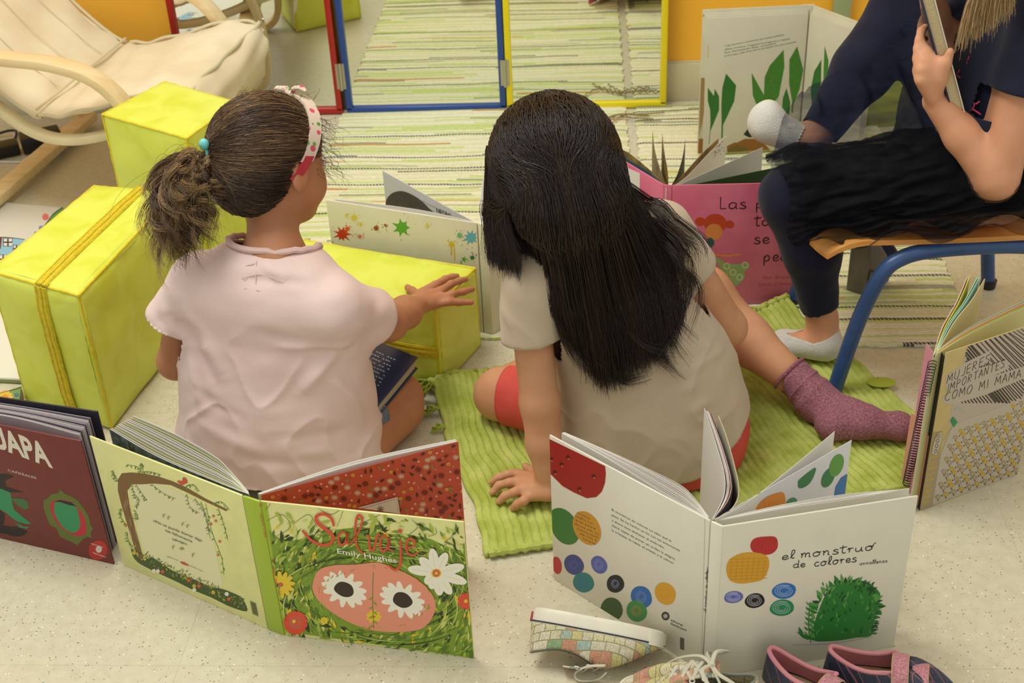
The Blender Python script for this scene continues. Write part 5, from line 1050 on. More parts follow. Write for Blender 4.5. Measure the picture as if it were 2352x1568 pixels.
# ================================================================ white board book lying flat at left
def book_board():
    t = thing('board_book', 'large white board book lying open on the floor under the big yellow block edge', 'book', (-1.2, 2.3, 0))
    c = [P(145, 476, .012)[:2], P(-140, 455, .012)[:2], (-1.42, 1.99), P(48, 893, .022)[:2]]
    c = [np.array(q) for q in c]; c[3] = np.array((-1.052, 1.985)); c[2] = np.array((-1.40, 2.02)); c[1] = np.array((-1.47, 2.76))
    b = MB(); b.prism([tuple(q) for q in c], .001, .006); b.build('cover', mat('board_olive', '7E8A4A', .5), t, bevel=.002)
    b = MB(); b.prism([tuple(q * .996 + np.mean(c, axis=0) * .004) for q in c], .0064, .0125); b.build('board_page', mat('page_glossy_white', 'E2E1D6', .25), t, bevel=.002)
    A = Art(Plane(None, None, O=(0, 0, .0126), U=(1, 0, 0), V=(0, 1, 0), ub=(-5, 5), vb=(-5, 5)), pmats('8CC0D6', '1C1C1C', 'DCDAD2', '4F9A55', 'D9706A', '7A86B0', '6E3026')); A.clamp = False
    def cl(x, y): return (x / 3.015, 440 + y / 3.015)
    A.poly([cl(*p) for p in ((-60, 318), (20, 315), (170, 330), (120, 400), (60, 450), (0, 510), (-60, 520))], 0); A.stroke([cl(-60, 320), cl(40, 316), (57, 550)], 1.6, 1, 3); A.poly([cl(*p) for p in ((-60, 320), (15, 318), (5, 395), (-60, 440))], 6)
    for x, y, w, h in ((55, 350, 34, 30), (115, 395, 26, 28), (22, 468, 34, 34)): 
        A.poly([cl(x - w, y - h), cl(x + w, y - h + 4), cl(x + w - 6, y + h), cl(x - w, y + h)], 1); 
        for i in (0, 1):
            for j in (0, 1): A.poly([cl(x - w + 5 + i * w, y - h + 5 + j * h), cl(x - 4 + i * w, y - h + 6 + j * h), cl(x - 6 + i * w, y - 4 + j * h), cl(x - w + 5 + i * w, y - 4 + j * h)], 2)
    A.poly([cl(*p) for p in ((430, 110), (445, 118), (380, 190), (310, 260), (330, 215), (370, 160))], 3); A.stroke([cl(435, 108), cl(370, 155), cl(325, 215), cl(285, 260), cl(270, 250)], 2, 1, 4); A.flower(*cl(315, 175), 8, 8, 4, 4); A.stroke([cl(325, 182), cl(345, 188)], .8, 4, 0); A.ell(*cl(287, 248), 6, 4, 5); A.ell(*cl(248, 285), 4, 3, 5)
    A.build('page_art', t)
    # rounded lower corner with the sun drawing: a second, smaller book underneath
    t = thing('board_book', 'small board book with an orange sun on its green corner, beside the red book', 'book', (-1.08, 1.93, 0))
    q = [P(0, 905, .02)[:2], P(50, 888, .02)[:2], P(44, 925, .02)[:2], P(32, 938, .02)[:2], P(0, 940, .02)[:2], P(-90, 935, .02)[:2], P(-90, 912, .02)[:2]]
    b = MB(); b.prism([tuple(x) for x in q], .001, .0195); b.build('board_pages', mat('board_edge', '8E8B6E', .6), t, bevel=.003)
    b = MB(); b.prism([tuple(x) for x in q], .0199, .022); b.build('cover', mat('cover_leafgreen', '6F9A5A', .4), t, bevel=.0009)
    A = Art(Plane(None, None, O=(0, 0, .0221), U=(1, 0, 0), V=(0, 1, 0), ub=(-5, 5), vb=(-5, 5)), pmats('D98A3A', '1C1C1C', 'D9B44A', '3A5AA8', 'E2E1D6')); A.clamp = False
    A.flower(12, 911, 18, 11, 2, 0, .7, rc=.42); A.ell(12, 911, 7.5, 5, 0); A.flower(38, 907, 5, 5, 3, 2); A.stroke([(-5, 905), (10, 900), (30, 895), (50, 889)], 1.2, 1, 3); A.build('cover_art', t)
book_board()
# ================================================================ dark book standing under the school chair
t = thing('picture_book', 'small grey and black book standing on the striped rug under the blue school chair', 'book', (.56, 2.31, .0085), 'picture books standing open on the floor')
panel(t, (.517, 2.285), (.548, 2.262), .0085, .13, .003, mat('cover_grey_art', '7C756A', .5, col2='5C564C', vscale=18), 'cover'); panel(t, (.549, 2.262), (.606, 2.318), .0085, .13, .003, mat('cover_grey_art2', '5C5850', .5), 'cover')
A = Art(cover_plane((.549, 2.262), (.606, 2.318), .0085, .13), pmats('161616', '8A8478')); A.stroke([(1990, 655), (2000, 620), (2020, 640), (2035, 648)], 6, 0, 3); A.build('cover_art', t)
page(t, [(.516, 2.287), (.53, 2.30), (.545, 2.305)], .0085, .126, PAPER, px=False)
# ================================================================ smooth solid modelling for figures
def _n(v): v = np.array(v, float); return v / (np.linalg.norm(v) + 1e-12)
class Solid:
    def __init__(s, lo, hi, h=.0032):
        s.lo = np.array(lo, float); s.h = h; s.n = np.ceil((np.array(hi, float) - s.lo) / h).astype(int) + 1
        s.F = np.full(s.n, 1.0, np.float32); s.ax = [s.lo[i] + h * np.arange(s.n[i]) for i in range(3)]
    def _box(s, lo, hi):
        a = np.clip(np.floor((np.array(lo) - s.lo) / s.h).astype(int), 0, s.n); b = np.clip(np.ceil((np.array(hi) - s.lo) / s.h).astype(int) + 1, 0, s.n); return a, b
    def _apply(s, lo, hi, k, fn, mode='u'):
        m_ = k + 3 * s.h; a, b = s._box(np.array(lo) - m_, np.array(hi) + m_)
        if np.any(b <= a): return
        X = s.ax[0][a[0]:b[0], None, None]; Y = s.ax[1][None, a[1]:b[1], None]; Z = s.ax[2][None, None, a[2]:b[2]]
        d = fn(X, Y, Z); sl = s.F[a[0]:b[0], a[1]:b[1], a[2]:b[2]]
        if mode == 'u':
            if k > 0: hh = np.maximum(k - np.abs(sl - d), 0) / k; sl[...] = np.minimum(sl, d) - hh * hh * k * .25
            else: sl[...] = np.minimum(sl, d)
        else:
            d = -d
            hh = np.maximum(k - np.abs(sl - d), 0) / k if k > 0 else 0; sl[...] = np.maximum(sl, d) + hh * hh * k * .25
    def cap(s, a, b, ra, rb=None, k=.012, mode='u'):
        rb = ra if rb is None else rb; a = np.array(a, float); b = np.array(b, float); ab = b - a; L = ab @ ab + 1e-12; R = max(ra, rb)
        def fn(X, Y, Z):
            t = np.clip(((X - a[0]) * ab[0] + (Y - a[1]) * ab[1] + (Z - a[2]) * ab[2]) / L, 0, 1)
            return np.sqrt((X - a[0] - t * ab[0]) ** 2 + (Y - a[1] - t * ab[1]) ** 2 + (Z - a[2] - t * ab[2]) ** 2) - (ra + (rb - ra) * t)
        s._apply(np.minimum(a, b) - R, np.maximum(a, b) + R, k, fn, mode); return s
    def chain(s, pts, rs, k=.012):
        for i in range(len(pts) - 1): s.cap(pts[i], pts[i + 1], rs[i], rs[i + 1], k)
        return s
    def ecap(s, a, b, ra, rb, u, flat, k=.02, mode='u'):
        """tapered limb with an elliptical section: radius r along u, r*flat across"""
        a = np.array(a, float); b = np.array(b, float); ax_ = _n(b - a); u = _n(np.array(u) - ax_ * (np.array(u) @ ax_)); w = np.cross(ax_, u); ab = b - a; L = ab @ ab; R = max(ra, rb)
        def fn(X, Y, Z):
            t = np.clip(((X - a[0]) * ab[0] + (Y - a[1]) * ab[1] + (Z - a[2]) * ab[2]) / L, 0, 1); x, y, z = X - a[0] - t * ab[0], Y - a[1] - t * ab[1], Z - a[2] - t * ab[2]
            du = x * u[0] + y * u[1] + z * u[2]; dw = (x * w[0] + y * w[1] + z * w[2]) / flat; da = x * ax_[0] + y * ax_[1] + z * ax_[2]; r = ra + (rb - ra) * t
            q = np.sqrt(du * du + dw * dw + da * da); g = np.sqrt(du * du + (dw / flat) ** 2 + da * da) + 1e-9
            return (q - r) * q / g
        s._apply(np.minimum(a, b) - R, np.maximum(a, b) + R, k, fn, mode); return s
    def ell(s, c, r, R=None, k=.015, mode='u'):
        c = np.array(c, float); R = np.eye(3) if R is None else np.array(R, float); m_ = max(r)
        def fn(X, Y, Z):
            x, y, z = X - c[0], Y - c[1], Z - c[2]; q = 0; g = 0
            for i in range(3): v = (x * R[i][0] + y * R[i][1] + z * R[i][2]) / r[i]; q = q + v * v; g = g + (v / r[i]) ** 2
            q = np.sqrt(q); return (q - 1) * q / (np.sqrt(g) + 1e-9)
        s._apply(c - m_, c + m_, k, fn, mode); return s
    def mesh(s, disp=None, cut=None, zmin=None, smooth=1):
        F = s.F; h = s.h; I = F < 0; n = s.n
        c = np.zeros(n - 1, np.int8)
        for dx in (0, 1):
            for dy in (0, 1):
                for dz in (0, 1): c += I[dx:n[0] - 1 + dx, dy:n[1] - 1 + dy, dz:n[2] - 1 + dz]
        act = (c > 0) & (c < 8); idx = np.full(n - 1, -1, np.int64); cells = np.argwhere(act); idx[act] = np.arange(len(cells))
        acc = np.zeros((len(cells), 3)); cnt = np.zeros(len(cells)); cr_ = [(0, 0, 0), (1, 0, 0), (0, 1, 0), (1, 1, 0), (0, 0, 1), (1, 0, 1), (0, 1, 1), (1, 1, 1)]
        val = {o: F[cells[:, 0] + o[0], cells[:, 1] + o[1], cells[:, 2] + o[2]].astype(float) for o in cr_}
        for o in cr_:
            for d in range(3):
                if o[d]: continue
                o2 = tuple(o[i] + (1 if i == d else 0) for i in range(3)); a, b = val[o], val[o2]; m_ = (a < 0) != (b < 0); t = np.where(m_, a / np.where(m_, a - b, 1), 0)
                for i in range(3): acc[:, i] += np.where(m_, o[i] + (t if i == d else 0), 0)
                cnt += m_
        V = s.lo + (cells + acc / cnt[:, None]) * h; faces = []
        for d in range(3):
            e1, e2 = [(1, 2), (2, 0), (0, 1)][d]; sl0 = [slice(None)] * 3; sl1 = [slice(None)] * 3; sl0[d] = slice(0, -1); sl1[d] = slice(1, None)
            A, B = I[tuple(sl0)], I[tuple(sl1)]; E = np.argwhere(A != B); ok = (E[:, e1] > 0) & (E[:, e2] > 0) & (E[:, e1] < n[e1] - 1) & (E[:, e2] < n[e2] - 1); E = E[ok]
            fl = A[tuple(E.T)]; q = []
            for a_, b_ in ((-1, -1), (0, -1), (0, 0), (-1, 0)):
                C = E.copy(); C[:, e1] += a_; C[:, e2] += b_; q.append(idx[tuple(C.T)])
            Q = np.stack(q, 1); Q[~fl] = Q[~fl][:, ::-1]; faces.append(Q)
        Q = np.concatenate(faces)
        for _ in range(smooth):
            S = np.zeros_like(V); K = np.zeros(len(V))
            for a_ in range(4):
                i, j = Q[:, a_], Q[:, (a_ + 1) % 4]; np.add.at(S, i, V[j]); np.add.at(S, j, V[i]); np.add.at(K, i, 1); np.add.at(K, j, 1)
            V = V * .4 + S / np.maximum(K, 1)[:, None] * .6
        def normals():
            N = np.zeros_like(V); fn = np.cross(V[Q[:, 2]] - V[Q[:, 0]], V[Q[:, 3]] - V[Q[:, 1]])
            for a_ in range(4): np.add.at(N, Q[:, a_], fn)
            return N / (np.linalg.norm(N, axis=1)[:, None] + 1e-12)
        if disp is not None: V = V + normals() * disp(V, normals())[:, None]
        if zmin is not None: V[:, 2] = np.maximum(V[:, 2], zmin)
        if cut is not None:
            g = cut(V); keep = np.all(g[Q] < s.h * .9, axis=1); Q = Q[keep]
            e = .0015; G = np.stack([(cut(V + np.eye(3)[i] * e) - g) / e for i in range(3)], 1); near = (g > -s.h * .9); gg = (G ** 2).sum(1) + 1e-9; V = np.where(near[:, None] & (np.abs(g) < s.h * 1.2)[:, None], V - G * (g / gg)[:, None], V)
        used = np.unique(Q); remap = np.full(len(V), -1); remap[used] = np.arange(len(used)); V = V[used]; Q = remap[Q]
        me = bpy.data.meshes.new('m'); me.vertices.add(len(V)); me.vertices.foreach_set('co', V.ravel()); me.loops.add(len(Q) * 4); me.loops.foreach_set('vertex_index', Q.ravel().astype(np.int32))
        me.polygons.add(len(Q)); me.polygons.foreach_set('loop_start', np.arange(0, len(Q) * 4, 4, dtype=np.int32)); me.polygons.foreach_set('loop_total', np.full(len(Q), 4, dtype=np.int32)); me.update(calc_edges=True); me.validate(); return me
def shell(o, t): md = o.modifiers.new('thickness', 'SOLIDIFY'); md.thickness = t; md.offset = -1; return o
def skin_mat(name, c, c2):
    M = mat(name, c, .5, col2=c2, vscale=16, bump=.08, bscale=420, sss=.12, spec=.3); return M
# strands -----------------------------------------------------------------
def hair_mat(name, cols, rough=.38):
    M = bpy.data.materials.new(name); M.use_nodes = True; n = M.node_tree.nodes; L = M.node_tree.links; b = n['Principled BSDF']; b.inputs['Roughness'].default_value = rough; b.inputs['Specular IOR Level'].default_value = .45
    at = n.new('ShaderNodeAttribute'); at.attribute_name = 'strand'; rp = n.new('ShaderNodeValToRGB'); e = rp.color_ramp.elements
    for i, (p, c) in enumerate(cols):
        q = e[i] if i < 2 else e.new(p); q.position = p; q.color = lin(c)
    L.new(at.outputs['Fac'], rp.inputs[0]); L.new(rp.outputs[0], b.inputs['Base Color']); return M
def strands(name, curves, r, M, parent, tip=.25, tints=None):
    """curves: list of (k,3) arrays with equal k; triangular tubes"""
    C = np.array(curves); n, k, _ = C.shape; T = np.gradient(C, axis=1); T /= np.linalg.norm(T, axis=2)[..., None] + 1e-9
    ref = np.array([.3, -.8, .5]); A = np.cross(T, ref); A /= np.linalg.norm(A, axis=2)[..., None] + 1e-9; B = np.cross(T, A)
    rad = (np.asarray(r).reshape(-1, 1) if hasattr(r, '__len__') else r) * np.interp(np.linspace(0, 1, k), [0, .6, 1], [1, .9, tip])[None, :]
    ring = [C + (A * math.cos(a) + B * math.sin(a)) * rad[..., None] for a in (0, 2.094, 4.189)]; V = np.stack(ring, 2).reshape(-1, 3)
    base = (np.arange(n) * k * 3)[:, None, None]; i = (np.arange(k - 1) * 3)[None, :, None]; j = np.arange(3)[None, None, :]; j2 = (j + 1) % 3
    Q = np.stack([base + i + j, base + i + j2, base + i + 3 + j2, base + i + 3 + j], -1).reshape(-1, 4)
    me = bpy.data.meshes.new('m'); me.vertices.add(len(V)); me.vertices.foreach_set('co', V.ravel()); me.loops.add(len(Q) * 4); me.loops.foreach_set('vertex_index', Q.ravel().astype(np.int32))
    me.polygons.add(len(Q)); me.polygons.foreach_set('loop_start', np.arange(0, len(Q) * 4, 4, dtype=np.int32)); me.polygons.foreach_set('loop_total', np.full(len(Q), 4, dtype=np.int32)); me.update(calc_edges=True)
    a = me.attributes.new('strand', 'FLOAT', 'POINT'); tt = RNG.random(n) if tints is None else np.asarray(tints); a.data.foreach_set('value', np.repeat(tt, k * 3).astype(np.float32))
    return link(name, me, M, parent, smooth=True)
def hand(s, wrist, knuck, tips, thumb, pn, w=.026, r=.0068, k=.004):
    """wrist pos; knuck: list of 4 knuckle points; tips: list of (mid, tip) per finger; thumb: [base, mid, tip]; pn: back-of-hand normal"""
    kc_ = np.mean(knuck, axis=0)
    for q in knuck: s.cap(np.array(wrist) + (np.array(q) - kc_) * .55, q, .0125, .0085, .006)
    for q, (m1, m2, t_) in zip(knuck, tips):
        s.cap(q, m1, r * 1.12, r * 1.02, k); s.cap(m1, m2, r * 1.02, r * .95, k); s.cap(m2, t_, r * .95, r * .82, k)
    s.cap(wrist, thumb[0], .014, .0105, .008); s.cap(thumb[0], thumb[1], .0098, .0080, k); s.cap(thumb[1], thumb[2], .0080, .0065, k)
def head_solid(s, C, f, up, sc=1.0):
    """child head: C centre, f facing, up; returns frame"""
    f = _n(f); up = _n(np.array(up) - f * (np.array(up) @ f)); r = np.cross(f, up); R = [r, f, up]
    def at(a, b, c): return np.array(C) + (r * a + f * b + up * c) * sc
    s.ell(at(0, -.008, .012), (.072 * sc, .088 * sc, .080 * sc), R, .01); s.ell(at(0, .028, -.035), (.056 * sc, .055 * sc, .062 * sc), R, .03)
    s.ell(at(0, .060, -.078), (.020 * sc, .018 * sc, .016 * sc), R, .03)
    for q in (-1, 1): s.ell(at(q * .034, .052, -.040), (.022 * sc, .022 * sc, .024 * sc), R, .02)
    s.cap(at(0, .078, -.008), at(0, .090, -.032), .006 * sc, .0095 * sc, .012); 
    for q in (-1, 1): s.ell(at(q * .0085, .086, -.034), (.006 * sc,) * 3, R, .006)
    s.cap(at(-.013, .078, -.055), at(.013, .078, -.055), .0048 * sc, .0048 * sc, .006); s.cap(at(-.010, .076, -.063), at(.010, .076, -.063), .0052 * sc, .0052 * sc, .006)
    for q in (-1, 1): s.ell(at(q * .030, .078, -.004), (.015 * sc, .008 * sc, .009 * sc), R, .008, 's')
    for q in (-1, 1):
        s.ell(at(q * .074, -.004, -.020), (.007 * sc, .017 * sc, .027 * sc), R, .006); s.ell(at(q * .082, .000, -.016), (.004 * sc, .009 * sc, .016 * sc), R, .004, 's')
    return at, R
def face_bits(at, parent, sc=1.0, eye='3A2A20'):
    for q in (-1, 1):
        b = MB(); b.ball(at(q * .030, .0735, -.004), (.0105 * sc,) * 3, 14); e_ = b.build('eye', mat('eye_white', 'E6E2DC', .2), parent, smooth=True)
        b = MB(); b.ball(at(q * .030, .0805, -.005), (.0050 * sc,) * 3, 12); b.build('iris', mat('iris_brown', eye, .2), e_, smooth=True)
    b = MB()
    b.tube([at(-.018, .0815, -.058), at(-.008, .0845, -.0595), at(0, .0848, -.059), at(.008, .0845, -.0595), at(.018, .0815, -.058)], [.001, .003, .0035, .003, .001], 8)
    b.build('lips', mat('lips', 'B56A60', .4), parent, smooth=True)
def hair_cap(at, s2, R, k=.01): pass

def snap(h, pts, off):
    """push points that lie inside a solid out to its surface"""
    p = np.array(pts, float)
    for _ in range(2):
        i = ((p - h.lo) / h.h).astype(int); ok = np.all((i > 0) & (i < h.n - 2), axis=1); j = np.clip(i, 1, h.n - 3); F = h.F; d = F[j[:, 0], j[:, 1], j[:, 2]].astype(float)
        g = np.stack([F[j[:, 0] + 1, j[:, 1], j[:, 2]] - F[j[:, 0] - 1, j[:, 1], j[:, 2]], F[j[:, 0], j[:, 1] + 1, j[:, 2]] - F[j[:, 0], j[:, 1] - 1, j[:, 2]], F[j[:, 0], j[:, 1], j[:, 2] + 1] - F[j[:, 0], j[:, 1], j[:, 2] - 1]], 1)
        g = g / (np.linalg.norm(g, axis=1)[:, None] + 1e-9); m_ = ok & (d < off); p[m_] += g[m_] * (off - d[m_])[:, None]
    return p
def hit(s, x, y, y0, y1, n=120):
    """first point of a solid met along the sight line of a pixel"""
    for yy in np.linspace(y0, y1, n):
        p = PY(x, y, yy); i = ((p - s.lo) / s.h).astype(int)
        if np.all(i >= 0) and np.all(i < s.n) and s.F[tuple(i)] < 0: return p
    return PY(x, y, (y0 + y1) / 2)

def armcut(p, sh, d, dist, inward, lim):
    """signed plane across a sleeve, acting only on the sleeve side of the body"""
    q = p - sh; inw = np.array(inward, float); inw = _n(inw - d * (inw @ d)); lat = q @ inw
    a_ = q @ d; perp = np.linalg.norm(q - a_[:, None] * d, axis=1)
    return np.where((lat < lim) & (perp < .066) & (a_ > dist - .03) & (a_ < dist + .05), a_ - dist, -1.0)
# ================================================================ person in the pink shirt (left)
SK1 = skin_mat('skin_tan', 'AD7452', 'BA8160')
def girl_pink():
    root = thing('person', 'child in a pale pink shirt with a curly ponytail and flowered headband, sitting cross-legged, seen from behind', 'person', (-.49, 1.77, 0))
    root['label'] = 'child in pale pink shirt with curly ponytail and headband, seated with back turned'
    shL = np.array((-.622, 1.752, .350)); shR = np.array((-.376, 1.712, .328)); neck = np.array((-.482, 1.755, .395)); HC = np.array((-.484, 1.828, .520))
    f = _n((.62, .70, -.34)); up = _n((-.10, .25, 1.0))
    s = Solid((-.78, 1.58, 0), (-.16, 2.12, .66), .0030)
    at, R = head_solid(s, HC, f, up, .97)
    s.cap(neck, HC + (-.012, -.02, -.05), .036, .036, .03); s.ecap((-.489, 1.76, .09), (-.487, 1.765, .20), .100, .092, (1, -.1, 0), .72, .03); s.ecap((-.487, 1.765, .20), (-.485, 1.752, .31), .092, .098, (1, -.12, 0), .62, .03)
    s.cap(shL, shR, .031, .031, .03); s.cap((-.50, 1.75, .36), neck, .05, .04, .03)
    # right arm reaching to the foam block
    elR = PY(893, 742, 1.812); wrR = P(962, 697, .197)
    s.chain([shR, elR], [.031, .0290], .02); s.cap(elR, elR * .45 + wrR * .55, .0290, .0270, .012); s.cap(elR * .45 + wrR * .55, wrR, .0270, .0185, .012)
    z = .190; kn = [P(1000, 655, z + .006), P(1012, 668, z + .010), P(1014, 683, z + .008), P(1003, 697, z + .002)]
    tips = [(P(1022, 641, z + .004), P(1038, 636, z - .004), P(1050, 634, z - .008)), (P(1036, 652, z + .010), P(1055, 645, z + .002), P(1070, 641, z - .008)), (P(1040, 675, z + .012), P(1064, 670, z + .004), P(1085, 664, z - .007)), (P(1030, 693, z + .006), P(1055, 694, z + .001), P(1083, 694, z - .004))]
    hand(s, P(972, 690, .198), kn, tips, [P(962, 680, .190), P(946, 668, .187), P(936, 660, .183)], (0, 0, 1), r=.0067)
    # left arm down beside the body
    elL = PY(404, 830, 1.768); wrL = np.array((-.560, 1.885, .150))
    s.chain([shL, elL], [.031, .029], .02); s.cap(elL, wrL, .029, .019, .012); kL = [wrL + np.array((.03 + .004 * i, .03 - .014 * i, -.012)) for i in range(4)]
    hand(s, wrL, kL, [(q + np.array((.012, .006, -.004)), q + np.array((.022, .008, -.010)), q + np.array((.030, .008, -.016))) for q in kL], [wrL + np.array((.012, .022, .002)), wrL + np.array((.026, .036, .0)), wrL + np.array((.040, .042, -.004))], (0, 0, 1))
    # legs: folded
    kR = P(916, 912, .055); aR = np.array((-.388, 1.700, .036)); s.cap((-.425, 1.765, .075), kR, .062, .044, .02); s.cap(kR + (.008, -.022, -.012), aR, .038, .029, .005); s.chain([aR, aR + (-.05, -.02, -.006)], [.025, .02], .01)
    kL2 = np.array((-.615, 1.945, .055)); s.cap((-.56, 1.785, .075), kL2, .060, .043, .02); s.cap(kL2, (-.50, 1.93, .045), .038, .028, .012); s.cap((-.50, 1.93, .04), (-.44, 1.96, .03), .026, .018, .01)
    link('body', s.mesh(zmin=.003), SK1, root, smooth=True)
    face_bits(at, root, .97)
    # denim shorts
    s = Solid((-.72, 1.60, 0), (-.26, 1.98, .24), .0034)
    s.ecap((-.489, 1.757, .085), (-.489, 1.765, .15), .118, .108, (1, -.1, 0), .74, .03); s.cap((-.430, 1.762, .076), (-.355, 1.83, .064), .0700, .0560, .02); s.cap((-.56, 1.780, .078), (-.585, 1.87, .070), .066, .056, .02)
    hd = _n((.5, .86, -.1)); hp = np.array((-.392, 1.776, .07))
    def cutS(p): d2 = _n((-.42, .9, 0)); return np.maximum(np.maximum((p - hp) @ hd - .02 - 9 * (p[:, 0] < -.43), (p - np.array((-.61, 1.84, .07))) @ d2 - .01 - 9 * (p[:, 0] > -.5)), p[:, 2] - .20)
    o = link('denim_shorts', s.mesh(disp=lambda V, N: .0016 * vnoise(V * 55, 2) + .0012 * vnoise(V * np.array((20, 20, 90)), 3), cut=cutS, zmin=.003), mat('denim', '53606F', .8, col2='6F7D8C', vscale=60, bump=.4, bscale=900), root, smooth=True); shell(o, .002)
    # pink shirt
    s = Solid((-.80, 1.52, .0), (-.22, 1.92, .48), .0034); k = .03
    s.ecap((-.517, 1.742, -.07), (-.517, 1.745, .06), .166, .170, (1, -.10, 0), .70, k); s.ecap((-.517, 1.745, .06), (-.510, 1.755, .16), .170, .156, (1, -.12, 0), .68, k); s.ecap((-.510, 1.755, .16), (-.502, 1.757, .25), .158, .141, (1, -.13, 0), .62, k); s.ecap((-.502, 1.757, .25), (-.497, 1.750, .29), .140, .128, (1, -.14, 0), .60, k)
    s.ecap(shL * .80 + shR * .20 + (0, 0, -.010), shR * .80 + shL * .20 + (0, 0, -.010), .052, .052, (0, 1, 0), .80, .035); s.cap(shL + (.02, 0, .0), shR + (-.02, 0, 0), .044, .044, .03); s.ecap((-.535, 1.755, .385), (-.437, 1.742, .378), .044, .044, (0, 1, 0), .6, .03)
    sd = _n(elL - shL); s.cap(shL + (.01, 0, -.004), shL + sd * .070 + (-.014, 0, 0), .044, .046, .028)
    rd = _n(elR - shR); s.cap(shR + (-.01, 0, -.004), shR + rd * .085, .044, .047, .028); s.cap(shR + (-.02, 0, -.01), shR + (-.012, .012, -.085), .040, .030, .03)
    def cut(p):
        g = np.maximum(armcut(p, shL, sd, .078, (1, -.1, 0), .014), armcut(p, shR, rd, .092, (-1, -.3, 0), .036))
        # neckline: scooped
        nq = p - np.array((-.484, 1.768, .405)); nr = np.sqrt((nq[:, 0] / 1.45) ** 2 + (nq[:, 1] / 1.05) ** 2); g = np.maximum(g, np.where(p[:, 2] > .36, .046 - nr, -1))
        hem = .030 + .010 * np.sin(p[:, 0] * 22 + 1) + .055 * np.clip((p[:, 1] - 1.74) / .08, 0, 1); return np.maximum(g, hem - p[:, 2])
    def disp(V, N):
        x, y, z = V[:, 0], V[:, 1], V[:, 2]; d = .0060 * vnoise(V * np.array((12, 12, 9)), 5) * np.clip((.36 - z) / .1, 0, 1) + .0042 * (1 - np.abs(vnoise(np.stack([x * 16 + z * 9, y * 10, z * 13 - x * 12], 1), 77)) * 2) ** 3 * np.clip((.33 - z) / .08, 0, 1) + .0022 * vnoise(V * np.array((24, 24, 40)) + 9, 8) + .0016 * vnoise(V * np.array((30, 30, 22)), 6)
        def fold(a, b_, w, amp):   # ridge along segment a-b
            a = np.array(a); b_ = np.array(b_); ab = b_ - a; t = np.clip(((V - a) @ ab) / (ab @ ab), 0, 1); dd = np.linalg.norm(V - a - t[:, None] * ab, axis=1); return amp * np.exp(-(dd / w) ** 2) * np.sin(np.pi * np.clip(t, .02, .98)) ** .5
        bk = y < 1.76
        for a, b_, w, am in (((800, 790), (640, 790), .008, .008), ((800, 800), (600, 760), .012, -.006), ((780, 800), (690, 900), .010, .006), ((420, 690), (520, 860), .012, .005), ((385, 720), (470, 930), .012, .006), ((400, 730), (500, 880), .010, -.005), ((600, 950), (850, 900), .012, .004), ((640, 1000), (800, 985), .010, -.004), ((700, 1040), (860, 1000), .010, .005), ((460, 960), (600, 1030), .012, .005), ((450, 880), (560, 960), .010, -.004), ((760, 860), (840, 960), .010, .006), ((560, 640), (700, 650), .009, -.003), ((560, 1050), (720, 1060), .010, -.003), ((600, 600), (660, 650), .01, .003)):
            d += fold(back(a), back(b_), w, am * 1.7) * bk
        d += fold(shL + (0, -.03, .02), shL + sd * .1 + (0, -.04, 0), .009, -.003) + fold(shR + (-.01, -.03, .0), shR + rd * .10 + (0, -.045, 0), .010, -.004); return d
    def back(q):    # point on the back surface of the shirt seen at a pixel
        for yy in np.linspace(1.60, 1.80, 60):
            p = PY(q[0], q[1], yy)
            i = ((p - s.lo) / s.h).astype(int)
            if np.all(i >= 0) and np.all(i < s.n) and s.F[tuple(i)] < 0: return p
        return PY(q[0], q[1], 1.70)
    pk = mat('pink_jersey', 'DDC2BC', .85, col2='E2CAC4', vscale=10, bump=.18, bscale=700, sheen=.2, spec=.15)
    o = link('shirt', s.mesh(disp=disp, cut=cut, zmin=.006), pk, root, smooth=True); shell(o, .0022)
    # ribbed collar, stitched label and seams
    b = MB(); pts = []
    for i in range(40):
        a = 2 * math.pi * i / 40; x = -.484 + .0700 * math.cos(a); y = 1.768 + .0495 * math.sin(a); z0 = .30
        zz = .46
        while zz > .3:
            j = ((np.array((x, y, zz)) - s.lo) / s.h).astype(int)
            if np.all(j < s.n) and np.all(j >= 0) and s.F[tuple(j)] < 0: break
            zz -= .002
        pts.append((x, y, zz + .004))
    b.tube(pts, .0050, 8, closed=True); b.build('collar', mat('pink_rib', 'D8B9B4', .85, bump=.3, bscale=900), root, smooth=True)
    b = MB(); th = []
    for q in ((565, 608), (600, 600), (655, 612)): th.append(q)
    for row in (((560, 612), (600, 604), (655, 618)), ((556, 640), (600, 630), (650, 648)), ((562, 662), (600, 668), (632, 680)), ((590, 598), (588, 650))):
        b.tube([back(p) + (0, -.0022, .0012) for p in crom(row, 5)], .0007, 5)
    b.build('stitching', mat('pink_thread', 'D6BBB4', .8), root, smooth=True)
    # ---------------- hair
    HM = hair_mat('hair_light_brown', [(0, '2E2018'), (.45, '4A3424'), (.8, '6E5236'), (1, '9A7B50')], .36)
    h = Solid(HC - .14, HC + .14, .003); h.ell(at(0, -.012, .017), (.0775, .0945, .0830), R, .01); h.ell(at(0, -.055, -.035), (.058, .042, .050), R, .03)
    def cutH(p):
        q = p - np.array(HC); a, b_, c = q @ R[0], q @ R[1], q @ R[2]; line = np.maximum(b_ - (.052 + .35 * (c - .03)), -(c + .095)); side = np.where(b_ > -.012, -(c - .012 - .0 * b_), -1); return np.maximum(line, side)
    link('hair_cap', h.mesh(cut=cutH), mat('hair_scalp', '3E2C20', .5, col2='54402C', vscale=30, stretch=(1, 1, 1)), root, smooth=True)
    tie = PY(486, 352, 1.782); tie = at(-.030, -.098, .012); rr = RNG; cv = []; tn = []
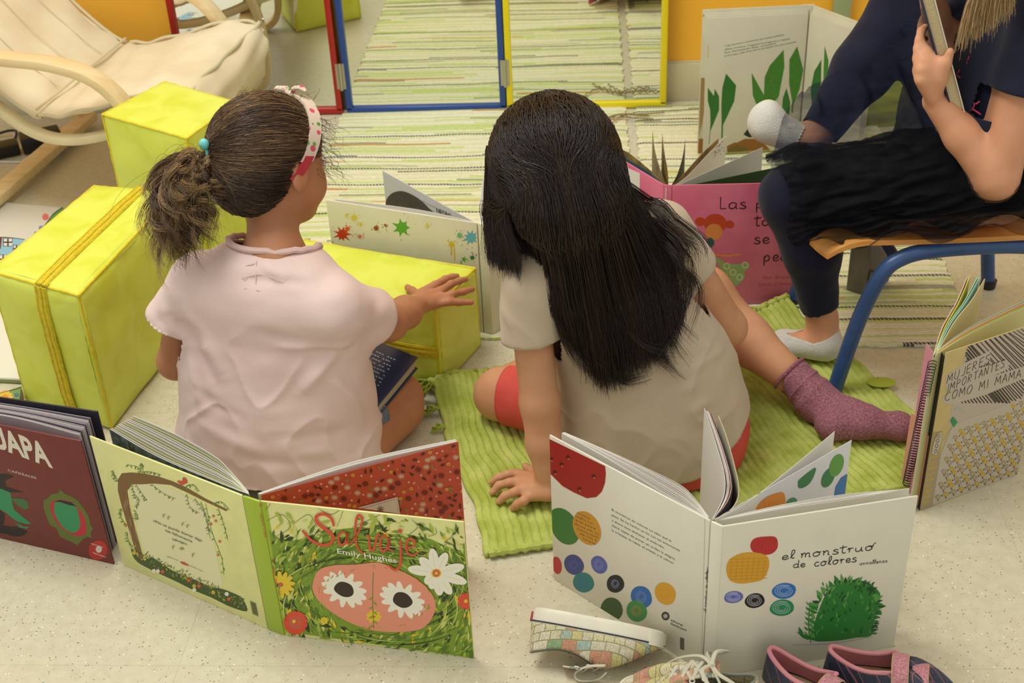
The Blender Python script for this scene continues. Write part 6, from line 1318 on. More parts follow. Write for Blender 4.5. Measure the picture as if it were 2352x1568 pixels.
    # scalp hair pulled back to the tie
    for i in range(6200):
        a = rr.uniform(0, 2 * math.pi); b_ = rr.uniform(-.05, 1); th = math.acos(max(-1, min(1, rr.uniform(-.97, 1))))
        loc = np.array((math.sin(th) * math.cos(a) * .078, math.sin(th) * math.sin(a) * .095 - .012, math.cos(th) * .0835 + .017))
        if loc[1] > .052 + .3 * (loc[2] - .03) or (loc[1] > -.015 and loc[2] < .010): continue
        if loc[2] < -.088: continue
        d0 = loc / np.array((.078, .095, .0835)); tl = np.array((-.030, -.090, .012)); d1 = (tl - (0, -.012, .017)) / np.array((.078, .095, .0835)); d1 /= np.linalg.norm(d1); d0 = (loc - (0, -.012, .017)) / np.array((.078, .095, .0835)); d0 /= np.linalg.norm(d0); pts = []
        ln = .55 + .45 * rr.random(); om = math.acos(max(-1, min(1, d0 @ d1))) + 1e-4; lift = rr.uniform(0, .004); ph = rr.uniform(0, 6.28); wv = rr.uniform(.0, .0016)
        for q in range(11):
            t = q / 10 * ln; dd = (math.sin((1 - t) * om) * d0 + math.sin(t * om) * d1) / math.sin(om); w = np.array((0, -.012, .017)) + dd * (np.array((.079, .096, .0845)) + lift * math.sin(math.pi * min(1, t + .1)) + wv * math.sin(ph + t * 12)); pts.append(at(*w))
        cv.append(np.array(pts)); tn.append(min(1, max(0, .42 + .30 * math.sin(a * 3.1 + th * 5) + rr.normal(0, .18))))
    cv = [snap(h, c_, .0012 + .0022 * RNG.random()) for c_ in cv]; strands('hair', cv, .00062, HM, root, tints=tn)
    # bow-like flyaways around the hairline
    cv = []
    for i in range(150):
        side = 1; p0 = at(.045 + rr.uniform(-.03, .03), rr.uniform(.03, .06), rr.uniform(-.01, .07)) if i < 105 else at(rr.uniform(-.06, .06), rr.uniform(-.06, .05), .096)
        out = _n(p0 - HC) * rr.uniform(.4, 1.0) + np.array((.25, .1, -.3 if i < 105 else .5)) * .7; pts = []; ph = rr.uniform(0, 6.28); rad = rr.uniform(.003, .008); L = rr.uniform(.015, .05) if i < 105 else rr.uniform(.01, .022)
        for q in range(14): t = q / 13; pts.append(p0 + out * L * t + np.array((math.cos(ph + t * 11), math.sin(ph + t * 11), math.cos(ph * 2 + t * 9) * .6)) * rad * t + np.array((0, 0, -.03)) * t * t * (i < 105))
        cv.append(np.array(pts))
    strands('flyaway_hair', cv, .00034, HM, root)
    # ponytail: clumps of curls
    PT = thing; cv = []; tn = []; T = at(-.034, -.104, .010)
    ends = [(PY(378, 560, 1.700), 3), (PY(400, 575, 1.69), 3), (PY(372, 500, 1.715), 2), (PY(440, 560, 1.70), 3), (PY(462, 500, 1.71), 2), (PY(395, 430, 1.74), 2), (PY(430, 585, 1.69), 3), (PY(480, 470, 1.71), 2), (PY(360, 455, 1.73), 2), (PY(455, 530, 1.695), 3), (PY(415, 500, 1.68), 3), (PY(500, 490, 1.72), 1), (PY(470, 548, 1.69), 2), (PY(352, 520, 1.70), 2), (PY(385, 600, 1.685), 1), (PY(430, 450, 1.70), 2)]
    for e, wgt in ends:
        for c in range(wgt * 4):
            en = e + rr.normal(0, .010, 3); mid = (T + en) / 2 + np.array((-.030, -.012, .030)) * rr.uniform(.3, 1.3) + rr.normal(0, .009, 3); ph = rr.uniform(0, 6.28); tw = rr.uniform(8, 14); ra = rr.uniform(.008, .0145); base = rr.choice((.15, .4, .7, 1.0))
            for q in range(40):
                off = rr.normal(0, .0019, 3); pts = []; p2 = ph + rr.normal(0, .16); lf = rr.uniform(.75, 1.08)
                for j in range(22):
                    t = j / 21 * lf; p = (1 - t) ** 2 * T + 2 * t * (1 - t) * mid + t * t * en; g = min(1, t * 2.5)
                    pts.append(p + off * (.3 + 1.2 * t) + np.array((math.cos(p2 + tw * t), math.sin(p2 + tw * t) * .8, math.sin(p2 + tw * t + 1) * .55)) * ra * g)
                cv.append(np.array(pts)); tn.append(min(1, max(0, base + .25 * (j / 21) + rr.normal(0, .1))))
    strands('ponytail', cv, .00055, HM, root, tints=tn)
    for i in range(1): pass
    cv = []
    for i in range(260):
        e = ends[rr.integers(len(ends))][0] + rr.normal(0, .022, 3); mid = (T + e) / 2 + rr.normal(0, .025, 3) + np.array((-.02, 0, .02)); ph = rr.uniform(0, 6.28); tw = rr.uniform(5, 13); ra = rr.uniform(.003, .009)
        cv.append(np.array([(1 - t) ** 2 * T + 2 * t * (1 - t) * mid + t * t * e + np.array((math.cos(ph + tw * t), math.sin(ph + tw * t), math.cos(ph + tw * t * .8))) * ra * min(1, 2 * t) for t in np.linspace(0, 1, 20)]))
    strands('flyaway_curls', cv, .00030, HM, root, tints=RNG.uniform(.6, 1, len(cv)))
    b = MB(); tdir = _n(T - at(0, -.05, .015)); ta = _n(np.cross(tdir, (0, 0, 1))); tb = np.cross(tdir, ta)
    for dd in (0, .006): b.tube([T + tdir * (dd - .010) + (ta * math.cos(a) + tb * math.sin(a)) * .0155 for a in np.linspace(0, 2 * math.pi, 24, endpoint=False)], .0038, 8, closed=True)
    b.ball(T + np.array((.006, -.012, .020)), (.008, .007, .009), 12); b.build('hair_tie', mat('turquoise_elastic', '6FC7C4', .4), root, smooth=True)
    # headband with flower print, red elastic end
    hb = bpy.data.materials.new('headband_print'); hb.use_nodes = True; n = hb.node_tree.nodes; Lk = hb.node_tree.links; bs = n['Principled BSDF']; bs.inputs['Roughness'].default_value = .8
    tc = n.new('ShaderNodeTexCoord'); cur = None
    for sc, th, col in ((52, .30, 'C94A63'), (70, .24, '5E9A4A')):
        v = n.new('ShaderNodeTexVoronoi'); v.inputs['Scale'].default_value = sc; Lk.new(tc.outputs['Object'], v.inputs['Vector']); lt = n.new('ShaderNodeMath'); lt.operation = 'LESS_THAN'; lt.inputs[1].default_value = th; Lk.new(v.outputs['Distance'], lt.inputs[0])
        mx = n.new('ShaderNodeMix'); mx.data_type = 'RGBA'; Lk.new(lt.outputs[0], mx.inputs['Factor']); mx.inputs[7].default_value = lin(col)
        if cur is None: mx.inputs[6].default_value = lin('CFBBAA')
        else: Lk.new(cur, mx.inputs[6])
        cur = mx.outputs[2]
    Lk.new(cur, bs.inputs['Base Color'])
    pts = []
    for a in np.linspace(-2.05, 2.05, 40):
        rx, rz = .0835, .0900; bb_ = .040 - .055 * (abs(a) / 2.05) ** 2.2; pts.append(at(math.sin(a) * rx, bb_, .015 + math.cos(a) * rz))
    for i in range(len(pts)): pass
    b = MB(); b.bar(pts[3:-3], .022, .004, R[1]); b.build('headband', hb, root, smooth=True)
    b = MB(); b.bar(pts[-5:], .017, .0045, R[1]); b.bar(pts[:5], .017, .0045, R[1]); b.build('elastic_end', mat('red_elastic', 'B8323C', .7), root, smooth=True)
    b = MB()
    for sg in (-1, 1): b.tube([at(.0, .040, .105), at(sg * .012, .036, .115), at(sg * .030, .034, .116), at(sg * .040, .036, .110)], [.003, .007, .006, .002], 10, flat=.5)
    b.ball(at(0, .040, .107), (.006, .006, .005), 10); b.build('knotted_bow', hb, root, smooth=True)
    # dark blue book lying across the lap
    t = thing('hardback_book', 'dark blue hardback lying open-faced-down on the lap of the child in pink', 'book', (-.36, 1.85, .11)); t['label'] = 'thick dark blue hardback resting on the lap of the child in pink'
    C = P(960, 820, .135); e1 = _n(np.append((P(860, 935, .120) - C)[:2], -.02)); e2 = _n(np.append((P(850, 765, .150) - C)[:2], .02)); e2 = _n(e2 - e1 * (e1 @ e2)); nn = np.cross(e1, e2); nn = nn if nn[2] > 0 else -nn
    def slab(b, u0, u1, w0, w1, d0, d1): b.add([C + e1 * u + e2 * w + nn * d for d in (d0, d1) for u, w in ((u0, w0), (u1, w0), (u1, w1), (u0, w1))], [(3, 2, 1, 0), (4, 5, 6, 7), (0, 1, 5, 4), (1, 2, 6, 5), (2, 3, 7, 6), (3, 0, 4, 7)])
    nv = mat('cover_navy', '1E2C4C', .3); b = MB(); slab(b, 0, .175, 0, .235, -.0025, 0); b.build('front_cover', nv, t, bevel=.0008)
    b = MB(); slab(b, 0, .175, 0, .235, -.0285, -.026); b.build('back_cover', nv, t, bevel=.0008)
    b = MB(); slab(b, .004, .171, .004, .230, -.0255, -.003); b.build('page_block', mat('paper_aged', 'BDB29C', .7, bump=.5, bscale=600, stretch=(.1, .1, 6)), t)
    A = Art(Plane(None, None, O=C, U=e2, V=-e1, ub=(-1, 1), vb=(-1, 1)), pmats('9FB2CC', 'D8DCE0', '6F88B0')); A.clamp = False; rr2 = random.Random(8)
    for r_ in range(9):
        for j in range(11):
            x = 838 + j * 6.5 - r_ * 4.5; y = 796 + j * 2.8 + r_ * 7.5
            if rr2.random() < .8 and x < 905: A.stroke([(x, y), (x + rr2.uniform(3, 5.5), y + 2.2)], 2.0, 0, 0)
    A.poly([(845, 760), (862, 768), (858, 780), (842, 772)], 1); A.build('cover_lettering', t)
girl_pink()
# ================================================================ person in the beige shirt (middle)
SK2 = skin_mat('skin_light_tan', 'C08A66', 'CB9773')
def girl_beige():
    root = thing('person', 'child in beige shirt and coral leggings with long straight dark hair, leaning on one hand', 'person', (.09, 1.76, 0))
    shL = np.array((-.092, 1.698, .374)); shR = np.array((.122, 1.792, .408)); neck = np.array((.012, 1.735, .432)); HC = P(1266, 385, .545); HC = np.array((-.046, 1.724, .536))
    f = _n((-.22, .86, -.46)); up = _n((-.22, .32, .95))
    s = Solid((-.28, 1.55, 0), (.60, 2.14, .69), .0034); at, R = head_solid(s, HC, f, up, 1.03)
    s.cap(neck, HC + (.012, -.01, -.05), .037, .037, .03); s.ecap((.105, 1.755, .09), (.085, 1.76, .22), .104, .092, (1, 0, 0), .72, .03); s.ecap((.085, 1.76, .22), (.03, 1.75, .33), .092, .096, (1, .25, 0), .62, .03); s.cap(shL, shR, .031, .031, .03); s.cap((.02, 1.74, .38), neck, .05, .04, .03)
    elL = PY(1240, 925, 1.665); wrL = P(1262, 1108, .046)
    s.chain([shL, elL], [.031, .0300], .02); s.cap(elL, elL * .5 + wrL * .5, .0310, .0285, .012); s.cap(elL * .5 + wrL * .5, wrL, .0285, .0205, .012)
    z = .030; kn = [P(1188, 1088, z), P(1192, 1104, z + .004), P(1200, 1121, z + .004), P(1214, 1138, z)]
    tips = [(P(1166, 1090, z + .002), P(1145, 1096, z - .006), P(1129, 1108, z - .015)), (P(1170, 1108, z + .004), P(1146, 1114, z - .004), P(1130, 1132, z - .015)), (P(1182, 1130, z + .004), P(1160, 1138, z - .004), P(1146, 1152, z - .015)), (P(1203, 1150, z + .002), P(1188, 1158, z - .006), P(1178, 1167, z - .015))]
    hand(s, P(1250, 1120, .038), kn, tips, [P(1240, 1100, .032), P(1222, 1082, .024), P(1206, 1070, .019)], (0, 0, 1), r=.0073)
    s.ell(P(1225, 1116, .028), (.026, .026, .012), None, .012)
    elR = PY(1668, 752, 1.845); wrR = np.array((.145, 1.945, .245)); s.chain([shR, elR], [.032, .0330], .02); s.cap(elR, wrR, .0320, .021, .014)
    kL = [wrR + np.array((-.03 - .003 * i, .02 - .014 * i, -.012)) for i in range(4)]; hand(s, wrR, kL, [(q + np.array((-.012, .004, -.006)), q + np.array((-.020, .004, -.014)), q + np.array((-.022, .002, -.022))) for q in kL], [wrR + np.array((-.010, .018, .0)), wrR + np.array((-.020, .032, -.004)), wrR + np.array((-.030, .036, -.010))], (0, 0, 1))
    knL = P(1150, 905, .058); s.cap((.03, 1.78, .08), knL, .062, .047, .02); s.cap(knL, (-.04, 2.00, .05), .042, .033, .012); s.cap((-.04, 2.00, .045), (.05, 2.06, .03), .030, .022, .01)
    knR = np.array((.205, 2.005, .168)); an = P(1868, 908, .052); s.cap((.17, 1.78, .085), knR, .066, .048, .02); s.chain([knR, knR * .6 + an * .4 + (0, 0, -.012), an], [.046, .042, .0245], .02)
    link('body', s.mesh(zmin=.0135), SK2, root, smooth=True); face_bits(at, root, 1.03)
    # sock
    s = Solid((.33, 1.68, 0), (.60, 1.94, .14), .0022); d = _n(knR - an); s.cap(an + d * .045, an, .0335, .0300, .01); s.cap(an, an + (.008, -.010, -.014), .030, .029, .02)
    heel = P(1925, 975, .038); toe = P(2058, 978, .036); mid = P(1985, 962, .042); s.ell(heel + (-.012, .004, 0), (.027, .027, .026), None, .02); s.cap(an + (.004, -.006, -.010), mid, .0285, .0275, .02); s.ecap(heel, toe, .0250, .0235, (0, 1, 0), .95, .02); s.ell(toe + (.006, .004, -.002), (.024, .026, .020), None, .015)
    def cutk(p): return (p - (an + d * .058)) @ d
    sk = mat('mauve_marl_knit', '7E4756', .9, col2='A5707C', vscale=330, bump=.5, bscale=500)
    ws = lambda V, N: .0012 * np.sin(V @ d * 260) * np.exp(-((V - an) @ d - .012) ** 2 / .0004) + .0016 * vnoise(V * 45, 3)
    o = link('sock', s.mesh(disp=ws, cut=cutk, zmin=.0135), sk, root, smooth=True); shell(o, .002)
    b = MB(); a_ = _n(np.cross(d, (0, 0, 1))); b_ = np.cross(d, a_)
    for q, rr_2 in ((.056, .0338), (.024, .0325)): b.tube([an + d * q + (a_ * math.cos(t) + b_ * math.sin(t)) * rr_2 for t in np.linspace(0, 2 * math.pi, 28, endpoint=False)], .0030, 7, closed=True)
    b.build('sock_cuff', sk, root, smooth=True)
    # coral leggings
    s = Solid((-.22, 1.55, 0), (.36, 2.10, .30), .0034); s.ecap((.105, 1.752, .06), (.10, 1.76, .16), .158, .125, (1, 0, 0), .74, .03); s.cap((.165, 1.775, .085), (.200, 1.99, .160), .082, .0530, .03); s.cap((.03, 1.78, .082), knL, .072, .0510, .02)
    dL = _n(knL - np.array((.03, 1.78, .08))); dR = _n(knR - np.array((.17, 1.78, .085)))
    def cutl(p): return np.maximum(np.maximum((p - knL) @ dL + .015 - 9 * (p[:, 0] > .0), (p - knR) @ dR + .012 - 9 * (p[:, 0] < .06)), p[:, 2] - .23)
    o = link('leggings', s.mesh(disp=lambda V, N: .0012 * vnoise(V * 40, 7), cut=cutl, zmin=.0135), mat('coral_jersey', 'C2423A', .75, col2='CC4C42', vscale=12, bump=.15, bscale=800), root, smooth=True); shell(o, .0018)
    # beige shirt
    s = Solid((-.24, 1.50, .0), (.36, 1.96, .50), .0034); k = .03
    s.ecap((.103, 1.748, -.06), (.103, 1.748, .07), .158, .160, (1, .08, 0), .72, k); s.ecap((.103, 1.748, .07), (.092, 1.755, .16), .160, .140, (1, .1, 0), .68, k); s.ecap((.092, 1.755, .16), (.058, 1.757, .26), .140, .120, (1, .2, 0), .62, k); s.ecap((.058, 1.757, .26), (.028, 1.748, .325), .120, .112, (1, .35, 0), .60, k)
    s.cap(shL + (.02, .01, .0), shR + (-.02, -.008, 0), .045, .045, .035); s.ecap((-.02, 1.725, .405), (.05, 1.76, .418), .045, .045, (0, 1, 0), .7, .03)
    sd = _n(elL - shL); rd = _n(elR - shR)
    s.cap(shL + (.008, 0, 0), shL + sd * .085 + (-.004, 0, 0), .046, .046, .024); s.cap(shR + (-.008, 0, 0), shR + rd * .08 + (0, 0, 0), .046, .046, .024)
    def cut(p):
        g = np.maximum(armcut(p, shL, sd, .092, (1, .2, 0), .040), armcut(p, shR, rd, .090, (-1, -.3, 0), .040))
        nq = p - np.array((.012, 1.745, .44)); nr = np.sqrt((nq[:, 0] / 1.3) ** 2 + (nq[:, 1]) ** 2); g = np.maximum(g, np.where(p[:, 2] > .39, .044 - nr, -1))
        hem = .038 + .10 * np.clip((p[:, 0] - .16) / .12, 0, 1) ** 1.5 + .06 * np.clip((p[:, 1] - 1.74) / .08, 0, 1) + .03 * np.clip((.02 - p[:, 0]) / .08, 0, 1); return np.maximum(g, hem - p[:, 2])
    def disp(V, N):
        d = .0045 * vnoise(V * np.array((10, 10, 9)), 15) + .0032 * (1 - np.abs(vnoise(np.stack([V[:, 0] * 14 - V[:, 2] * 9, V[:, 1] * 10, V[:, 2] * 14 + V[:, 0] * 10], 1), 78)) * 2) ** 3 * np.clip((.36 - V[:, 2]) / .1, 0, 1) + .0018 * vnoise(V * np.array((26, 26, 24)), 16)
        for a, b_, w, am in F2:
            a = np.array(a); b_ = np.array(b_); ab = b_ - a; t = np.clip(((V - a) @ ab) / (ab @ ab), 0, 1); dd = np.linalg.norm(V - a - t[:, None] * ab, axis=1); d = d + am * np.exp(-(dd / w) ** 2) * np.sin(np.pi * np.clip(t, .02, .98)) ** .5
        return d
    F2 = [(hit(s, *a, 1.5, 1.85), hit(s, *b_, 1.5, 1.85), w, am) for a, b_, w, am in (((1660, 800), (1560, 860), .008, .007), ((1700, 830), (1560, 905), .009, .006), ((1725, 880), (1580, 950), .010, .006), ((1725, 920), (1600, 990), .009, -.004), ((1655, 790), (1500, 800), .012, .005), ((1590, 600), (1560, 760), .011, .005), ((1540, 520), (1600, 640), .010, .004), ((1260, 800), (1290, 960), .010, -.004), ((1230, 690), (1290, 830), .010, .005), ((1570, 660), (1640, 780), .009, -.004), ((1140, 680), (1180, 760), .008, .003))]
    bg_ = mat('beige_jersey', 'B9A78F', .85, col2='C2B199', vscale=10, bump=.2, bscale=700, sheen=.2, spec=.15)
    o = link('shirt', s.mesh(disp=disp, cut=cut, zmin=.02), bg_, root, smooth=True); shell(o, .0022)
    b = MB(); a_ = _n(np.cross(sd, (0, 1, 0))); b_ = np.cross(sd, a_); 
    # ---------------- long dark hair
    HM = hair_mat('hair_dark_brown', [(0, '17100E'), (.5, '281C18'), (.85, '3A2A24'), (1, '503C32')], .34)
    h = Solid(HC - .15, HC + .15, .003); h.ell(at(0, -.006, .018), (.078, .093, .082), R, .01); h.ell(at(0, -.040, -.040), (.069, .052, .060), R, .03); h.ell(at(0, .01, -.03), (.075, .056, .058), R, .03)
    def cutH(p):
        q = p - np.array(HC); b1, c1 = q @ R[1], q @ R[2]; return np.maximum(b1 - (.050 + .35 * (c1 - .03)), -(c1 + .085))
    link('hair_cap', h.mesh(cut=cutH), mat('hair_scalp_dark', '2A1C17', .45), root, smooth=True)
    full = Solid((-.24, 1.50, .10), (.34, 1.96, .68), .004); full.F[...] = 1
    # solid used to lay the strands over head and back
    full.ell(at(0, -.006, .018), (.078, .093, .082), R, .01); full.ell(at(0, -.040, -.040), (.069, .052, .060), R, .03)
    full.ecap((.092, 1.755, .16), (.058, 1.757, .26), .144, .124, (1, .2, 0), .62, .03); full.ecap((.058, 1.757, .26), (.028, 1.748, .325), .124, .116, (1, .35, 0), .60, .03); full.cap(shL + (.05, .02, .0), shR + (-.02, -.008, 0), .048, .048, .035); full.ecap((.103, 1.748, .0), (.092, 1.755, .16), .162, .144, (1, .1, 0), .68, .03)
    def bk(x, y, o_=0.0): p = hit(full, x, y, 1.45, 1.95); r_ = ray(x, y); return p - r_ / np.linalg.norm(r_) * o_
    rr = RNG; cv = []; tn = []
    # tip targets across the bottom edge of the hair, from left to right
    tips_ = [(1118, 560), (1135, 600), (1170, 610), (1215, 625), (1262, 690), (1300, 760), (1335, 820), (1370, 880), (1400, 895), (1440, 880), (1480, 850), (1510, 830), (1540, 800), (1555, 760), (1560, 700)]
    mids = [(1118, 440), (1125, 470), (1140, 480), (1180, 500), (1230, 560), (1270, 620), (1300, 670), (1330, 700), (1370, 720), (1400, 700), (1440, 680), (1470, 650), (1495, 620), (1505, 580), (1500, 540)]
    T3 = [bk(x, y, .004) for x, y in tips_]; M3 = [bk(x, y, .010) for x, y in mids]
    T3[0] = PY(1122, 596, 1.700); T3[1] = PY(1138, 610, 1.690); T3[2] = PY(1162, 620, 1.672); M3[0] = PY(1124, 470, 1.728); M3[1] = PY(1132, 480, 1.715); M3[2] = PY(1146, 492, 1.698)
    T3 = np.array(T3); M3 = np.array(M3)
    us = []
    for i in range(9500):
        u = rr.beta(1.15, 1.0); u = min(.999, max(0, u)); x = u * (len(tips_) - 1); j = int(x); fr = x - j; tp = T3[j] * (1 - fr) + T3[min(j + 1, len(T3) - 1)] * fr; md_ = M3[j] * (1 - fr) + M3[min(j + 1, len(M3) - 1)] * fr
        # root on the scalp along the parting and crown
        side = (u - .5) * 2.3 + rr.normal(0, .28); side = max(-1.15, min(1.15, side)); fb = rr.uniform(-.25, 1.0)
        th = side * .95; phi = fb * .9; loc = np.array((math.sin(th) * .080, math.cos(th) * math.sin(phi) * .088 - .006, math.cos(th) * math.cos(phi) * .084 + .018)); rt = at(*loc)
        pp_ = -1.75 + 3.0 * u; e = np.array((math.sin(pp_) * .084, -math.cos(pp_) * .094 - .006, -.022)); ev = at(*e)
        L = rr.uniform(.86, 1.0) if rr.random() < .85 else rr.uniform(.6, .86); off = rr.normal(0, .006, 3); off2 = rr.normal(0, .0065, 3); ctrl = [rt, (rt + ev) / 2 + _n((rt + ev) / 2 - HC) * .016, ev + off * .4, md_ + off, tp + off2]
        pc_ = np.array(crom(ctrl, 6)); idx = np.linspace(0, (len(pc_) - 1) * L, 24); i0 = idx.astype(int); i1 = np.minimum(i0 + 1, len(pc_) - 1); w = (idx - i0)[:, None]; pp = pc_[i0] * (1 - w) + pc_[i1] * w
        cv.append(pp); us.append(u); tn.append(min(1, max(0, .35 + .2 * math.sin(u * 37) + rr.normal(0, .16))))
    allp = np.array(cv).reshape(-1, 3); us = np.array(us); dep = np.repeat(rr.random(len(cv)) ** 1.5 * np.interp(us, [0, .2, .3], [.003, .006, .016]), 24); allp = snap2(full, allp, .002 + dep); cv = allp.reshape(-1, 24, 3)
    side_ = []; ts = []
    for i in range(1900):
        a = rr.random(); j1, j2, j3, j4 = (rr.normal(0, 2.0) for _ in range(4)); yo = rr.normal(0, .003); rt = at(-.030 - .03 * rr.random(), rr.uniform(-.05, .05), .088 - .012 * rr.random())
        g_ = at(-.074, rr.uniform(-.04, .03), .045); ctrl = [rt, g_, PY(1121 + 34 * a + j1, 335, 1.735 - .045 * a + yo), PY(1115 + 46 * a + j2, 440, 1.728 - .055 * a + yo), PY(1114 + 60 * a + j3, 525, 1.716 - .060 * a + yo), PY(1121 + 78 * a + j4, 584 + 28 * a + rr.normal(0, 16), 1.704 - .060 * a + yo)]
        pc_ = np.array(crom(ctrl, 6)); idx = np.linspace(0, len(pc_) - 1.001, 24); i0 = idx.astype(int); w = (idx - i0)[:, None]; side_.append(pc_[i0] * (1 - w) + pc_[i0 + 1] * w); ts.append(min(1, max(0, .38 + .2 * math.sin(a * 20) + rr.normal(0, .16))))
    hd_ = snap2(h, np.array(side_).reshape(-1, 3), .004 + .003 * rr.random(1900 * 24)).reshape(-1, 24, 3); cv = np.concatenate([cv, hd_]); tn = list(tn) + ts
    strands('hair', cv, .00064, HM, root, tints=tn)
    # loose locks drifting to the right over the shoulder
    cv = []; tn = []
    locks = [((1420, 420), (1490, 470), (1600, 560), (1612, 610)), ((1410, 440), (1500, 520), (1580, 600), (1570, 700)), ((1430, 470), (1530, 560), (1555, 680), (1520, 800)), ((1400, 480), (1480, 560), (1590, 640), (1560, 760)), ((1440, 520), (1500, 600), (1510, 740), (1560, 830)), ((1400, 560), (1460, 650), (1500, 780), (1545, 825)), ((1430, 430), (1470, 500), (1560, 540), (1600, 560)), ((1420, 600), (1540, 650), (1560, 720), (1500, 810)), ((1380, 700), (1450, 760), (1500, 800), (1550, 810)), ((1340, 780), (1380, 840), (1420, 880), (1480, 870)), ((1250, 640), (1290, 720), (1330, 800), (1390, 870)), ((1240, 620), (1270, 700), (1300, 760), (1340, 830))]
    for lk in locks:
        base = [bk(x, y, .010) for x, y in lk]
        for c in range(3):
            sh = rr.normal(0, .006, 3)
            for q in range(26):
                o1 = rr.normal(0, .0022, 3) + sh; pc_ = np.array(crom([base[0] + o1, base[1] + o1 * 1.1, base[2] + o1 * 1.6, base[3] + o1 * 2.2], 8)); idx = np.linspace(0, (len(pc_) - 1) * rr.uniform(.75, 1), 24).astype(int); cv.append(pc_[idx]); tn.append(min(1, max(0, .6 + rr.normal(0, .2))))
    allp = snap2(full, np.array(cv).reshape(-1, 3), .006); strands('loose_locks', allp.reshape(-1, 24, 3), .00050, HM, root, tints=tn)
def snap2(h, p, off):
    p = np.array(p, float); off = np.asarray(off) + np.zeros(len(p))
    for _ in range(3):
        i = ((p - h.lo) / h.h).astype(int); ok = np.all((i > 0) & (i < h.n - 2), axis=1); j = np.clip(i, 1, h.n - 3); F = h.F; d = F[j[:, 0], j[:, 1], j[:, 2]].astype(float)
        g = np.stack([F[j[:, 0] + 1, j[:, 1], j[:, 2]] - F[j[:, 0] - 1, j[:, 1], j[:, 2]], F[j[:, 0], j[:, 1] + 1, j[:, 2]] - F[j[:, 0], j[:, 1] - 1, j[:, 2]], F[j[:, 0], j[:, 1], j[:, 2] + 1] - F[j[:, 0], j[:, 1], j[:, 2] - 1]], 1)
        g = g / (np.linalg.norm(g, axis=1)[:, None] + 1e-9); m_ = ok & (d < off); p[m_] += g[m_] * (off - d)[m_][:, None]
    return p
girl_beige()
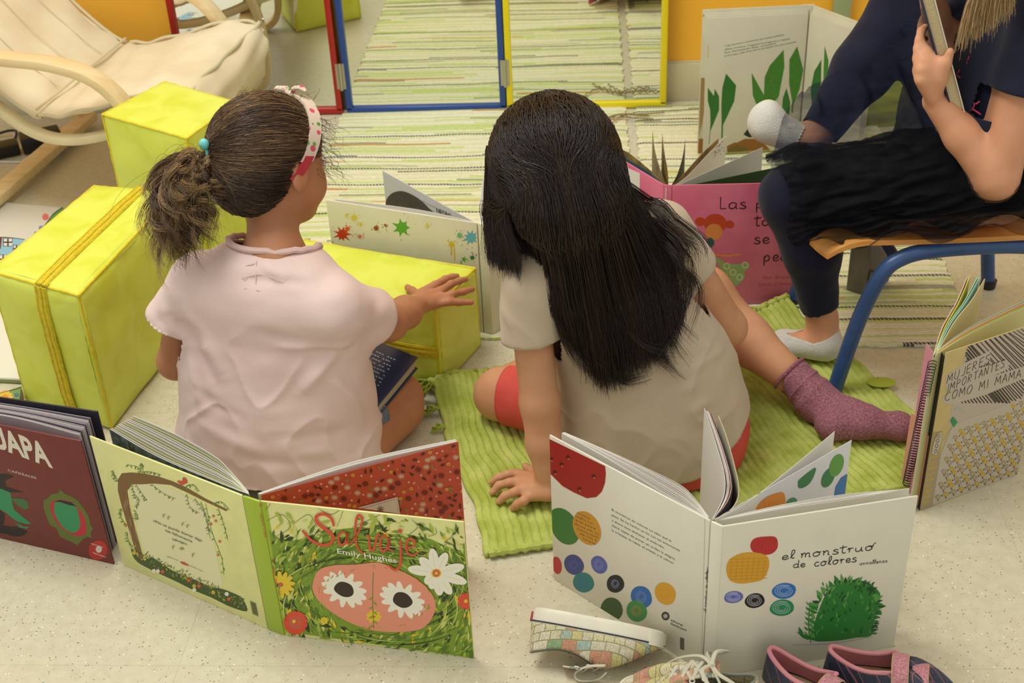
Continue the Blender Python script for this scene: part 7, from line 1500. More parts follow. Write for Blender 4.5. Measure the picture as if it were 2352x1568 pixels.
# ================================================================ seated person in navy at the right
SK3 = skin_mat('skin_fair', 'C98F6C', 'D49C7A')
def girl_navy():
    root = thing('person', 'child in navy shirt and black tulle skirt seated on the blue school chair', 'person', (.62, 2.04, 0))
    hip = np.array((.675, 2.04, .395)); chest = np.array((.700, 2.06, .60)); shN = np.array((.700, 1.965, .690)); shF = np.array((.690, 2.165, .690)); HC = np.array((.655, 2.075, .875))
    el = PY(2288, 405, 1.930); wr = PY(2148, 232, 1.975)
    s = Solid((.26, 1.86, 0), (.90, 2.48, .99), .0036)
    at, R = head_solid(s, HC, (-.85, .0, -.52), (-.45, 0, .9), 1.0)
    s.cap((.695, 2.065, .72), HC + (.02, 0, -.05), .036, .034, .03); s.ecap(hip + (0, 0, .022), hip + (0, 0, .10), .098, .090, (0, 1, 0), .80, .03); s.ecap(hip + (0, 0, .10), chest, .090, .098, (0, 1, 0), .66, .03); s.cap(shN, shF, .040, .040, .04)
    s.cap(shN, el, .040, .0350, .02); s.cap(el, el * .45 + wr * .55, .0350, .0290, .012); s.cap(el * .45 + wr * .55, wr, .0290, .0205, .012)
    # hand round the book edge
    kn = [PY(2128, 118, 1.972), PY(2120, 138, 1.962), PY(2116, 160, 1.954), PY(2114, 184, 1.950)]
    tips = [(PY(2112, 92, 1.985), PY(2116, 72, 1.998), PY(2125, 62, 2.010)), (PY(2108, 112, 1.978), PY(2112, 96, 1.995), PY(2124, 88, 2.012)), (PY(2106, 134, 1.972), PY(2112, 120, 1.990), PY(2126, 110, 2.010)), (PY(2108, 160, 1.968), PY(2116, 148, 1.985), PY(2128, 138, 2.005))]
    hand(s, PY(2145, 205, 1.968), kn, tips, [PY(2160, 180, 1.955), PY(2174, 145, 1.950), PY(2183, 118, 1.950)], (0, 0, 1), r=.0072); s.ell(PY(2140, 165, 1.963), (.022, .016, .028), None, .014)
    elF = np.array((.62, 2.20, .53)); wrF = np.array((.575, 2.16, .64)); s.cap(shF, elF, .038, .033, .02); s.cap(elF, wrF, .032, .021, .012)
    kf = [wrF + np.array((-.016, .01 - .012 * i, .036)) for i in range(4)]; hand(s, wrF, kf, [(q + np.array((-.006, -.010, .012)), q + np.array((-.004, -.020, .018)), q + np.array((.002, -.028, .020))) for q in kf], [wrF + np.array((.012, -.01, .024)), wrF + np.array((.014, -.022, .038)), wrF + np.array((.012, -.032, .048))], (0, 0, 1))
    # legs
    kN = np.array((.352, 2.040, .338)); aN = np.array((.424, 2.045, .088)); s.cap(hip + (0, -.045, -.02), kN, .066, .050, .03); s.chain([kN, kN * .6 + aN * .4 + (.012, 0, 0), aN], [.047, .043, .0250], .02)
    heelN = np.array((.430, 2.030, .045)); toeN = P(1796, 790, .035); s.cap(aN, heelN, .025, .026, .02); s.ecap(heelN, toeN, .0265, .0230, (0, 1, 0), .9, .02)
    kF = np.array((.560, 2.275, .585)); aF = PY(1862, 332, 2.13); s.cap(hip + (0, .05, 0), kF, .066, .052, .03); s.chain([kF, kF * .55 + aF * .45, aF], [.050, .045, .0255], .02)
    toeF = PY(1757, 285, 2.15); s.cap(aF, toeF, .026, .026, .02)
    link('body', s.mesh(zmin=.014), SK3, root, smooth=True); face_bits(at, root)
    # leggings
    navy = mat('navy_leggings', '141629', .8, col2='1B1E34', vscale=14, bump=.2, bscale=700, sheen=.1, spec=.15)
    s = Solid((.26, 1.86, .08), (.84, 2.42, .68), .0038); s.cap(hip + (0, -.045, -.003), kN, .072, .0555, .03); s.chain([kN, kN * .6 + aN * .4 + (.012, 0, 0), kN * .12 + aN * .88], [.0535, .050, .0340], .02); s.cap(hip + (0, .05, 0), kF, .072, .058, .03); s.chain([kF, kF * .55 + aF * .45, kF * .12 + aF * .88], [.056, .052, .0350], .02); s.ecap(hip + (0, 0, .030), hip + (0, 0, .10), .106, .098, (0, 1, 0), .82, .03)
    dN = _n(aN - kN); dF = _n(aF - kF)
    def cutl(p): return np.maximum(np.where(p[:, 2] < .2, (p - (aN - dN * .030)) @ dN, -1), np.where((p[:, 0] < .47) & (p[:, 1] > 2.10), (p - (aF - dF * .030)) @ dF, -1))
    o = link('leggings', s.mesh(disp=lambda V, N: .0016 * vnoise(V * 34, 27) + .0012 * np.sin(V[:, 2] * 150 + 3 * vnoise(V * 20)) * np.clip((.16 - V[:, 2]) / .08, 0, 1), cut=cutl), navy, root, smooth=True); shell(o, .0016)
    # socks
    wsock = mat('white_cotton_knit', 'CFCCC4', .9, bump=.4, bscale=420)
    s = Solid((.30, 1.95, .0), (.52, 2.14, .12), .0026); s.cap(aN + (0, 0, -.012), heelN, .0280, .0290, .02); s.ecap(heelN, toeN, .0290, .0260, (0, 1, 0), .9, .02); s.ell(toeN + (0, 0, -.002), (.030, .026, .020), None, .015)
    dt = _n((toeN - heelN) * (1, 1, 0)); o = link('ankle_sock', s.mesh(cut=lambda p: p[:, 2] - (.068 + .45 * np.clip((p - heelN) @ -dt - .0, -.02, .03)), zmin=.0135, disp=lambda V, N: .0010 * vnoise(V * 50, 4)), wsock, root, smooth=True); shell(o, .002)
    s = Solid(toeF - .09, toeF + (.14, .09, .09), .0026); s.cap(aF + (toeF - aF) * .28, toeF, .0295, .0300, .02); s.ell(toeF + (.004, 0, .008), (.030, .030, .036), None, .015)
    dd = _n(aF - toeF); o = link('ankle_sock', s.mesh(cut=lambda p: (p - (toeF + (aF - toeF) * .72)) @ dd, disp=lambda V, N: .0012 * vnoise(V * 50, 5)), wsock, root, smooth=True); shell(o, .002)
    # shirt
    ns = mat('navy_jersey', '1A1D2E', .85, col2='212539', vscale=12, bump=.2, bscale=700, sheen=.1, spec=.15)
    s = Solid((.46, 1.84, .30), (.88, 2.32, .80), .0038); s.ecap(hip + (.0, 0, -.01), hip + (0, 0, .10), .118, .110, (0, 1, 0), .84, .03); s.ecap(hip + (0, 0, .10), chest, .110, .112, (0, 1, 0), .76, .03); s.cap(shN + (0, .02, 0), shF + (0, -.02, 0), .054, .054, .03); s.ecap((.697, 2.03, .725), (.697, 2.10, .725), .04, .04, (1, 0, 0), .8, .03)
    sd = _n(el - shN); rd = _n(elF - shF); s.cap(shN, shN + sd * .12, .052, .054, .02); s.cap(shF, shF + rd * .12, .050, .052, .02)
    def cut(p):
        g = np.maximum(armcut(p, shN, sd, .134, (.1, 1, 0), .022), armcut(p, shF, rd, .10, (.1, -1, 0), .040)); nq = p - np.array((.690, 2.065, .74)); nr = np.sqrt(nq[:, 0] ** 2 + nq[:, 1] ** 2); g = np.maximum(g, np.where(p[:, 2] > .70, .045 - nr, -1)); return np.maximum(g, .372 - p[:, 2])
    o = link('shirt', s.mesh(disp=lambda V, N: .004 * vnoise(V * np.array((13, 13, 10)), 35) + .002 * vnoise(V * 30, 36), cut=cut), ns, root, smooth=True); shell(o, .0022)
    b = MB(); pkl = mat('pink_print', 'B5305A', .6)
    for pts in (((2225, 222), (2240, 238), (2252, 232)), ((2240, 238), (2236, 250)), ((2236, 250), (2222, 258)), ((2236, 250), (2254, 262)), ((2228, 128), (2224, 140), (2222, 148)), ((2206, 160), (2200, 172), (2206, 178))):
        q = [hit(s, x, y, 1.80, 2.30) for x, y in crom(pts, 4)]; b.tube([p + np.array((-.002, -.003, .001)) for p in q], .0013, 6)
    b.build('chest_lettering', pkl, root, smooth=True)
    # blond hair
    HM = hair_mat('hair_blond', [(0, '8A6C48'), (.5, 'B39262'), (.85, 'D0B485'), (1, 'E0CCA2')], .35)
    h = Solid(HC - .15, HC + .15, .0035); h.ell(at(0, -.008, .018), (.080, .096, .085), R, .01); h.ell(at(0, -.045, -.040), (.068, .052, .060), R, .03)
    link('hair_cap', h.mesh(cut=lambda p: np.maximum((p - HC) @ R[1] - (.050 + .35 * ((p - HC) @ R[2] - .03)), -((p - HC) @ R[2] + .085))), mat('hair_scalp_blond', '7A5E3E', .5), root, smooth=True)
    rr = RNG; cv = []; tn = []
    for i in range(3400):
        u = rr.random(); sd_ = -1 if u < .55 else 1; th = sd_ * rr.uniform(.05, 1.15); ph = rr.uniform(-.3, .9); rt = at(math.sin(th) * .079, math.cos(th) * math.sin(ph) * .088 - .008, math.cos(th) * math.cos(ph) * .083 + .018)
        if sd_ < 0: ev = at(-.088, rr.uniform(-.05, .02), -.03)   # far or near side, decided by the head frame
        else: ev = at(.088, rr.uniform(-.05, .02), -.03)
        near = ev[1] < HC[1]
        tx, ty = (rr.uniform(2190, 2345), 0) if near else (0, 0)
        if near:
            k = rr.random(); tip = PY(2196 + 130 * k + rr.normal(0, 6), 128 - 95 * k + rr.normal(0, 14), 1.925 + rr.normal(0, .006)); md_ = PY(2250 + 90 * k, -60 - 30 * k, 1.930 + rr.normal(0, .006))
        else: tip = np.array((.62 + rr.normal(0, .02), 2.20 + rr.normal(0, .01), .66 + rr.normal(0, .02))); md_ = np.array((.64, 2.19, .78)) + rr.normal(0, .01, 3)
        pc_ = np.array(crom([rt, (rt + ev) / 2 + _n((rt + ev) / 2 - HC) * .014, ev, md_, tip], 6)); cv.append(pc_[np.linspace(0, (len(pc_) - 1) * rr.uniform(.85, 1), 20).astype(int)]); tn.append(min(1, max(0, .5 + rr.normal(0, .25))))
    cv = snap2(h, np.array(cv).reshape(-1, 3), .002).reshape(-1, 20, 3); strands('hair', cv, .0008, HM, root, tints=tn)
    # tulle skirt: two crumpled layers of sheer net
    def net(name, a, b1, colr='0A0B11'):
        M = bpy.data.materials.new(name); M.use_nodes = True; n = M.node_tree.nodes; L = M.node_tree.links; b = n['Principled BSDF']; b.inputs['Base Color'].default_value = lin(colr); b.inputs['Roughness'].default_value = .7; b.inputs['Sheen Weight'].default_value = 0; b.inputs['Specular IOR Level'].default_value = .12
        tc = n.new('ShaderNodeTexCoord'); w = n.new('ShaderNodeTexNoise'); w.inputs['Scale'].default_value = 18; w.inputs['Detail'].default_value = 4; mp = n.new('ShaderNodeMapping'); mp.inputs['Scale'].default_value = (.6, 1, 2.6); L.new(tc.outputs['Object'], mp.inputs[0]); L.new(mp.outputs[0], w.inputs['Vector'])
        mr = n.new('ShaderNodeMapRange'); mr.inputs[1].default_value = .35; mr.inputs[2].default_value = .65; mr.inputs[3].default_value = a; mr.inputs[4].default_value = b1; L.new(w.outputs[0], mr.inputs[0]); L.new(mr.outputs[0], b.inputs['Alpha'])
        m2 = n.new('ShaderNodeMapping'); m2.inputs['Scale'].default_value = (9, 30, 60); m2.inputs['Rotation'].default_value = (0, .35, 0); L.new(tc.outputs['Object'], m2.inputs[0]); w2_ = n.new('ShaderNodeTexNoise'); w2_.inputs['Scale'].default_value = 1; w2_.inputs['Detail'].default_value = 5; w2_.inputs['Distortion'].default_value = .8; L.new(m2.outputs[0], w2_.inputs['Vector']); bp = n.new('ShaderNodeBump'); bp.inputs['Strength'].default_value = .55; bp.inputs['Distance'].default_value = .010; L.new(w2_.outputs[0], bp.inputs['Height']); L.new(bp.outputs[0], b.inputs['Normal']); return M
    def drape(name, rows, M, amp, seed, nu=90, nv=60):
        """rows of control points (world) -> wrinkled sheet"""
        G = [crom(r_, 8) for r_ in rows]; m_ = min(len(g) for g in G); G = [[g[int(round(i * (len(g) - 1) / (m_ - 1)))] for i in range(m_)] for g in G]; cols_ = [crom([g[i] for g in G], 8) for i in range(m_)]; A = np.array(cols_)  # (m, k, 3)
        k = A.shape[1]; V = A.reshape(-1, 3); u = np.repeat(np.arange(m_) / m_, k); w = np.tile(np.arange(k) / k, m_)
        d = amp * (vnoise(np.stack([u * 26, w * 5, u * 0 + seed], 1), seed) + .5 * vnoise(np.stack([u * 60, w * 9, u * 0 + seed], 1), seed + 1)); V = V + np.stack([d * .4, -np.abs(d), d * .7], 1)
        f = [(i * k + j, (i + 1) * k + j, (i + 1) * k + j + 1, i * k + j + 1) for i in range(m_ - 1) for j in range(k - 1)]
        return link(name, mesh(V, f), M, root, smooth=True)
    dense = net('black_tulle_dense', .70, 1.0); thin = net('black_tulle_sheer', .40, .74, '171B2E'); mid_ = net('black_tulle_mid', .45, .8); dense2 = net('black_tulle_back', .84, 1.0)
    def lap_layer(name, R0, M, seed, smax, drop, amp):
        """sheer cloth wrapped over the near thigh and hanging beside the seat"""
        A_ = hip + np.array((.03, -.040, .0)); B_ = kN; V = []; nu, nv = 110, 90
        for i in range(nu + 1):
            for j in range(nv + 1):
                w = j / nv; th = -1.1 + 2.75 * min(1, w / .72); dr = max(0, (w - .72) / .28); s_ = (i / nu) * (smax - .20 * max(0, w - .45) + .03 * math.sin(w * 9)); c_ = A_ * (1 - s_) + B_ * s_; R_ = R0 * (1 - .22 * s_) + .010 * math.exp(-((s_ - 1) / .1) ** 2)
                p = c_ + np.array((0, -math.sin(th) * R_, math.cos(th) * R_)) + np.array((0, -.012 * dr, -dr * (drop + .012 * math.sin(s_ * 17 + seed)))); V.append(p)
        V = np.array(V); u = np.repeat(np.arange(nu + 1) / nu, nv + 1); w = np.tile(np.arange(nv + 1) / nv, nu + 1)
        d = amp * (vnoise(np.stack([u * 5 + w * 6, w * 24 - u * 7, u * 0 + seed], 1), seed) + .6 * vnoise(np.stack([u * 9 + w * 9, w * 46 - u * 12, u * 0 + seed], 1), seed + 1)); th = -1.1 + 2.75 * np.minimum(1, w / .72); V[:, 1] -= np.sin(np.maximum(th, 0)) * np.abs(d); V[:, 2] += np.cos(th) * np.abs(d) * (w < .72)
        f = [(i * (nv + 1) + j, (i + 1) * (nv + 1) + j, (i + 1) * (nv + 1) + j + 1, i * (nv + 1) + j + 1) for i in range(nu) for j in range(nv)]
        return link(name, mesh(V, f), M, root, smooth=True)
    lap_layer('tulle_skirt', .083, dense, 3, 1.02, .030, .007); lap_layer('tulle_overlay', .091, mid_, 8, 1.10, .040, .012)
    # layer carried up over the raised shin
    v0 = [PY(2110, 20, 2.16), PY(2040, 90, 2.16), PY(1990, 150, 2.14), PY(1900, 170, 2.14), PY(1840, 210, 2.12), PY(1800, 260, 2.12)]
    v1 = [PY(2160, 140, 2.10), PY(2090, 200, 2.10), PY(2020, 240, 2.09), PY(1930, 260, 2.09), PY(1850, 290, 2.08), PY(1785, 320, 2.09)]
    v2 = [PY(2190, 260, 2.05), PY(2120, 290, 2.05), PY(2030, 320, 2.05), PY(1940, 340, 2.05), PY(1860, 350, 2.05), PY(1772, 372, 2.06)]
    v3 = [PY(2210, 350, 2.03), PY(2130, 370, 2.03), PY(2040, 385, 2.03), PY(1950, 395, 2.03), PY(1870, 405, 2.02), PY(1780, 415, 2.03)]
    drape('tulle_veil', [v0, v1, v2, v3], thin, .010, 9)
    w0 = [PY(2215, 60, 2.20), PY(2215, 150, 2.16), PY(2215, 250, 2.12), PY(2220, 360, 2.08)]; w1 = [PY(2130, 80, 2.27), PY(2110, 180, 2.23), PY(2100, 270, 2.19), PY(2100, 370, 2.10)]; w2 = [PY(2080, 170, 2.32), PY(2062, 240, 2.28), PY(2050, 300, 2.22), PY(1990, 380, 2.12)]
    drape('tulle_back_layer', [w0, w1, w2], dense2, .010, 12)
    # book in the hands: thick pages seen edge-on
    t = thing('hardback_book', 'cream edged book held upright in front of the navy shirt', 'book', (.57, 2.0, .62)); t['label'] = 'book with thick cream pages held upright by the child in navy'
    a0 = PY(2202, 262, 1.955); a1 = PY(2132, 0, 1.962); a1 = a0 + (a1 - a0) * 1.25; vu = _n(a1 - a0); H_ = np.linalg.norm(a1 - a0); e2 = _n(np.array((.10, 1, .05)) - vu * (np.array((.10, 1, .05)) @ vu)); nn = np.cross(vu, e2)
    def slab(b, u0, u1, w0, w1, d0, d1): b.add([a0 + vu * u + e2 * w + nn * d for d in (d0, d1) for u, w in ((u0, w0), (u1, w0), (u1, w1), (u0, w1))], [(3, 2, 1, 0), (4, 5, 6, 7), (0, 1, 5, 4), (1, 2, 6, 5), (2, 3, 7, 6), (3, 0, 4, 7)])
    b = MB(); slab(b, .002, H_ - .002, .004, .16, -.0075, .0075); b.build('page_block', mat('paper_cream_block', 'CDBB92', .7, bump=.6, bscale=500), t)
    for nm, d0 in (('front_cover', .0078), ('back_cover', -.0100)): b = MB(); slab(b, 0, H_, 0, .165, d0, d0 + .0022); b.build(nm, mat('cover_ivory', 'D9D3C4', .5) if nm == 'back_cover' else mat('cover_indigo', '26284A', .5), t, bevel=.0006)
girl_navy()
# ================================================================ shoes
def comic_mat(name, F_):
    """printed canvas of small comic panels: rectangular boxes of soft colour with dark outlines and squiggles"""
    M = bpy.data.materials.new(name); M.use_nodes = True; n = M.node_tree.nodes; L = M.node_tree.links; b = n['Principled BSDF']; b.inputs['Roughness'].default_value = .8
    tc = n.new('ShaderNodeTexCoord'); cv = n.new('ShaderNodeCombineXYZ')
    for k, ax_ in enumerate((F_.X, F_.Z + F_.Y * .75)):
        d = n.new('ShaderNodeVectorMath'); d.operation = 'DOT_PRODUCT'; d.inputs[1].default_value = tuple(ax_); L.new(tc.outputs['Object'], d.inputs[0]); ad = n.new('ShaderNodeMath'); ad.operation = 'ADD'; ad.inputs[1].default_value = 3; L.new(d.outputs['Value'], ad.inputs[0]); L.new(ad.outputs[0], cv.inputs[k])
    br = n.new('ShaderNodeTexBrick'); br.offset = .37; br.squash = 1.35; br.squash_frequency = 3; L.new(cv.outputs[0], br.inputs['Vector']); br.inputs['Scale'].default_value = 1; br.inputs['Brick Width'].default_value = .0145; br.inputs['Row Height'].default_value = .0105; br.inputs['Mortar Size'].default_value = .0006; br.inputs['Mortar Smooth'].default_value = 0; br.inputs['Color1'].default_value = (0, 0, 0, 1); br.inputs['Color2'].default_value = (1, 1, 1, 1); br.inputs['Mortar'].default_value = (.5, .5, .5, 1)
    rp = n.new('ShaderNodeValToRGB'); rp.color_ramp.interpolation = 'CONSTANT'; e = rp.color_ramp.elements; pal = ['C8C1A2', '86A57C', 'C9C09A', 'CDC6AC', 'C4B97E', 'C58E74', 'CFC8AE', '9FB3A4', 'CBC4AA']
    e[0].color = lin(pal[0]); e[1].position = 1 / 9; e[1].color = lin(pal[1])
    for i in range(2, 9): q = e.new(i / 9); q.color = lin(pal[i])
    L.new(br.outputs['Color'], rp.inputs[0])
    prev = br.outputs['Fac']
    for sc_, th in ((420, .05), (260, .04)):
        nz = n.new('ShaderNodeTexNoise'); nz.inputs['Scale'].default_value = sc_; nz.inputs['Detail'].default_value = 1; nz.inputs['Distortion'].default_value = 1.5; L.new(cv.outputs[0], nz.inputs['Vector'])
        ab = n.new('ShaderNodeMath'); ab.operation = 'SUBTRACT'; ab.inputs[1].default_value = .44; L.new(nz.outputs[0], ab.inputs[0]); a2 = n.new('ShaderNodeMath'); a2.operation = 'ABSOLUTE'; L.new(ab.outputs[0], a2.inputs[0]); l2 = n.new('ShaderNodeMath'); l2.operation = 'LESS_THAN'; l2.inputs[1].default_value = th * .5; L.new(a2.outputs[0], l2.inputs[0])
        mxx = n.new('ShaderNodeMath'); mxx.operation = 'MAXIMUM'; L.new(prev, mxx.inputs[0]); L.new(l2.outputs[0], mxx.inputs[1]); prev = mxx.outputs[0]
    ml = n.new('ShaderNodeMath'); ml.operation = 'MULTIPLY'; ml.inputs[1].default_value = .62; L.new(prev, ml.inputs[0])
    mx = n.new('ShaderNodeMix'); mx.data_type = 'RGBA'; L.new(ml.outputs[0], mx.inputs['Factor']); L.new(rp.outputs[0], mx.inputs[6]); mx.inputs[7].default_value = lin('4A4638'); L.new(mx.outputs[2], b.inputs['Base Color']); return M
def outline(L_, wd, n=64, pinch=.88, asym=.004):
    """shoe sole outline, heel at x=0, toe at x=L"""
    P_ = []
    for i in range(n):
        a = 2 * math.pi * i / n; c, s_ = math.cos(a), math.sin(a); x = L_ / 2 + L_ / 2 * (abs(c) ** .85) * (1 if c > 0 else -1); u = x / L_
        w = wd / 2 * (.80 + .20 * math.sin(math.pi * (u - .25)) ** 1) * (1 - .10 * math.exp(-((u - .42) / .13) ** 2)); P_.append((x, w * (abs(s_) ** .75) * (1 if s_ > 0 else -1) + asym * math.sin(math.pi * u)))
    return P_
class Frame:
    def __init__(s, O, X, Z): s.O = np.array(O, float); s.X = _n(X); s.Z = _n(np.array(Z) - s.X * (np.array(Z) @ s.X)); s.Y = np.cross(s.Z, s.X)
    def __call__(s, x, y, z): return s.O + s.X * x + s.Y * y + s.Z * z
def loft(b, rings, F_, mi=0, close=(True, True)):
    n = len(rings[0]); v = [F_(*p) for r in rings for p in r]; f = [(i * n + j, i * n + (j + 1) % n, (i + 1) * n + (j + 1) % n, (i + 1) * n + j) for i in range(len(rings) - 1) for j in range(n)]
    if close[0]: f.append(tuple(range(n))[::-1])
    if close[1]: f.append(tuple(range((len(rings) - 1) * n, len(rings) * n)))
    b.add(v, f, mi)
def upper_rings(o, L_, sole, heel_h, open_x0, open_x1, toe_h, vamp_h, n_up=12):
    """upper: side walls rising from the sole to the opening edge / over the toe"""
    rings = []; n = len(o)
    for k in range(n_up + 1):
        t = k / n_up; r = []
        for (x, y) in o:
            u = x / L_; yy = y / (max(abs(y), 1e-6)) if abs(y) > 1e-6 else 0
            # height of the top line above the sole at this x
            if x <= open_x1: top = heel_h - (heel_h - vamp_h) * .0 + 0; top = heel_h * (1 - .30 * math.sin(math.pi * min(1, max(0, (x - open_x0) / (open_x1 - open_x0)))))
            else: top = None
            if top is not None: inw = .30 * t ** 2; r.append((x + (L_ * .45 - x) * .06 * t, y * (1 - inw), sole + top * t))
            else:
                s_ = (x - open_x1) / (L_ - open_x1); hh = vamp_h * (1 - s_ ** 1.6) + toe_h * s_ ** .5 * (1 - s_ ** 6) ; hh = max(hh, .006) ; r.append((x + (open_x1 - x) * .9 * t ** 2.2 * (1 - 0), y * math.cos(t * math.pi / 2 * .98) ** .8 if t < 1 else y * .04, sole + hh * math.sin(t * math.pi / 2) + (vamp_h - hh) * t ** 4))
        rings.append(r)
    return rings
def sneaker(name_label, F_, L_=.165, wd=.062, lace='crossed'):
    t = thing('canvas_sneaker', name_label, 'shoe', tuple(F_(L_ / 2, 0, 0)), 'comic print canvas sneakers')
    o = outline(L_, wd); rub = mat('offwhite_rubber', 'D3CDBB', .45, var=.04, vscale=40); cm = comic_mat('comic_print_canvas' + str(len(name_label)), F_); ins = mat('worn_insole', 'A89A7C', .9, var=.12, vscale=50)
    b = MB(); sc = lambda r, k, z: [(L_ / 2 + (x - L_ / 2) * k, y * k, z) for x, y in r]
    loft(b, [sc(o, .955, 0), sc(o, .985, .003), sc(o, 1.0, .006), sc(o, 1.0, .021), sc(o, .985, .0235)], F_); b.build('rubber_sole', rub, t, smooth=True, angle=40)
    b = MB(); b.tube([F_(x * 1.0 + (x - L_ / 2) * .006, y * 1.012, .0190) for x, y in o], .0011, 6, closed=True); b.build('foxing_stripe', mat('stripe_black', '26303A', .5), t, smooth=True)
    b = MB(); loft(b, [[(L_ - .030 + .0315 * math.cos(a), .0285 * math.sin(a), z) for a in np.linspace(-1.3, 1.3, 14)] + [(L_ - .030 + .027 * math.cos(a), .0255 * math.sin(a), z) for a in np.linspace(1.3, -1.3, 14)] for z in (.003, .010, .022)], F_); b.build('toe_bumper', rub, t, smooth=True, angle=40)
    b = MB(); loft(b, [[(-.0012, -.008, z), (-.0012, .008, z), (.001, .008, z), (.001, -.008, z)] for z in (.007, .019)], F_); b.build('heel_tab', mat('red_heel_tab', 'A8373A', .5), t)
    R_ = upper_rings(o, L_, .021, .040, .0, .098, .020, .040); R_ = [[(L_ / 2 + (x - L_ / 2) * .965, y * .955, z) for x, y, z in r] for r in R_]
    b = MB(); loft(b, R_, F_, close=(False, False)); u = b.build('canvas_upper', cm, t, smooth=True, angle=60); md = u.modifiers.new('thickness', 'SOLIDIFY'); md.thickness = .0022; md.offset = 1
    b = MB(); loft(b, [sc(o, .90, .0235), sc(o, .88, .0255)], F_); b.build('insole', ins, t, smooth=True)
    top = [p for p in R_[-1] if p[0] <= .096]; b = MB(); ring = sorted(top, key=lambda p: math.atan2(p[1], p[0] - .05)); b.tube([F_(*p) for p in ring], .0018, 7, closed=True); b.build('collar_binding', mat('binding_greyblue', '77786A', .8), t, smooth=True)
    # tongue, eyelets and laces
    b = MB(); v = []; 
    for i in range(9):
        for j in range(7): s_ = i / 8; w = (j / 6 - .5) * .034 * (1 - .2 * s_); v.append(F_(.125 - .070 * s_, w, .052 + .020 * s_ - .18 * w * w * 100 * .1 + .006 * math.sin(s_ * 3)))
    b.add(v, [(i * 7 + j, i * 7 + j + 1, i * 7 + 8 + j, i * 7 + 7 + j) for i in range(8) for j in range(6)]); tg = b.build('tongue', cm, t, smooth=True); md = tg.modifiers.new('thickness', 'SOLIDIFY'); md.thickness = .002
    lc = mat('white_lace', 'C9C2AE', .9, bump=.5, bscale=900); ey = mat('eyelet_white', 'D6D2C6', .4)
    for i in range(4):
        x = .122 - .016 * i; z = .0525 + .0052 * i
        for sg in (-1, 1):
            b = MB(); b.tube([F_(x + .0032 * math.cos(a), sg * .0165 + .0032 * math.sin(a), z + .0015 - .0008 * sg * math.sin(a)) for a in np.linspace(0, 2 * math.pi, 12, endpoint=False)], .0010, 6, closed=True); b.build('eyelet', ey, t, smooth=True)
    b = MB()
    for i in range(3):
        x = .122 - .016 * i; z = .0560 + .0052 * i
        for sg in (-1, 1): b.tube([F_(x, sg * .0165, z), F_(x - .008, 0, z + .006 + .001 * sg), F_(x - .016, -sg * .0165, z + .0052)], .0026, 8, flat=.45)
    if lace == 'crossed':
        kx, kz = .066, .079
        for pts in ([(kx, 0, kz), (kx + .012, .018, kz + .006), (kx - .002, .040, kz - .004), (kx - .012, .030, kz - .006), (kx, .004, kz)], [(kx, 0, kz), (kx - .006, -.020, kz + .004), (kx - .022, -.044, kz - .018), (kx - .010, -.050, kz - .030), (kx + .006, -.030, kz - .010), (kx, -.002, kz)], [(kx, 0, kz), (kx + .014, -.016, kz - .002), (kx + .040, -.030, kz - .022), (kx + .062, -.040, .030)], [(kx, 0, kz), (kx - .010, .014, kz - .002), (kx - .030, .022, kz - .010), (kx - .050, .030, .050)]): b.tube([F_(*p) for p in crom(pts, 7)], .0028, 8, flat=.45)
        b.ball(F_(kx, 0, kz), (.0055, .005, .005), 10)
    b.build('laces', lc, t, smooth=True); return t
# sneaker lying on its side, sole facing up and back; toe to the right
hL = P(1232, 1430, .052); tR = P(1545, 1492, .030); X_ = _n(tR - hL)
sneaker('comic print canvas sneaker lying on its side against the white book, sole uppermost', Frame(hL + np.array((.000, .018, .012)) - X_ * .004, X_, _n((-.10, -.72, -.62))), .186, .064, 'none')
b = MB(); lcm = mat('white_lace', 'C9C2AE'); 
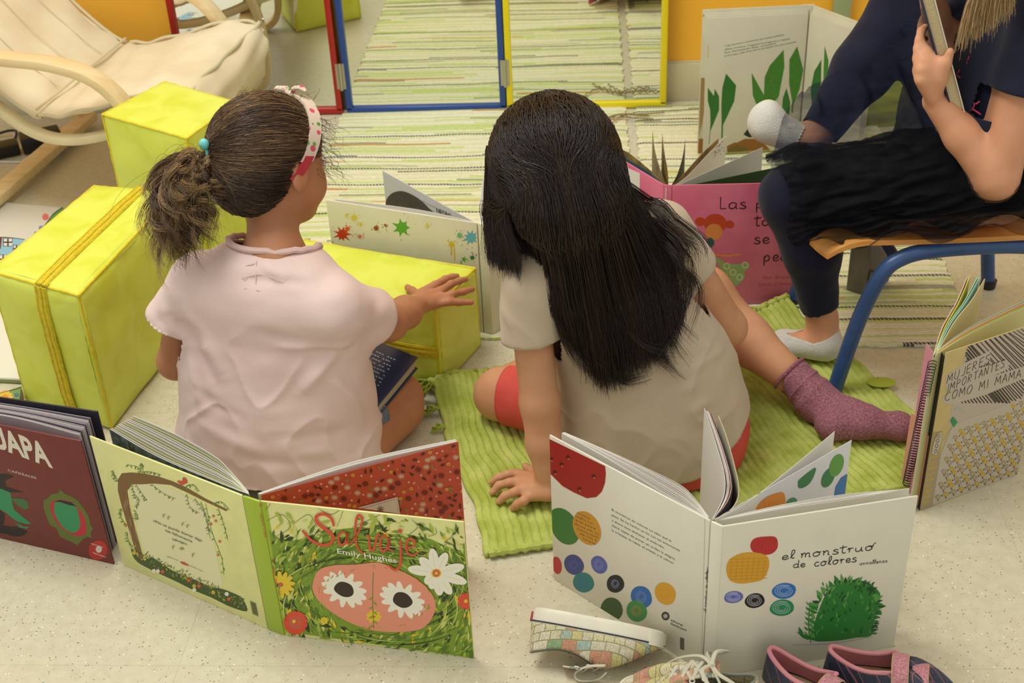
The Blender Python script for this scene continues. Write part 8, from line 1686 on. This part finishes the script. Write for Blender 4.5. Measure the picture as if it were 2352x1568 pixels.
# upright sneaker below it, toe pointing left
t2 = P(1398, 1560, .02); h2 = P(1722, 1585, .02); X2 = _n((t2 - h2) * (1, 1, 0))
sneaker('comic print canvas sneaker standing upright with tied laces, beside its fallen mate', Frame((h2[0] + .012, h2[1] - .018, .0008), X2, (0, 0, 1)), .186, .066, 'crossed')
b = MB(); b.tube(crom([P(1390, 1528, .045), P(1350, 1530, .030), P(1322, 1545, .012), P(1330, 1562, .004), P(1372, 1560, .006), P(1392, 1545, .020)], 7), .0026, 8, flat=.45)
o_ = tag(b.build('shoe_lace', lcm, None, smooth=True, loc=P(1350, 1545, 0)), 'loose cream shoelace loop on the floor left of the upright sneaker', 'shoelace')
def strap_shoe(label, F_, L_=.168, wd=.062):
    t = thing('strap_shoe', label, 'shoe', tuple(F_(L_ / 2, 0, 0)), 'navy and pink strap shoes')
    nv = bpy.data.materials.get('navy_glitter') 
    if nv is None:
        nv = mat('navy_glitter', '262A38', .45, col2='343A4E', vscale=300, bump=.3, bscale=900); n = nv.node_tree.nodes; L = nv.node_tree.links
        tc = n.new('ShaderNodeTexCoord'); mp = n.new('ShaderNodeMapping'); mp.inputs['Rotation'].default_value = (.4, .5, .8); mp.inputs['Scale'].default_value = (55, 55, 55); L.new(tc.outputs['Object'], mp.inputs[0]); sp = n.new('ShaderNodeSeparateXYZ'); L.new(mp.outputs[0], sp.inputs[0]); prev = None
        for ax_ in (0, 1):
            fr = n.new('ShaderNodeMath'); fr.operation = 'FRACT'; L.new(sp.outputs[ax_], fr.inputs[0]); lt = n.new('ShaderNodeMath'); lt.operation = 'LESS_THAN'; lt.inputs[1].default_value = .06; L.new(fr.outputs[0], lt.inputs[0])
            if prev: mxm = n.new('ShaderNodeMath'); mxm.operation = 'MAXIMUM'; L.new(prev, mxm.inputs[0]); L.new(lt.outputs[0], mxm.inputs[1]); prev = mxm.outputs[0]
            else: prev = lt.outputs[0]
        src = n['Principled BSDF'].inputs['Base Color'].links[0].from_socket; mx = n.new('ShaderNodeMix'); mx.data_type = 'RGBA'; L.new(prev, mx.inputs['Factor']); L.new(src, mx.inputs[6]); mx.inputs[7].default_value = lin('8F5560'); L.new(mx.outputs[2], n['Principled BSDF'].inputs['Base Color'])
    pk = mat('pink_lining', 'C9848A', .85, bump=.2, bscale=600); gl = mat('pink_glitter', 'B06570', .35, col2='D69AA0', vscale=420, bump=.6, bscale=900); o = outline(L_, wd)
    sc = lambda r, k, z: [(L_ / 2 + (x - L_ / 2) * k, y * k, z) for x, y in r]
    b = MB(); loft(b, [sc(o, .95, 0), sc(o, .99, .003), sc(o, 1.0, .012), sc(o, .98, .016)], F_); b.build('sole', mat('pale_rubber', 'C9C3B4', .5), t, smooth=True, angle=40)
    R_ = upper_rings(o, L_, .014, .050, .0, .104, .022, .042); R_ = [[(L_ / 2 + (x - L_ / 2) * .975, y * .965, z) for x, y, z in r] for r in R_]
    b = MB(); loft(b, R_, F_, close=(False, False)); u = b.build('upper', nv, t, smooth=True, angle=60); md = u.modifiers.new('thickness', 'SOLIDIFY'); md.thickness = .002; md.offset = 1
    R2 = [[(L_ / 2 + (x - L_ / 2) * .985, y * .93, z) for x, y, z in r] for r in R_]; b = MB(); loft(b, R2[2:], F_, close=(False, False)); b.build('lining', pk, t, smooth=True, angle=60)
    b = MB(); loft(b, [sc(o, .90, .0165), sc(o, .88, .019)], F_); b.build('insole', mat('tan_insole', 'B39C78', .9, var=.1, vscale=60), t)
    top = [p for p in R_[-1] if p[0] <= .102]; ring = sorted(top, key=lambda p: math.atan2(p[1], p[0] - .05)); b = MB(); b.tube([F_(*p) for p in ring], .0032, 8, closed=True); b.build('collar_binding', pk, t, smooth=True)
    for x0, hh in ((.100, .052), (.126, .042)):
        pts = [F_(x0, -wd / 2 * .98, .018), F_(x0 + .001, -wd / 2 * .92, hh * .62), F_(x0 - .002, -wd / 2 * .55, hh + .008), F_(x0 - .003, 0, hh + .014), F_(x0 - .002, wd / 2 * .55, hh + .008), F_(x0 + .001, wd / 2 * .92, hh * .62), F_(x0, wd / 2 * .98, .020)]
        b = MB(); b.bar(crom(pts, 5), .020, .0026, F_.X); b.build('strap', gl, t, bevel=.0008)
        b = MB()
        for sg in (-1, 1): b.tube([p + F_.X * sg * .0102 for p in crom(pts, 5)], .0008, 5)
        b.build('strap_piping', mat('piping_straw', 'BFA46A', .6), t, smooth=True)
    b = MB()
    for i in range(9): a = -1.2 + i * .3; b.ball(F_(L_ - .034 + .0335 * math.cos(a), .0290 * math.sin(a), .018), .0016, 8)
    b.build('rhinestones', mat('rhinestone', 'C9B8BC', .15, metal=.3), t, smooth=True); return t
ha = P(1745, 1500, .055); strap_shoe('navy shoe with pink lining, left of the pair in front of the white book', Frame((ha[0] + .008, ha[1] + .004, .0008), (.72, -.62, 0), (0, 0, 1)))
hb = P(1880, 1505, .055); strap_shoe('navy shoe with two pink glitter straps, right one of the pair by the white book', Frame((hb[0] + .008, hb[1] + .006, .0008), (.965, -.26, 0), (0, 0, 1)), .184, .066)
